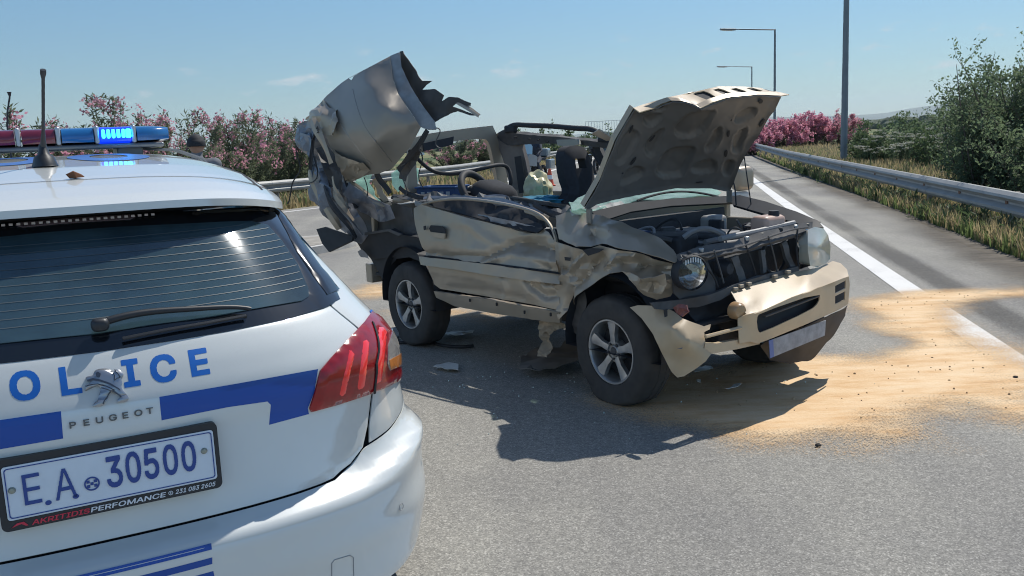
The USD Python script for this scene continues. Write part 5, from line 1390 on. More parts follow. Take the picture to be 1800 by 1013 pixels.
# ---- raised bonnet: inner frame pressed with pockets, outer skin, front lip with five slots
HN, HFp, TN, TF = np.array([1.98, -.70, 1.13]), np.array([1.98, .65, 1.147]), np.array([2.35, -.65, 1.70]), np.array([2.40, .65, 1.76])
hn = np.cross(HFp - HN, TN - HN); hn /= np.linalg.norm(hn)
c4 = lambda l: np.array(l, float) / 4.22 + (1000, 140)
under = c4([(110, 945), (160, 860), (230, 740), (340, 450), (410, 330), (480, 210), (525, 240), (620, 212), (690, 178), (760, 155), (850, 160), (920, 182), (975, 210), (1060, 170), (1180, 132), (1400, 112), (1568, 118), (1530, 190), (1480, 260), (1440, 330), (1380, 430), (1300, 545), (1240, 690), (1190, 825), (1050, 795), (800, 795), (560, 835), (330, 880), (200, 915), (150, 945)])
pockets = [c4(p) for p in ([(330, 640), (360, 480), (440, 360), (510, 380), (520, 420), (470, 520), (400, 620)], [(545, 300), (560, 262), (690, 240), (700, 270), (640, 340), (580, 350)], [(550, 520), (600, 420), (700, 350), (720, 370), (640, 560), (600, 580)],
                           [(750, 425), (830, 260), (1080, 215), (1090, 250), (980, 425)], [(620, 720), (680, 560), (760, 500), (930, 490), (940, 520), (860, 680), (820, 720)], [(1000, 500), (1060, 400), (1130, 330), (1135, 420), (1090, 500), (1010, 540)],
                           [(1220, 310), (1260, 240), (1380, 190), (1400, 230), (1330, 300), (1240, 325)], [(1200, 540), (1220, 400), (1330, 330), (1300, 430), (1270, 540)], [(870, 690), (960, 600), (1090, 580), (1100, 690)], [(360, 770), (440, 640), (560, 640), (560, 710), (400, 780)], [(1130, 700), (1150, 590), (1240, 590), (1190, 720)], [(590, 210), (700, 190), (740, 200), (640, 232)])]
pk_s = [Polygon(chaikin(p, 2)).buffer(0) for p in pockets]


def hood_relief(pts):
    d = np.zeros(len(pts))
    sp_ = shp_points(pts)
    for j_, p in enumerate(pk_s):
        ins = contains_xy(p, pts[:, 0], pts[:, 1])
        dd = distance(p.exterior, sp_)
        d -= (0.026 if j_ == 4 else 0.021) * np.where(ins, np.clip(dd / 3.4, 0, 1), 0)
        d += 0.004 * np.where(~ins, np.clip(1 - dd / 4.0, 0, 1), 0)
    b = distance(Polygon(under).exterior, sp_)
    d += 0.010 * np.clip(1 - b / 5, 0, 1)
    return d


inner_p = mat('bonnet_inner', (0.125, 0.122, 0.117), 0.5, 0.2, coat=0.1, var=0.12, vscale=9)
HC = [(1030, 365, 1.98), (1285, 335, 2.08), (1112, 190, 2.32), (1230, 190, 2.58), (1375, 168, 2.68), (1165, 270, 2.22), (1300, 250, 2.38), (1175, 180, 2.46), (1300, 170, 2.65)]
hfield = field(HC)
HX = lambda p: JF.on(p, 0, hfield(p))
hood = jsheet('bonnet', under, HC, inner_p, ax=0, step=3.2, thick=0.004, relief=hood_relief, crum=(0.006, 3.5, 50), smooth=50)
hX = HX(densify(under, 12))
away = hn if hn @ (hX.mean(0) - JCAM) > 0 else -hn
pts_o, tri_o = tri_poly(under, 12)
oX = HX(pts_o) + away * 0.034
obj('outer_skin', solid(oX, tri_o, away * 0.002), paint, hood, smooth=40)
ed = densify(under, 8); eX = HX(ed)
k = np.arange(len(ed)); k2 = np.roll(k, -1)
eq = np.stack([k, k2, k2 + len(ed), k + len(ed)], -1); et = np.vstack([eq[:, [0, 1, 2]], eq[:, [0, 2, 3]]])
ev = np.vstack([eX, eX + away * 0.034])
obj('hem', solid(ev, et, -vnormals(ev, et) * 0.002), paint, hood, smooth=30)
lip = c4([(480, 210), (540, 188), (600, 170), (740, 130), (880, 102), (1050, 64), (1110, 50), (1300, 52), (1420, 62), (1510, 82), (1635, 110), (1568, 120), (1400, 114), (1180, 134), (1060, 172), (975, 212), (920, 184), (850, 162), (760, 157), (690, 180), (620, 214), (525, 242)])
slots = [c4(p) for p in ([(920, 108), (940, 96), (1000, 84), (1040, 98), (1094, 130), (1080, 142), (1022, 150), (970, 130)], [(1065, 76), (1110, 65), (1150, 76), (1214, 104), (1190, 110), (1140, 106)], [(1195, 70), (1240, 62), (1320, 88), (1300, 95), (1262, 95)], [(1315, 64), (1355, 59), (1440, 83), (1420, 88), (1372, 84)], [(1428, 67), (1462, 66), (1538, 86), (1520, 91), (1482, 84)])]
LC = [(1112, 190, 2.32), (1175, 180, 2.46), (1206, 183, 2.53), (1230, 190, 2.58), (1252, 181, 2.61), (1279, 172, 2.63), (1332, 167, 2.66), (1372, 168, 2.68), (1142, 180, 2.30), (1209, 164, 2.40), (1249, 155, 2.49), (1308, 152, 2.54), (1358, 159, 2.58), (1387, 166, 2.66)]
lipo = jsheet('bonnet_lip', lip, LC, bumper_paint, ax=0, step=5, thick=0.006, holes=slots, parent=hood, smooth=40)
for s_ in slots:
    jsheet('lip_slot', Polygon(s_).buffer(1.2).exterior.coords[:-1], LC, dark, ax=0, relief=lambda p: np.full(len(p), -0.010), step=6, parent=hood)
for poly in ([(434, 390), (455, 340), (468, 325), (470, 345), (446, 392)], [(585, 448), (620, 405), (636, 396), (632, 415), (600, 452)], [(440, 622), (475, 575), (492, 562), (490, 585), (456, 628)], [(1165, 412), (1172, 372), (1186, 362), (1186, 395), (1176, 416)], [(1145, 560), (1150, 520), (1168, 508), (1170, 535), (1160, 565)], [(1395, 160), (1402, 140), (1422, 134), (1432, 146), (1424, 164), (1404, 168)], [(1400, 335), (1425, 290), (1448, 278), (1440, 305), (1412, 342)], [(655, 200), (690, 178), (710, 172), (705, 185), (672, 203)], [(382, 690), (392, 680), (398, 686), (388, 694)], [(1190, 292), (1200, 280), (1204, 290), (1194, 298)], [(930, 752), (980, 746), (990, 752), (940, 760)]):
    jsheet('bonnet_slot', chaikin(c4(poly), 1), HC, dark, ax=0, relief=lambda p: np.full(len(p), 0.014), step=5, thick=0.002, parent=hood)
obj('stay_rod', tube(np.array([*JF.on([(1308, 275), (1313, 310), (1321, 365)], 1, 0.62)]), 0.004, 6), dark_tr, suv)
obj('washer_hose', tube(smooth_path(JF.on([(1270, 308), (1288, 318), (1293, 345), (1294, 360)], 1, 0.60), 12), 0.005, 6), dark_tr, suv)
for (px_, yc_) in (((1036, 380), -0.68), ((1282, 345), 0.60)):
    c_ = JF.on([px_], 1, yc_)[0]
    obj('bonnet_hinge', rbox(c_, (0.04, 0.02, 0.09), 0.006), paint_in, suv)
mir = JF.on([(1305, 314)], 0, 1.62)[0]
ml = obj('left_mirror', rbox(mir, (0.10, 0.20, 0.185), 0.045), paint, suv, smooth=40)
obj('mirror_foot', cat_mesh([rbox(mir + (0.0, -0.03, -0.135), (0.07, 0.15, 0.075), 0.02), tube([mir + (0, -0.05, -0.14), (1.72, 0.72, 1.06)], 0.025, 8)]), mat('mirror_foot_white', (0.55, 0.54, 0.50), 0.5), ml, smooth=40)

# ---- torn roof and right rear corner
roof_t = jsheet('torn_roof', [(541, 214), (556, 190), (575, 168), (600, 146), (612, 138), (618, 141), (622, 134), (650, 118), (686, 99), (690, 135), (700, 165), (718, 192), (740, 224), (722, 258), (690, 296), (668, 305), (645, 308), (622, 318), (605, 308), (598, 290), (586, 270), (572, 236), (555, 222)],
                [(541, 214, -1.02), (600, 146, -.90), (686, 99, -.72), (740, 224, -.74), (690, 296, -.80), (622, 318, -.84), (572, 236, -1.04), (640, 200, -1.02), (680, 190, -.95), (660, 250, -1.01), (610, 240, -1.06), (700, 165, -.80), (720, 220, -.83), (650, 150, -.93), (690, 250, -.90), (600, 200, -1.03), (640, 285, -.95), (668, 120, -.80)], shaded_roof_paint, step=6, thick=0.003, crum=(0.002, 2.5, 61), smooth=60)
for l_ in ([(620, 158), (628, 190), (640, 220), (662, 252), (688, 285)], [(588, 200), (608, 232), (630, 262), (652, 288)]):
    c_ = np.array([(a, b, 0) for a, b in l_], float)
    fr_ = field([(541, 214, -1.02), (600, 146, -.90), (686, 99, -.72), (740, 224, -.74), (690, 296, -.80), (622, 318, -.84), (572, 236, -1.04), (640, 200, -1.02), (680, 190, -.95), (660, 250, -1.01), (610, 240, -1.06), (700, 165, -.80), (720, 220, -.83), (650, 150, -.93), (690, 250, -.90), (600, 200, -1.03), (640, 285, -.95), (668, 120, -.80)])
    pth = smooth_path(np.array(l_, float), 20)
    obj('roof_rib', tube(JF.on(pth, 1, fr_(pth)) + (0, 0.002, 0), 0.008, 6), shaded_roof_paint, roof_t, smooth=50)
jsheet('roof_gutter', [(686, 99), (703, 92), (706, 118), (713, 133), (722, 152), (740, 182), (764, 214), (766, 228), (752, 228), (740, 224), (718, 192), (700, 165), (690, 135)], [(686, 99, -.72), (703, 92, -.66), (764, 214, -.68), (740, 224, -.74), (713, 133, -.69), (700, 165, -.78)], mat('gutter_grey', (0.30, 0.305, 0.30), 0.4, 0.3, var=0.3, vscale=12), step=6, thick=0.012, crum=(0.006, 6, 62), parent=roof_t, smooth=35)
jsheet('roof_lining', [(703, 91), (710, 90), (726, 114), (735, 130), (745, 143), (762, 143), (750, 150), (743, 158), (767, 157), (782, 168), (776, 178), (792, 171), (808, 172), (818, 177), (831, 182), (829, 187), (818, 186), (806, 181), (798, 188), (820, 196), (842, 204), (828, 203), (805, 196), (790, 200), (764, 216), (752, 216), (730, 184), (712, 152), (703, 133), (698, 112)],
       [(703, 91, -.64), (745, 143, -.60), (764, 214, -.64), (722, 152, -.62), (831, 182, -.58), (842, 204, -.60), (790, 200, -.62)], mat('shaded_underside_grey', (0.055, 0.052, 0.05), 0.6, 0.2, var=0.4, vscale=8), step=6, thick=0.004, crum=(0.012, 5, 63), parent=roof_t, smooth=25)  # grey darkened so the shade on the torn flaps sits in the colour
obj('torn_edge', bent_bar(P3([(786, 174, -.60), (805, 180, -.60), (822, 190, -.61), (842, 204, -.62)]), 0.016, 11, 0.01), paint, roof_t, smooth=25)
obj('torn_edge', bent_bar(P3([(700, 300, -.76), (715, 282, -.74), (738, 250, -.72), (752, 228, -.70)]), 0.026, 14, 0.02), dark_tr, roof_t, smooth=25)
for k, l_ in enumerate(([(735, 262, -.72), (742, 285, -.66), (736, 310, -.64), (744, 330, -.62)], [(712, 288, -.76), (706, 310, -.74), (714, 330, -.72), (708, 346, -.70)], [(640, 312, -.86), (646, 332, -.84), (638, 356, -.82)], [(752, 226, -.68), (772, 236, -.66), (766, 252, -.66), (778, 262, -.64)], [(560, 232, -1.16), (548, 262, -1.18), (556, 292, -1.18), (544, 322, -1.17)])):
    obj('hanging_wire', tube(smooth_path(P3(l_), 18), 0.0045, 6), [dark_tr, grey_tr][k % 2], roof_t, smooth=50)
jsheet('hanging_lining', [(700, 296), (716, 280), (736, 254), (744, 262), (734, 288), (722, 300), (716, 318), (706, 312)], [(700, 296, -.72), (744, 262, -.66), (706, 312, -.70)], grey_tr, step=5, crum=(0.02, 10, 64), parent=roof_t, smooth=20)
# shredded corner
crn = jsheet('torn_corner', [(530, 222), (541, 212), (556, 212), (572, 236), (588, 262), (600, 292), (612, 318), (620, 345), (640, 380), (652, 412), (640, 428), (612, 408), (585, 382), (562, 352), (552, 330), (556, 300), (545, 276), (535, 262), (526, 244)],
             [(530, 222, -1.02), (572, 236, -1.02), (552, 330, -.98), (600, 292, -.88), (640, 428, -.78), (620, 345, -.80), (560, 280, -.90), (585, 330, -1.00), (590, 300, -.84), (570, 355, -.92), (610, 390, -.90), (548, 250, -1.06)], bare, step=5, crum=(0.05, 4.5, 71, 2), smooth=15)
jsheet('torn_flap', [(541, 212), (552, 196), (572, 178), (580, 190), (592, 192), (596, 214), (588, 238), (572, 238), (556, 222)], [(541, 212, -1.04), (572, 178, -.98), (592, 192, -1.02), (572, 238, -1.09), (560, 205, -1.10)], paint, step=5, crum=(0.022, 9, 72), smooth=18, parent=crn)
jsheet('torn_flap', [(588, 262), (604, 272), (640, 285), (650, 300), (638, 310), (618, 320), (608, 316), (598, 300)], [(588, 262, -1.02), (640, 285, -.96), (618, 320, -.88), (650, 300, -.90), (610, 292, -1.02)], paint, step=5, crum=(0.016, 9, 73), smooth=18, parent=crn)
jsheet('torn_flap', [(528, 232), (546, 238), (554, 252), (548, 268), (534, 262), (526, 250)], [(528, 232, -1.08), (554, 252, -1.04), (534, 262, -1.08), (546, 238, -1.12)], mat('blue_grey_plastic', (0.16, 0.20, 0.25), 0.4, var=0.3, vscale=15), step=5, crum=(0.012, 9, 74), smooth=20, parent=crn)
for k, (l_, w_, m_) in enumerate((([(545, 262, -1.03), (556, 300, -1.02), (566, 336, -.98), (588, 372, -.95)], 0.030, bare), ([(575, 262, -1.0), (583, 300, -.98), (592, 340, -.96), (606, 380, -.92)], 0.024, bare), ([(600, 300, -.92), (612, 330, -.90), (628, 365, -.86)], 0.022, dark_tr), ([(562, 246, -1.05), (574, 275, -1.04), (580, 310, -1.02), (578, 345, -1.0)], 0.020, grey_tr), ([(590, 345, -.98), (606, 366, -.96), (622, 392, -.92), (640, 412, -.84)], 0.024, bare), ([(612, 318, -.90), (634, 330, -.84), (660, 352, -.78), (690, 358, -.74)], 0.02, paint), ([(655, 300, -.80), (668, 320, -.78), (684, 345, -.76)], 0.022, dark_tr), ([(700, 330, -.7), (722, 344, -.68), (745, 350, -.66)], 0.02, dark_tr), ([(552, 214, -1.14), (566, 248, -1.15), (580, 285, -1.12)], 0.030, paint), ([(547, 288, -1.13), (556, 330, -1.14), (575, 368, -1.12), (600, 404, -1.04)], 0.030, paint), ([(538, 240, -1.12), (546, 280, -1.14), (552, 318, -1.12)], 0.024, _mats['blue_grey_plastic']), ([(586, 312, -1.10), (598, 350, -1.08), (620, 386, -1.0)], 0.026, paint), ([(566, 330, -1.15), (584, 360, -1.15), (606, 392, -1.08), (628, 418, -.98)], 0.022, dark_tr), ([(560, 225, -1.16), (552, 262, -1.16), (548, 300, -1.15)], 0.014, dark_tr))):
    obj('torn_strip', bent_bar(P3(l_), w_, 20 + k * 3, 0.05), m_, crn, smooth=20)
jsheet('torn_sheet', [(596, 300), (622, 318), (640, 340), (662, 352), (690, 360), (700, 382), (676, 390), (650, 384), (634, 372), (618, 346), (606, 330)], [(596, 300, -.86), (700, 382, -.72), (650, 384, -.76), (640, 340, -.84), (620, 350, -.88)], bare, step=5, crum=(0.04, 5, 78, 2), smooth=15, parent=crn)
jsheet('torn_sheet', [(548, 330), (560, 318), (578, 326), (596, 352), (612, 372), (624, 396), (612, 408), (590, 392), (566, 366), (550, 350)], [(548, 330, -1.10), (596, 352, -1.06), (612, 408, -.98), (566, 366, -1.12), (580, 345, -1.14)], mat('scuffed_plastic', (0.20, 0.215, 0.24), 0.5, var=0.5, vscale=12), step=5, crum=(0.03, 6, 79, 2), smooth=15, parent=crn)
jsheet('torn_sheet', [(556, 262), (576, 256), (592, 276), (602, 312), (600, 336), (584, 330), (570, 300)], [(556, 262, -1.10), (602, 312, -1.0), (600, 336, -1.0), (570, 300, -1.12)], grey_tr, step=5, crum=(0.03, 6, 80, 2), smooth=15, parent=crn)
obj('loose_wire', tube(smooth_path(P3([(532, 248, -1.05), (522, 272, -1.06), (528, 296, -1.04), (516, 318, -1.05), (510, 345, -1.05), (505, 358, -1.04)]), 26), 0.006, 6), dark_tr, crn, smooth=50)
quarter = jsheet('rear_inner_panel', [(612, 345), (640, 340), (680, 352), (728, 366), (735, 395), (744, 440), (700, 450), (660, 452), (640, 430), (622, 395)], [(612, 345, -.70), (728, 366, -.66), (744, 440, -.66), (640, 430, -.68), (670, 400, -.60)], grey_tr, step=7, crum=(0.016, 5, 75), smooth=25)
jsheet('rear_ledge', [(618, 408), (640, 412), (690, 404), (704, 412), (740, 418), (744, 448), (690, 452), (655, 456), (636, 438)], [(618, 408, -.78), (690, 404, -.74), (744, 448, -.70), (655, 456, -.74), (640, 412, -.80)], dark_tr, step=7, thick=0.04, crum=(0.01, 6, 76), smooth=25, parent=quarter)
jsheet('ledge_edge', [(618, 406), (640, 409), (684, 403), (706, 412), (700, 415), (682, 407), (640, 414), (620, 411)], -.81, grey_tr, step=6, parent=quarter, thick=0.01)
jsheet('bracket', [(638, 438), (648, 448), (650, 455), (636, 452), (630, 442)], -.80, bare, step=5, crum=(0.01, 9, 3), parent=quarter)
jsheet('arch_edge', [(652, 452), (700, 450), (744, 446), (748, 462), (720, 452), (698, 455), (684, 470), (680, 500), (668, 480)], [(652, 452, -.72), (744, 446, -.72), (680, 500, -.70)], dark_tr, step=8, crum=(0.008, 7, 77))
jsheet('mud_flap', [(556, 403), (572, 399), (620, 416), (618, 424), (578, 443), (566, 428)], [(556, 403, -1.0), (620, 416, -.92), (578, 443, -1.0), (572, 399, -.98)], dark_tr, step=8, thick=0.02)
sg_ = jsheet('broken_side_glass', [(622, 322), (640, 308), (655, 306), (652, 322), (664, 346), (684, 366), (676, 378), (655, 366), (634, 344)], [(622, 322, -.80), (655, 306, -.74), (684, 366, -.70), (634, 344, -.80)], green_glass, step=6, thick=0.005, crum=(0.02, 7, 81), smooth=30)
jsheet('broken_side_glass', [(688, 306), (700, 298), (736, 296), (738, 316), (732, 330), (724, 322), (718, 336), (708, 330), (700, 338), (690, 326)], [(688, 306, -.2), (736, 296, -.1), (718, 336, -.2), (738, 316, -.1)], green_glass, step=6, thick=0.005, crum=(0.006, 7, 82), smooth=30)
jsheet('white_trim', [(656, 316), (666, 312), (676, 340), (686, 352), (676, 356), (664, 340)], [(656, 316, -.76), (686, 352, -.72), (676, 356, -.74)], paint, step=5, crum=(0.01, 9, 83), smooth=25)

# ---- rear window frame, far side, seats
rw = jsheet('rear_window_frame', [(722, 244), (760, 234), (820, 226), (866, 221), (872, 234), (880, 264), (890, 300), (894, 334), (872, 346), (730, 352), (716, 330)], -0.70, paint, ax=0, step=7, thick=0.05, holes=[chaikin([(730, 262), (800, 248), (850, 243), (860, 250), (868, 285), (876, 322), (868, 334), (735, 343)], 1)], smooth=40)
jsheet('sun_visor', [(744, 252), (798, 240), (796, 254), (786, 257), (746, 266)], -0.62, dark_tr, ax=0, step=8, thick=0.02)
jsheet('far_pillar', [(868, 236), (880, 248), (892, 256), (916, 252), (924, 284), (936, 344), (925, 352), (892, 352), (896, 326), (884, 280)], [(868, 236, .70), (916, 252, .74), (936, 344, .74), (892, 352, .72)], mat('pillar_trim', (0.20, 0.175, 0.155), 0.6, var=0.3, vscale=8), step=8, thick=0.04)
jsheet('belt_slot', [(904, 276), (916, 274), (926, 338), (912, 340)], [(904, 276, .69), (916, 274, .70), (926, 338, .70)], dark_tr, step=8)
header = jsheet('roof_side_header', [(872, 236), (886, 228), (920, 236), (960, 239), (1010, 244), (1050, 248), (1082, 252), (1080, 262), (1050, 258), (1020, 254), (960, 252), (915, 254), (890, 256)], [(872, 236, .72), (1082, 252, .70), (960, 245, .70), (890, 256, .74)], grey_tr, step=7, thick=0.05, crum=(0.014, 7, 85), smooth=25)
for px in ((906, 242), (930, 244), (946, 246), (962, 250)):
    obj('clip_hole', rbox(JF.on([px], 1, 0.665)[0], (0.03, 0.02, 0.012), 0.005), dark, header)
jsheet('header_pad', [(978, 246), (1014, 245), (1018, 254), (1000, 258), (980, 256)], .64, mat('pad_grey', (0.33, 0.33, 0.28), 0.7), step=7, thick=0.03, parent=header)
rail3 = JF.on([(892, 226), (900, 221), (920, 220), (970, 222), (1020, 226), (1048, 231), (1062, 242), (1074, 252)], 1, 0.70)
rl = obj('roof_rail', tube(smooth_path(rail3, 30), 0.022, 8), dark_tr, suv, smooth=50)
obj('rail_foot', rbox(JF.on([(898, 227)], 1, 0.70)[0], (0.16, 0.05, 0.07), 0.02), dark_tr, rl, smooth=40)
obj('rail_foot', rbox(JF.on([(1062, 246)], 1, 0.70)[0], (0.12, 0.05, 0.05), 0.02), dark_tr, rl, smooth=40)
jsheet('roof_edge', [(1040, 236), (1052, 228), (1076, 243), (1078, 248), (1066, 248)], [(1040, 236, .62), (1052, 228, .5), (1078, 248, .60)], paint, step=6, thick=0.01)
jsheet('left_door_frame', [(1040, 256), (1052, 258), (1072, 298), (1090, 330), (1082, 336), (1062, 304)], .72, dark_tr, step=8, thick=0.04)
def seat(xc, yc, z0, k=1.0):
    prof = [(-.235, .0), (-.24, .30), (-.22, .36), (-.14, .41), (-.13, .46), (-.15, .52), (-.145, .66), (-.115, .74), (-.06, .775), (.06, .775), (.115, .74), (.145, .66), (.15, .52), (.13, .46), (.14, .41), (.22, .36), (.24, .30), (.235, .0)]
    hole = [(-.055, .60), (.055, .60), (.05, .675), (-.05, .675)]
    pts, tri = tri_poly(chaikin(prof, 2), 0.035, [hole], jitter=0)
    bulge = 0.035 * np.clip(distance(Polygon(prof).exterior, shp_points(pts)) / 0.06, 0, 1)
    v = np.c_[bulge - 0.22 * pts[:, 1], pts[:, 0], pts[:, 1]]
    back = solid(v, tri[:, ::-1] if np.cross(v[tri[0, 1]] - v[tri[0, 0]], v[tri[0, 2]] - v[tri[0, 0]])[0] < 0 else tri, np.array([-0.09, 0, 0]))
    b = obj('seat', (back[0] + (xc, yc, z0), back[1]), seat_blk, suv, smooth=50)
    obj('seat_cushion', rbox((xc + 0.27, yc, z0 + 0.0), (0.50, 0.48, 0.16), 0.06), seat_blk, b, smooth=40)


sc_ = JF.on([(1010, 256)], 1, 0.35)[0]
seat(sc_[0] + 0.17, 0.35, sc_[2] - 0.775)
obj('seat_belt', tube(smooth_path(P3([(1040, 262, .60), (1052, 285, .62), (1072, 310, .64), (1086, 330, .64)]), 14), 0.012, 6), dark_tr, suv)
mound = JF.on([(868, 348)], 1, -0.25)[0]
obj('collapsed_dash', rbox(mound, (0.36, 0.30, 0.24), 0.10, rotm((0, 1, 0), 14)), seat_blk, suv, smooth=40)
ctr = JF.on([(841, 342)], 1, -0.30)[0]
ang = np.linspace(0, 2 * np.pi, 40)
sR = rotm((0, 0, 1), 22) @ rotm((0, 1, 0), -30)
swl = obj('steering_wheel', tube(np.c_[0 * ang, 0.185 * np.cos(ang), 0.185 * np.sin(ang)] @ sR.T + ctr, 0.028, 8, caps=False), dark_tr, suv, smooth=50)
obj('airbag_cover', rbox(ctr, (0.08, 0.20, 0.15), 0.035, sR), dark_tr, swl, smooth=40)
for a_ in (0.2, np.pi - 0.2, -np.pi / 2):
    obj('spoke', tube(np.array([(0.0, 0.05 * np.cos(a_), 0.05 * np.sin(a_)), (0, 0.185 * np.cos(a_), 0.185 * np.sin(a_))]) @ sR.T + ctr, 0.014, 6), dark_tr, swl, smooth=40)
obj('loose_cable', tube(smooth_path(P3([(720, 266, -.62), (740, 285, -.50), (762, 301, -.40), (790, 306, -.30), (820, 303, -.20), (850, 296, -.1), (880, 290, .1), (893, 296, .2), (898, 312, .2), (894, 332, .2)]), 44), 0.016, 8), dark_tr, suv, smooth=50)
# torn belt-line debris across the cabin
for k, (l_, w_, m_) in enumerate((([(690, 352, -.66), (740, 350, -.60), (800, 352, -.52), (860, 352, -.46)], 0.02, paint), ([(730, 358, -.7), (800, 356, -.6), (870, 350, -.5), (930, 362, -.5), (985, 374, -.55)], 0.018, _mats['torn_trim']), ([(840, 352, -.5), (900, 352, -.45), (960, 368, -.45), (1010, 378, -.55)], 0.02, bare), ([(900, 350, -.3), (945, 356, -.3), (990, 368, -.4), (1035, 376, -.5)], 0.02, paint), ([(690, 345, -.5), (720, 348, -.45), (760, 346, -.4)], 0.03, dark_tr), ([(940, 362, -.6), (970, 372, -.62), (990, 392, -.66), (985, 412, -.70)], 0.02, dark_tr), ([(880, 356, -.56), (930, 372, -.60), (966, 390, -.64)], 0.022, paint))):
    obj('crushed_trim', bent_bar(P3(l_), w_, 60 + 4 * k, 0.05, 34), m_, suv, smooth=22)
jsheet('belt_crush', [(690, 350), (760, 345), (860, 347), (950, 362), (1035, 376), (1000, 388), (960, 385), (900, 366), (820, 356), (740, 362)], [(690, 350, -.60), (860, 347, -.45), (1035, 376, -.55), (960, 385, -.60), (740, 362, -.68)], grey_tr, step=7, crum=(0.03, 7, 91), smooth=18)

# ---- loose things in and around the wreck
def lump(c, s, seed, amp=0.25, n=3):
    m_ = trimesh.creation.icosphere(n, 1.0)
    v = np.array(m_.vertices)
    v = v * (1 + amp * (1 - 2 * np.abs(2 * meshkit.noise(v * 2.0 + seed, seed) - 1)))[:, None] * np.asarray(s)
    return v + c, np.array(m_.faces)


yb = JF.world(JF.on([(946, 336)], 1, 0.25))[0]
obj('bag', lump(yb, (0.10, 0.13, 0.14), 3), mat('yellow_plastic_bag', (0.62, 0.58, 0.34), 0.4, var=0.3, vscale=12), smooth=25, label='crumpled pale yellow plastic bag lying inside the wreck behind its seat', cat='bag')
bc = JF.world(JF.on([(948, 354)], 1, 0.05))[0]
obj('cloth', lump(bc, (0.17, 0.10, 0.035), 5, 0.4), mat('turquoise_cloth', (0.02, 0.20, 0.32), 0.8, var=0.4, vscale=14), smooth=25, label='bright blue cloth crumpled beside the pale yellow bag in the wreck', cat='cloth')
cr0 = JF.world(JF.on([(778, 338)], 1, -0.05))[0]
cra = thing('crate', 'dark blue plastic crate seen over the crushed door of the wreck', 'crate', None, cr0, JF_yaw := -0.91612585 + 0.5)
crate_m = mat('crate_blue', (0.012, 0.06, 0.19), 0.45)
obj('side_wall', cat_mesh([box((0, s * 0.125, 0), (0.36, 0.012, 0.10)) for s in (-1, 1)] + [box((s * 0.175, 0, 0), (0.012, 0.24, 0.10)) for s in (-1, 1)]), crate_m, cra)
obj('crate_base', box((0, 0, -0.055), (0.36, 0.26, 0.012)), crate_m, cra)
obj('crate_rim', cat_mesh([box((0, s * 0.13, 0.048), (0.39, 0.022, 0.014)) for s in (-1, 1)] + [box((s * 0.185, 0, 0.048), (0.022, 0.24, 0.014)) for s in (-1, 1)]), crate_m, cra)
for k in range(5):
    obj('slot_row', box((-0.12 + 0.06 * k, -0.1325, -0.005), (0.035, 0.004, 0.035)), mat('crate_pale', (0.32, 0.40, 0.48), 0.6), cra)

# ------------------------------------------------------------------ vegetation
leaf_dark = leaf_mat('leaf_dark', (0.22, 0.28, 0.15), (0.14, 0.19, 0.105), 0.62)
leaf_mid = leaf_mat('leaf_mid', (0.19, 0.245, 0.11), (0.10, 0.145, 0.065), 0.45)
leaf_ole = leaf_mat('oleander_leaf', (0.24, 0.27, 0.165), (0.15, 0.18, 0.11), 0.62)
petal = leaf_mat('oleander_petal', (0.80, 0.49, 0.54), (0.66, 0.32, 0.40), 0.55)
petal2 = leaf_mat('oleander_petal_pale', (0.76, 0.52, 0.54), (0.60, 0.32, 0.37), 0.5)
grass_dry = leaf_mat('grass_dry', (0.58, 0.47, 0.28), (0.36, 0.295, 0.165), 0.52)
grass_grn = leaf_mat('grass_green', (0.25, 0.30, 0.11), (0.15, 0.20, 0.075), 0.55)
umbel_m = leaf_mat('umbel_white', (0.62, 0.61, 0.52), (0.42, 0.42, 0.34), 0.3)
bark = mat('bark', (0.12, 0.095, 0.07), 0.9, var=0.4, vscale=14)


def leaves(pos, dirs, length, width, rng):
    """One bent quad pair per leaf."""
    n = len(pos)
    d = dirs / np.maximum(np.linalg.norm(dirs, axis=1, keepdims=True), 1e-9)
    a = rng.normal(size=(n, 3)); s = np.cross(d, a); s /= np.maximum(np.linalg.norm(s, axis=1, keepdims=True), 1e-9)
    L = (length * rng.uniform(0.6, 1.3, n))[:, None]; W_ = (width * rng.uniform(0.7, 1.3, n))[:, None]
    up = np.cross(s, d)
    v = np.stack([pos, pos + d * L * 0.5 + s * W_ / 2 + up * L * 0.08, pos + d * L, pos + d * L * 0.5 - s * W_ / 2 + up * L * 0.08], 1).reshape(-1, 3)
    i = np.arange(n)[:, None] * 4
    return v, np.vstack([i + (0, 1, 2), i + (0, 2, 3)])


def stems(paths, r0, r1, sides=4):
    return cat_mesh([tube(p, np.linspace(r0, r1, len(p)), sides, caps=False) for p in paths])


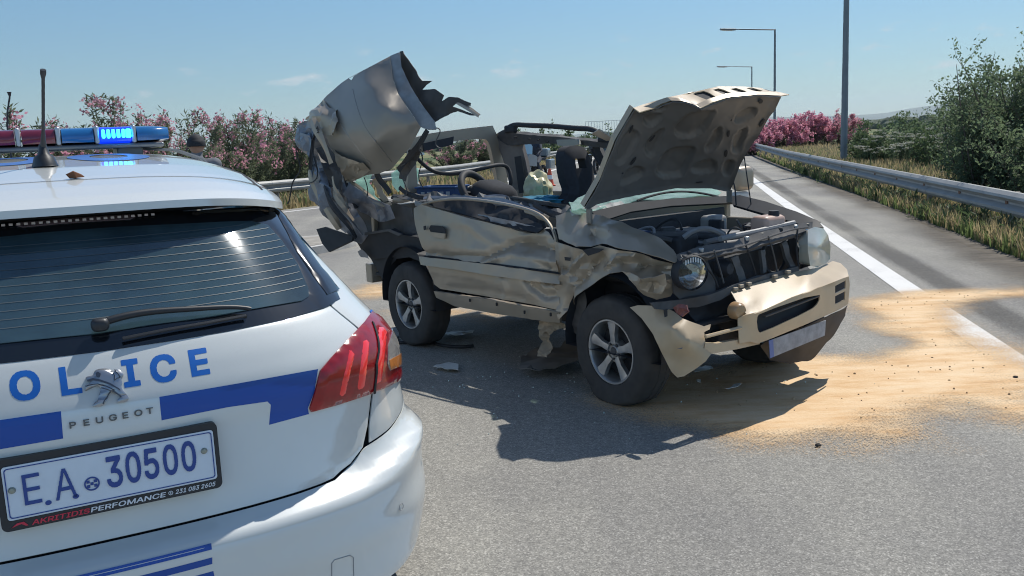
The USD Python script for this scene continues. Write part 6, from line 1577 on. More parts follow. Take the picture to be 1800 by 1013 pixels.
def oleander(parent, h, w, rng, n_st=34, n_lf=210, flower=0.75, leaf_l=0.155, fl=12):
    paths, lp_, ld_, fp, fd = [], [], [], [], []
    for k in range(n_st):
        a = rng.uniform(0, 2 * np.pi); rr_ = w * math.sqrt(rng.uniform(0, 1)); hh = h * rng.uniform(0.62, 1.08) * (1 - 0.3 * (rr_ / w) ** 2)
        b = np.array([0.25 * rr_ * math.cos(a), 0.25 * rr_ * math.sin(a), 0]); e = np.array([rr_ * math.cos(a), rr_ * math.sin(a), hh])
        m = (b + e) / 2 + np.array([0, 0, 0.12 * hh]) + rng.normal(0, 0.06, 3)
        p = smooth_path([b, m, e], 7); paths.append(p)
        t = rng.uniform(0.18, 1.0, n_lf) ** 0.85
        q = np.c_[[np.interp(t, np.linspace(0, 1, 7), p[:, j]) for j in range(3)]].T
        lp_.append(q + rng.normal(0, 0.05, q.shape)); dd = rng.normal(0, 1, q.shape) * (1, 1, 0.5) + (0, 0, 0.7); ld_.append(dd)
        if rng.uniform() < flower:
            for _ in range(rng.integers(2, 5) if fl < 20 else 6):
                c = e + rng.normal(0, 0.10, 3) - (0, 0, rng.uniform(0, 0.25))
                fp.append(c + rng.normal(0, 0.06, (fl, 3))); fd.append(rng.normal(0, 1, (fl, 3)) + (0, 0, 0.6))
    obj('stems', stems(paths, 0.014, 0.005), bark, parent)
    obj('leaves', leaves(np.vstack(lp_), np.vstack(ld_), leaf_l, leaf_l * 0.24, rng), leaf_ole, parent)
    if fp:
        obj('flowers', leaves(np.vstack(fp), np.vstack(fd), 0.075 if fl < 20 else 0.11, 0.07 if fl < 20 else 0.10, rng), petal if rng.uniform() < 0.6 else petal2, parent)


def shrub(parent, h, w, rng, n_br=16, tw=8, n_lf=26, leaf_l=0.07, mat_=None, dens=1.0, lean=0.0):
    """Open shrub: limbs, twigs and small leaves round the twigs."""
    limbs, twigs, lp_, ld_ = [], [], [], []
    for k in range(n_br):
        a = rng.uniform(0, 2 * np.pi); el = rng.uniform(0.75, 1.45); L = h * rng.uniform(0.6, 1.1)
        d = np.array([math.cos(a) * math.cos(el) * w / h * 1.6 + lean, math.sin(a) * math.cos(el) * w / h * 1.6, math.sin(el)])
        b = rng.normal(0, 0.12, 3) * (1, 1, 0); e = b + d * L; m = (b + e) / 2 + rng.normal(0, 0.08 * h, 3) * (1, 1, 0.4)
        p = smooth_path([b, m, e], 9); limbs.append(p)
        for j in range(tw):
            t = rng.uniform(0.15, 1.0); o = np.array([np.interp(t, np.linspace(0, 1, 9), p[:, i]) for i in range(3)])
            td = rng.normal(0, 1, 3) + (0, 0, 0.55) + d * 0.5; td /= np.linalg.norm(td); tl = h * rng.uniform(0.12, 0.30) * (1.15 - 0.4 * t)
            q = np.stack([o, o + td * tl * 0.5 + rng.normal(0, 0.02, 3), o + td * tl + (0, 0, 0.03)]); twigs.append(q)
            n = int(n_lf * dens)
            s = rng.uniform(0, 1.05, n)[:, None]
            lp_.append(o + td * tl * s + rng.normal(0, 0.035 + 0.02 * h / 2, (n, 3))); ld_.append(rng.normal(0, 1, (n, 3)) + (0, 0, 0.3))
    obj('trunk', stems(limbs, 0.022 * h / 2, 0.005), bark, parent)
    obj('twigs', stems(twigs, 0.005, 0.002, 3), bark, parent)
    obj('crown', leaves(np.vstack(lp_), np.vstack(ld_), leaf_l, leaf_l * 0.55, rng), mat_ or leaf_dark, parent)


vr = np.random.default_rng(21)
# pink oleanders in a row behind the guardrail on the left
row = [((-10.5, 18.8), 2.75, 'oleander bush with deep pink heads at the picture edge, behind the second aerial'), ((-9.7, 20.4), 2.3, 'low oleander behind the middle of the blue light bar'), ((-11.0, 27.5), 2.9, 'oleander filling the hedge behind the tall one by the light bar'), ((-8.9, 33.0), 2.8, 'farther oleander in the second row left of the shredded corner'),
       ((-9.9, 22.4), 2.9, 'tall pink oleander right behind the lit blue end of the light bar'),
       ((-8.6, 24.6), 2.85, 'pink oleander rising above the black cap beyond the police roof'), ((-8.2, 27.6), 2.75, 'broad pink oleander between the black cap and the torn roof'),
       ((-7.6, 30.5), 2.7, 'pink oleander half hidden by the shredded corner of the wreck'), ((-7.4, 34.0), 2.6, 'oleander seen under the torn roof sheet beside the shattered glass')]
for k, ((x, y), h, lab) in enumerate(row):
    b = thing('oleander_bush', lab, 'oleander', 'oleanders behind the guardrail', (x, y, -0.35))
    oleander(b, h + 0.35, 1.45, np.random.default_rng(100 + k), n_st=38)
# oleanders in the lower field seen through the rear window opening
for k, ((x, y), h, lab) in enumerate((((-3.2, 58), 2.6, 'round pink oleander in the low field framed by the rear window opening'), ((-6.6, 46), 1.5, 'low pink oleander seen above the pale shattered glass shard'), ((-1.0, 60), 2.4, 'pinkish green oleander beside the far window pillar of the wreck'))):
    b = thing('oleander_bush', lab, 'oleander', 'oleanders in the low field', (x, y, terrain_z(x, y)))
    oleander(b, h, 1.9, np.random.default_rng(140 + k), n_st=34, leaf_l=0.2, fl=14)
# dense pink oleanders on the right verge
for k, ((x, y), h, lab) in enumerate((((15.3, 56), 1.85, 'pink oleander showing at the bonnet edge, left of the second lamp post'), ((17.4, 57), 2.2, 'dense pink oleander directly behind the second lamp post'), ((19.4, 58), 2.35, 'tallest dense pink oleander midway between the two lamp posts'), ((21.3, 58), 2.2, 'dense pink oleander just left of the thick near lamp post'), ((13.6, 55), 1.4, 'small pink oleander hidden by the raised bonnet'))):
    b = thing('oleander_bush', lab, 'oleander', 'oleanders along the right verge', (x, y, -0.3))
    oleander(b, h + 0.3, 1.6, np.random.default_rng(160 + k), n_st=60, n_lf=60, flower=1.0, fl=22)
# shrubs on the right: low hedge plants, then the big open ones at the picture's edge
hedge = [((12.6, 31.5), 1.6, 0.9, 'dark green shrub at the foot of the near lamp post'), ((12.9, 28.0), 1.75, 1.0, 'green shrub with a ragged top right of the near lamp post'), ((12.0, 25.0), 1.7, 0.9, 'low green shrub behind the white flowering weeds'), ((11.4, 22.4), 1.75, 0.9, 'dense dark shrub left of the tall open shrub'), ((15.0, 34.0), 1.7, 1.2, 'farther green shrub filling the gap beyond the hedge'), ((17.3, 38.0), 1.7, 1.3, 'far green shrub at the end of the hedge'), ((10.6, 20.2), 1.7, 1.0, 'rounded green shrub beside the tall open shrub'), ((13.6, 26.4), 1.85, 1.2, 'green shrub filling the hedge behind the front row'), ((11.9, 29.5), 1.35, 0.9, 'low leafy shrub just right of the lamp post base'), ((8.9, 15.0), 1.2, 0.8, 'low shrub hugging the back of the guardrail'), ((9.2, 12.2), 1.5, 0.9, 'dense shrub at the picture edge behind the guardrail')]
for k, ((x, y), h, w, lab) in enumerate(hedge):
    b = thing('shrub', lab, 'shrub', 'shrubs behind the right guardrail', (x, y, -0.2))
    shrub(b, h + 0.2, w, np.random.default_rng(180 + k), 20, 9, 26, 0.10, leaf_dark if k % 2 else leaf_mid)
big = [((8.75, 16.2), 2.6, 1.15, 'tall open shrub with bare arching twigs against the sky'), ((9.6, 15.4), 2.85, 1.2, 'tallest leafy shrub rising near the picture corner'), ((9.9, 13.6), 2.45, 1.25, 'big shrub cut by the picture edge above the guardrail'), ((9.7, 18.0), 2.7, 1.3, 'leafy shrub filling in behind the tall open shrub'), ((8.6, 13.9), 1.75, 1.1, 'dark low shrub close behind the guardrail')]
for k, ((x, y), h, w, lab) in enumerate(big):
    b = thing('shrub', lab, 'shrub', 'tall shrubs at the right edge', (x, y, -0.15))
    shrub(b, h + 0.15, w, np.random.default_rng(200 + k), 28, 13, 40, 0.07, leaf_dark if k != 3 else leaf_mid)
# green shrubs far behind the wreck
for k, ((x, y), h, lab) in enumerate((((1.6, 62), 1.9, 'green shrub seen through the far side opening of the wreck'), ((4.0, 66), 2.0, 'far green shrub behind the headrest of the wreck seat'), ((7.5, 72), 1.9, 'far green shrub beside the bonnet edge'))):
    b = thing('shrub', lab, 'shrub', 'shrubs beyond the left carriageway edge', (x, y, -1.2))
    shrub(b, h + 1.2, 1.9, np.random.default_rng(230 + k), 16, 8, 22, 0.2, leaf_mid)

# distant wood on the left and right that reads as one mass
fr = np.random.default_rng(5)
fx = np.r_[fr.uniform(-900, 700, 520), fr.uniform(150, 520, 160)]
fy = np.r_[fr.uniform(420, 800, 520), fr.uniform(330, 520, 160)]
parts = []
for x, y in zip(fx, fy):
    s = trimesh.creation.icosphere(1, 1.0); v = np.array(s.vertices); v = v * (1 + 0.5 * (meshkit.noise(v * 2.3 + (x, y, 0), 2) - 0.5))[:, None] * (fr.uniform(3, 8), fr.uniform(3, 8), fr.uniform(1.8, 4.4))
    parts.append((v + (x, y, terrain_z(np.array(x), np.array(y)) + 1.2), np.array(s.faces)))
obj('distant_wood', cat_mesh(parts), mat('far_foliage', (0.05, 0.075, 0.035), 0.9, var=0.4, vscale=0.2), kind='stuff', label='dark line of distant trees along the horizon')

# grass of the verges: dry and green blades
def blades(n, xy, h, rng, w=0.006, lean=0.45):
    z0 = terrain_z(xy[:, 0], xy[:, 1]) - 0.01
    hh = h * rng.uniform(0.4, 1.2, n); a = rng.uniform(0, 2 * np.pi, n); l = lean * rng.uniform(0.1, 1.2, n) * hh
    d = np.c_[np.cos(a), np.sin(a)]; s = np.c_[-d[:, 1], d[:, 0]] * (w * rng.uniform(0.6, 1.5, n) * (1 + np.hypot(xy[:, 0], xy[:, 1]) / 14))[:, None]
    b = np.c_[xy, z0]; m = np.c_[xy + d * l[:, None] * 0.35, z0 + hh * 0.6]; t = np.c_[xy + d * l[:, None], z0 + hh * 0.95]
    S3 = np.c_[s, np.zeros(n)]
    v = np.stack([b - S3, b + S3, m - S3 * 0.8, m + S3 * 0.8, t], 1).reshape(-1, 3)
    i = np.arange(n)[:, None] * 5
    return v, np.vstack([i + (0, 1, 3), i + (0, 3, 2), i + (2, 3, 4)])


def clumped(n, rng, ylo, yhi, off_lo, off_hi, power=1.6, seed=0, thr=0.42):
    y = ylo + (yhi - ylo) * rng.uniform(0, 1, n * 3) ** power
    o = rng.uniform(off_lo, off_hi, n * 3)
    p = np.c_[xline(y) + o + np.interp(y, [9, 16, 33], [0, 0.15, 0.2]), y]
    f = meshkit.fbm(np.c_[p * 1.5, np.zeros(len(p))], 3, seed)
    return p[f + rng.uniform(-0.15, 0.15, len(p)) > thr][:n]


gr = np.random.default_rng(31)
for m_, n, hh, o0, o1, sd in ((grass_dry, 30000, 0.30, 1.62, 2.5, 1), (grass_grn, 24000, 0.27, 1.6, 2.5, 2), (grass_dry, 34000, 0.42, 2.3, 5.0, 3), (grass_grn, 22000, 0.38, 2.3, 5.0, 4)):
    xy = clumped(n, gr, 5.5, 75, o0, o1, 1.7, sd)
    obj('verge_grass', blades(len(xy), xy, hh, gr), m_, kind='stuff')
xy = clumped(9000, gr, 8, 60, 4.6, 12, 1.4, 7)
obj('verge_grass', blades(len(xy), xy, 0.5, gr, 0.01), grass_dry, kind='stuff')
# the left verge, behind and before the rail
y = gr.uniform(16, 80, 26000); o = gr.uniform(-5.5, 0.9, 26000)
obj('verge_grass', blades(26000, np.c_[xrail_l(y) + o, y], 0.38, gr, 0.008), grass_dry, kind='stuff')
y = gr.uniform(16, 80, 8000); o = gr.uniform(-6, 0.5, 8000)
obj('verge_grass', blades(8000, np.c_[xrail_l(y) + o, y], 0.4, gr, 0.008), grass_grn, kind='stuff')
# leafy weeds at the foot of the rail, and tall weeds with white flower heads
for k in range(30):
    y_ = 7.5 + 30 * (k / 30) ** 1.3 + gr.uniform(-0.5, 0.5); x_ = xline(y_) + gr.uniform(1.75, 2.35)
    n = 90
    p0 = np.array([x_, y_, terrain_z(x_, y_)]) + gr.normal(0, 0.10, (n, 3)) * (1, 1, 0) + np.c_[np.zeros((n, 2)), gr.uniform(0.02, 0.28, n)]
    wd = thing('weed', 'low leafy weed at the foot of the right guardrail', 'weed', 'leafy weeds under the right guardrail')
    obj('leaves', leaves(p0, gr.normal(0, 1, (n, 3)) + (0, 0, 0.8), 0.13, 0.035, gr), leaf_mid if k % 3 else leaf_ole, wd)
for k in range(14):
    y_ = gr.uniform(19, 27); x_ = xline(y_) + gr.uniform(2.7, 4.6); h_ = gr.uniform(0.75, 1.25)
    wd = thing('flowering_weed', 'tall weed with flat white flower heads beyond the right guardrail', 'weed', 'white flowering weeds beyond the right guardrail', (x_, y_, terrain_z(x_, y_)))
    st = [np.array([(0, 0, 0), (gr.normal(0, .05), gr.normal(0, .05), h_ * .6), (a_ := gr.normal(0, .14), b_ := gr.normal(0, .14), h_ * gr.uniform(.85, 1.1))]) for _ in range(5)]
    obj('stalks', stems(st, 0.006, 0.003, 3), mat('stalk_green', (0.12, 0.15, 0.06), 0.8), wd)
    pz = np.vstack([s_[-1] + gr.normal(0, 0.05, (26, 3)) * (1, 1, 0.2) for s_ in st])
    obj('flower_heads', leaves(pz, gr.normal(0, 1, pz.shape) * (1, 1, 0.3), 0.035, 0.03, gr), umbel_m, wd, kind='stuff')

# ------------------------------------------------------------------ people, motorcycles, cones, far vehicle, debris
def body_of(bones, refine=0.02, smooth_n=8):
    """One continuous figure: hulls of spheres at the joints, joined and smoothed."""
    parts = []
    for (p, r), (q, s) in bones:
        parts.append(m3.Manifold.batch_hull([m3.Manifold.sphere(r, 14).translate(tuple(map(float, p))), m3.Manifold.sphere(s, 14).translate(tuple(map(float, q)))]))
    m = m3.Manifold.batch_boolean(parts, m3.OpType.Add).refine_to_length(refine).to_mesh()
    t = trimesh.Trimesh(np.array(m.vert_properties[:, :3], float), np.array(m.tri_verts), process=True)
    trimesh.smoothing.filter_taubin(t, 0.5, 0.52, smooth_n)
    return np.array(t.vertices), np.array(t.faces)


skin = mat('skin', (0.30, 0.17, 0.115), 0.55)
navy_cloth = mat('navy_cloth', (0.03, 0.04, 0.06), 0.85, var=0.3, vscale=12)
grey_cloth = mat('grey_cloth', (0.17, 0.18, 0.20), 0.85, var=0.35, vscale=14)
helmet_w = mat('helmet_white', (0.46, 0.52, 0.52), 0.25, coat=0.8)
visor_m = mat('visor', (0.03, 0.07, 0.08), 0.08, coat=1.0)


def head_mesh(c, face, r=1.0):
    """Head with brow, nose, chin and ears; face is the direction looked in."""
    m = trimesh.creation.icosphere(3, 1.0)
    v = np.array(m.vertices)
    f = np.array([math.cos(face), math.sin(face)]); s = np.array([-f[1], f[0]])
    x, y, z = v[:, 0], v[:, 1], v[:, 2]
    jaw = np.clip(-z, 0, 1)
    X = x * 0.098 * (1 - 0.10 * jaw); Y = y * 0.077 * (1 - 0.22 * jaw); Z = z * 0.118
    X += 0.022 * np.exp(-((y / 0.16) ** 2 + ((z + 0.12) / 0.20) ** 2)) * (x > 0.4)
    X -= 0.008 * np.exp(-(((np.abs(y) - 0.38) / 0.15) ** 2 + ((z - 0.08) / 0.12) ** 2)) * (x > 0.4)
    X += 0.006 * np.exp(-((y / 0.35) ** 2 + ((z + 0.52) / 0.08) ** 2)) * (x > 0.3)
    Y += np.sign(y) * 0.014 * np.exp(-((x / 0.2) ** 2 + ((z + 0.05) / 0.24) ** 2)) * (np.abs(y) > 0.8)
    P = np.c_[X * f[0] + Y * s[0], X * f[1] + Y * s[1], Z] * r + np.asarray(c)
    return P, np.array(m.faces)


def hand_bones(w, d, side):
    """Palm, four curled fingers of different length and a thumb."""
    d = np.asarray(d, float) / np.linalg.norm(d); s = np.cross(d, [0, 0, 1.0]); n_ = np.linalg.norm(s); s = s / n_ if n_ > 1e-6 else np.array([1.0, 0, 0]); u = np.cross(s, d)
    b = [((w, 0.028), (w + d * 0.07, 0.026))]
    for k, L in enumerate((0.065, 0.078, 0.072, 0.055)):
        o = w + d * 0.085 + s * (-0.03 + 0.02 * k)
        b += [((o - d * 0.01, 0.010), (o + d * L * 0.5 - u * 0.012, 0.009)), ((o + d * L * 0.5 - u * 0.012, 0.009), (o + d * L * 0.8 - u * 0.04, 0.008))]
    t = w + d * 0.025 + s * 0.03 * side
    b += [((t, 0.012), (t + d * 0.035 + s * 0.025 * side - u * 0.01, 0.010)), ((t + d * 0.035 + s * 0.025 * side - u * 0.01, 0.010), (t + d * 0.065 + s * 0.022 * side - u * 0.03, 0.009))]
    return b


def person(name, label, loc, rz, pose, cloth, hair=None):
    J = {k: np.array(v, float) for k, v in pose.items()}
    p = thing(name, label, 'person', None, loc, rz)
    bones = [((J['hip'], 0.145), (J['waist'], 0.130)), ((J['waist'], 0.130), (J['chest'], 0.150)), ((J['chest'], 0.15), (J['neck'], 0.065)), ((J['neck'], 0.060), (J['head'] - (0, 0, 0.03), 0.062))]
    for s in ('l', 'r'):
        bones += [((J['chest'] + (0, 0, 0.05), 0.10), (J['sh_' + s], 0.075)), ((J['sh_' + s], 0.068), (J['el_' + s], 0.046)), ((J['el_' + s], 0.046), (J['wr_' + s], 0.030)), ((J['hip'], 0.12), (J['th_' + s], 0.098)), ((J['th_' + s], 0.095), (J['kn_' + s], 0.062)), ((J['kn_' + s], 0.060), (J['an_' + s], 0.042)),
                  ((J['an_' + s] - (0, 0, 0.03), 0.045), (J['an_' + s] + (0.15, 0, -0.045), 0.036))]
        bones += hand_bones(J['wr_' + s], J['wr_' + s] - J['el_' + s], 1 if s == 'l' else -1)
    obj('body', body_of(bones), cloth, p, smooth=True)
    return p, J


stand = dict(hip=(0, 0, 0.95), waist=(0.0, 0, 1.10), chest=(0.01, 0, 1.34), neck=(0.015, 0, 1.50), head=(0.04, 0, 1.635), sh_l=(0, 0.19, 1.43), sh_r=(0, -0.19, 1.43), el_l=(0.02, 0.25, 1.14), el_r=(0.06, -0.25, 1.14), wr_l=(0.16, 0.22, 0.93), wr_r=(0.22, -0.2, 0.98), th_l=(0, 0.10, 0.88), th_r=(0, -0.10, 0.88), kn_l=(0.03, 0.11, 0.49), kn_r=(0.02, -0.11, 0.49), an_l=(0.0, 0.12, 0.09), an_r=(0.0, -0.12, 0.09))
pc = GROUND.on([(345, 262)], 1, 10.4)[0]
man, Jm = person('person', 'person in a black peaked cap standing beyond the police car roof', (pc[0], pc[1], 0.0), math.pi * 0.56, stand, grey_cloth)
obj('head', head_mesh(Jm['head'], 0.0), skin, man, smooth=True)
cap = trimesh.creation.icosphere(3, 1.0); cv = np.array(cap.vertices); cv[:, 2] = np.maximum(cv[:, 2], -0.25)
obj('cap', (cv * (0.122, 0.104, 0.115) * np.where(cv[:, 2:] > 0.35, (0.93, 0.93, 1.0), 1.0) + Jm['head'] + (-0.012, 0, 0.030), np.array(cap.faces)), mat('cap_black', (0.012, 0.014, 0.018), 0.8), man, smooth=True)
bp, bt = tri_poly([(0.07, -0.085), (0.12, -0.085), (0.185, -0.05), (0.20, 0), (0.185, 0.05), (0.12, 0.085), (0.07, 0.085)], 0.03, jitter=0)
obj('cap_peak', solid(np.c_[bp, 0.03 - 0.35 * (bp[:, 0] - 0.07) - 1.5 * bp[:, 1] ** 2] + Jm['head'], bt, np.array([0, 0, -0.006])), _mats['cap_black'], man, smooth=True)

sit = dict(hip=(-0.18, 0, 0.90), waist=(-0.15, 0, 1.04), chest=(-0.05, 0, 1.26), neck=(0.0, 0, 1.41), head=(0.06, 0, 1.53), sh_l=(-0.03, 0.20, 1.34), sh_r=(-0.03, -0.20, 1.34), el_l=(0.20, 0.33, 1.14), el_r=(0.20, -0.33, 1.14), wr_l=(0.43, 0.32, 1.06), wr_r=(0.43, -0.32, 1.06), th_l=(-0.12, 0.12, 0.86), th_r=(-0.12, -0.12, 0.86), kn_l=(0.28, 0.22, 0.72), kn_r=(0.28, -0.22, 0.72), an_l=(0.10, 0.22, 0.34), an_r=(0.10, -0.22, 0.34))


def motorcycle(label, loc, rz, body_m, screen=True):
    b = thing('motorcycle', label, 'motorcycle', None, loc, rz)
    wheel_p = [(0.21, -0.03), (0.24, -0.055), (0.28, -0.06), (0.31, -0.035), (0.315, 0.0), (0.31, 0.035), (0.28, 0.06), (0.24, 0.055), (0.21, 0.03)]
    for x_ in (0.75, -0.70):
        v, f = lathe(wheel_p, 28)
        w = obj('wheel', (v + (x_, 0, 0.316), f), rubber, b, smooth=40)
        sp = [tube(np.array([(x_, 0, 0.316), (x_ + 0.21 * math.cos(a), 0, 0.316 + 0.21 * math.sin(a))]), 0.012, 5) for a in np.linspace(0, 2 * np.pi, 6)[:-1]]
        obj('rim', cat_mesh(sp), alloy, w)
    hull_ = lambda pts: (lambda h: (np.array(h.vertices), np.array(h.faces)))(trimesh.convex.convex_hull(np.array([(x, s * y, z) for x, y, z in pts for s in (-1, 1)])))
    obj('engine', hull_([(0.35, 0.16, 0.35), (-0.25, 0.18, 0.33), (0.40, 0.17, 0.60), (-0.25, 0.15, 0.62)]), dark_tr, b, smooth=30)
    obj('tank', hull_([(0.36, 0.10, 0.72), (0.30, 0.15, 0.92), (-0.05, 0.13, 0.92), (-0.12, 0.10, 0.76)]), body_m, b, smooth=40)
    obj('seat', hull_([(-0.02, 0.12, 0.80), (-0.10, 0.15, 0.86), (-0.75, 0.15, 0.92), (-0.70, 0.10, 0.78)]), dark_tr, b, smooth=40)
    obj('fairing', hull_([(0.95, 0.06, 0.86), (0.86, 0.20, 1.06), (0.50, 0.30, 0.98), (0.45, 0.26, 0.62), (0.80, 0.14, 0.66)]), body_m, b, smooth=40)
    obj('headlight', rbox((0.925, 0, 0.93), (0.05, 0.22, 0.11), 0.02), mat('headlight_glass', (0.6, 0.62, 0.62), 0.1, coat=1.0), b, smooth=40)
    if screen:
        pt, tr = tri_poly([(-0.22, 0), (0.22, 0), (0.19, 0.26), (0.10, 0.38), (-0.10, 0.38), (-0.19, 0.26)], 0.08, jitter=0)
        obj('windscreen', solid(np.c_[0.80 - 0.55 * pt[:, 1] - 1.2 * pt[:, 0] ** 2, pt[:, 0], 1.04 + pt[:, 1]], tr, np.array([0.004, 0, 0])), mat('screen_tint', (0.35, 0.48, 0.50), 0.1, coat=1.0), b, smooth=40)
    obj('handlebar', tube(smooth_path([(0.42, -0.38, 1.04), (0.5, -0.2, 1.06), (0.52, 0, 1.02), (0.5, 0.2, 1.06), (0.42, 0.38, 1.04)], 14), 0.014, 6), dark_tr, b, smooth=50)
    for s in (-1, 1):
        obj('fork', tube(np.array([(0.48, s * 0.09, 0.95), (0.75, s * 0.09, 0.316)]), 0.026, 8), alloy, b, smooth=50)
        obj('mirror', rbox((0.56, s * 0.42, 1.19), (0.03, 0.13, 0.08), 0.014), dark_tr, b, smooth=40)
        obj('pannier', rbox((-0.62, s * 0.32, 0.66), (0.46, 0.20, 0.34), 0.05), body_m, b, smooth=40)
    obj('top_case', rbox((-0.86, 0, 1.06), (0.34, 0.40, 0.28), 0.06), body_m, b, smooth=40)
    obj('mudguard', tube(np.array([(0.75 + 0.345 * math.cos(a), 0, 0.316 + 0.345 * math.sin(a)) for a in np.linspace(0.4, 2.6, 12)]), 0.05, 8), body_m, b, smooth=50)
    return b


mp = GROUND.on([(941, 300)], 1, 31.5)[0]
fz = -2.0
motorcycle('white and dark police motorcycle behind the wreck, carrying the rider in a white helmet', (mp[0], mp[1], 0.0), fz, mat('bike_white', (0.20, 0.23, 0.24), 0.3, coat=0.8))
rider, Jr = person('person', 'motorcycle rider in a white helmet seen through the wreck', (mp[0], mp[1], 0.0), fz, sit, navy_cloth)
obj('head', head_mesh(Jr['head'], 0.0), skin, rider, smooth=True)
hm = trimesh.creation.icosphere(3, 1.0); hv = np.array(hm.vertices)
hv2 = hv * (0.142, 0.125, 0.142); hv2[:, 2] = np.maximum(hv2[:, 2], -0.10)
obj('helmet', (hv2 + Jr['head'] + (-0.01, 0, 0.035), np.array(hm.faces)), helmet_w, rider, smooth=True)
vis = hv[:, :] * (0.147, 0.129, 0.075); vis[:, 0] = np.maximum(vis[:, 0], 0.02)
obj('visor', (vis + Jr['head'] + (-0.008, 0, 0.025), np.array(hm.faces)), visor_m, rider, smooth=True)
mp2 = GROUND.on([(1055, 290)], 1, 38.0)[0]
motorcycle('black motorcycle standing on the road behind the wreck beside its far door frame', (mp2[0], mp2[1], 0.0), 1.2, mat('bike_black', (0.02, 0.022, 0.026), 0.3, coat=0.8))

orange = mat('cone_orange', (0.62, 0.09, 0.035), 0.5, var=0.2, vscale=9)
cone_w = mat('cone_white', (0.62, 0.62, 0.60), 0.5)
first_cone = None
for px, lab in (((967, 327), 'orange traffic cone seen through the far side opening, left of the seat'), ((733, 341), 'orange traffic cone seen below the pale shattered glass shard')):
    g_ = gpt([px])[0]
    c_ = thing('traffic_cone', lab, 'traffic cone', 'cones on the road behind the wreck', (g_[0], g_[1], 0.0))
    obj('base', rbox((0, 0, 0.02), (0.36, 0.36, 0.035), 0.015), orange, c_, smooth=30)
    obj('cone', lathe([(0.13, 0.035), (0.118, 0.12), (0.05, 0.52), (0.035, 0.56), (0.0, 0.56)], 24, 'z'), orange, c_, smooth=40)
    obj('white_band', lathe([(0.106, 0.22), (0.084, 0.36)], 24, 'z'), cone_w, c_, smooth=40)

vx, vy = -29.5, 300.0
van = thing('van', 'small white van crossing the low fields far beyond the rear window opening', 'van', None, (vx, vy, terrain_z(np.array(vx), np.array(vy)) + 0.05), 0.1)
sidep = [(-2.6, 0.4), (2.5, 0.4), (2.6, 0.9), (2.4, 1.15), (1.75, 1.3), (1.2, 2.05), (0.9, 2.2), (-2.4, 2.25), (-2.6, 2.0)]
pp, tt_ = tri_poly(sidep, 0.5, jitter=0)
vb = obj('van_body', solid(np.c_[pp[:, 0], np.full(len(pp), -0.95), pp[:, 1]], tt_, np.array([0, 1.9, 0])), white, van, smooth=30)
obj('side_window', box((0.55, -0.96, 1.65), (1.1, 0.02, 0.5)), black_gl, van)
obj('windscreen', box((1.55, 0, 1.68), (0.03, 1.6, 0.85), rotm((0, 1, 0), -36)), black_gl, van)
for x_ in (-1.6, 1.7):
    for y_ in (-0.86, 0.86):
        wv_, wf_ = lathe([(0.0, -0.11), (0.30, -0.11), (0.33, -0.07), (0.33, 0.07), (0.30, 0.11), (0.0, 0.11)], 20)
        obj('wheel', (wv_ + (x_, y_, 0.33), wf_), rubber, van, smooth=40)

fnc = thing('fence', 'tall thin barred fence far away between the roof rail and the bonnet', 'fence')
fm = mat('fence_grey', (0.42, 0.45, 0.47), 0.5, 0.4)
fa = GROUND.on([(1030, 240), (1105, 240)], 1, 120.0)
for k in range(16):
    q_ = fa[0] + (fa[1] - fa[0]) * k / 15
    zb_ = float(terrain_z(np.array(q_[0]), np.array(q_[1])))
    obj('bar', box((q_[0], q_[1], (3.5 + zb_) / 2), (0.05, 0.05, 3.5 - zb_)), fm, fnc)
for z_ in (1.2, 3.45):
    obj('fence_rail', box(((fa[0, 0] + fa[1, 0]) / 2, 120.04, z_), (abs(fa[1, 0] - fa[0, 0]) + 0.1, 0.04, 0.05)), fm, fnc)

# pieces of the wreck on the road
def ground_piece(name, px, m_, label, cat, amp=0.012, lift=0.012, th=0.004, step=0.035, freq=9, seed=1):
    pg = gpt(px)[:, :2]
    pts, tri = tri_poly(pg, step)
    n = np.c_[pts, np.zeros(len(pts))]
    z = lift + np.abs(crumple(n, amp, freq, seed)) + amp
    v, f = solid(np.c_[pts, z + th], tri, np.array([0, 0, -th]))
    return obj(name, (v, f), m_, smooth=25, label=label, cat=cat)


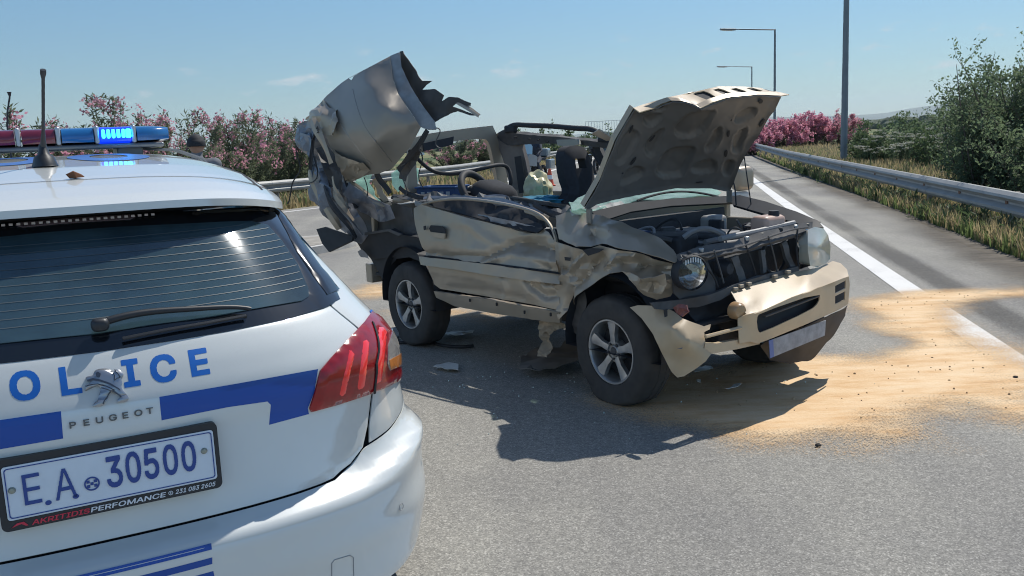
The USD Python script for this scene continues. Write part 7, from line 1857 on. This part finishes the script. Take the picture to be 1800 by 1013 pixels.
ground_piece('mud_flap', [(914, 664), (918, 642), (945, 634), (985, 628), (1010, 612), (1026, 616), (1028, 640), (1016, 656), (975, 664), (940, 668)], mat('liner_black', (0.17, 0.155, 0.135), 0.8, var=0.35, vscale=7), 'torn black wheel arch liner lying beside the front wheel', 'liner', 0.035, 0.02, 0.004, 0.035, 2.4, 6)
shard_w = mat('shard_white', (0.62, 0.62, 0.58), 0.5, var=0.2, vscale=30)
for px, lab, k in (([(1214, 661), (1240, 653), (1254, 657), (1248, 662), (1222, 665)], 'white plastic scrap under the dented bumper corner', 1), ([(762, 650), (790, 643), (806, 645), (806, 656), (782, 655)], 'pale triangular scrap in the shadow below the sill', 2), ([(772, 591), (800, 587), (834, 587), (830, 592), (796, 596)], 'white scrap on the shaded asphalt behind the rear wheel', 3), ([(1290, 688), (1300, 684), (1303, 688), (1276, 696)], 'thin white splinter on the sand in front of the bumper', 5), ([(1224, 680), (1232, 679), (1232, 683), (1226, 684)], 'tiny white chip beside the dented bumper corner', 6)):
    ground_piece('scrap', px, shard_w, lab, 'debris', 0.012, 0.022 if k in (5, 1, 6) else 0.006, 0.003, 0.03, 12, k)
for px, lab in (((1438, 786), 'dark stone on the thin sand near the middle of the road'), ((1785, 666), 'brown clod lying on the sand near the edge line')):
    g_ = gpt([px])[0]
    obj('stone', lump(g_ + (0, 0, 0.010), (0.013, 0.010, 0.008), px[0] % 7, 0.3, 2), mat('stone_dark', (0.05, 0.042, 0.035), 0.9), smooth=30, label=lab, cat='stone')
cb = gpt([(700, 596), (730, 604), (756, 603), (768, 608), (790, 612), (815, 613), (832, 611)]); cb[:, 2] = 0.014
obj('cable', tube(smooth_path(cb, 30), 0.013, 8), dark_tr, smooth=50, label='black hose lying on the asphalt by the rear wheel of the wreck', cat='hose')
# crumbs of broken glass round the wreck
cr_ = np.random.default_rng(77)
gp_ = gpt([(900, 690)])[0]
parts = []
for _ in range(110):
    a_ = cr_.normal(0, 1, 2) * (0.9, 0.7) + np.array([0.35, 5.6]); r_ = cr_.uniform(0.0015, 0.004)
    parts.append(box((*a_, r_ + 0.001 + 0.012 * (a_[0] > 0.7)), (2 * r_, 2 * r_, 2 * r_), rotm(cr_.normal(0, 1, 3), 40)))
obj('glass_crumbs', cat_mesh(parts), mat('glass_crumb', (0.55, 0.66, 0.62), 0.15, coat=0.5), kind='stuff')
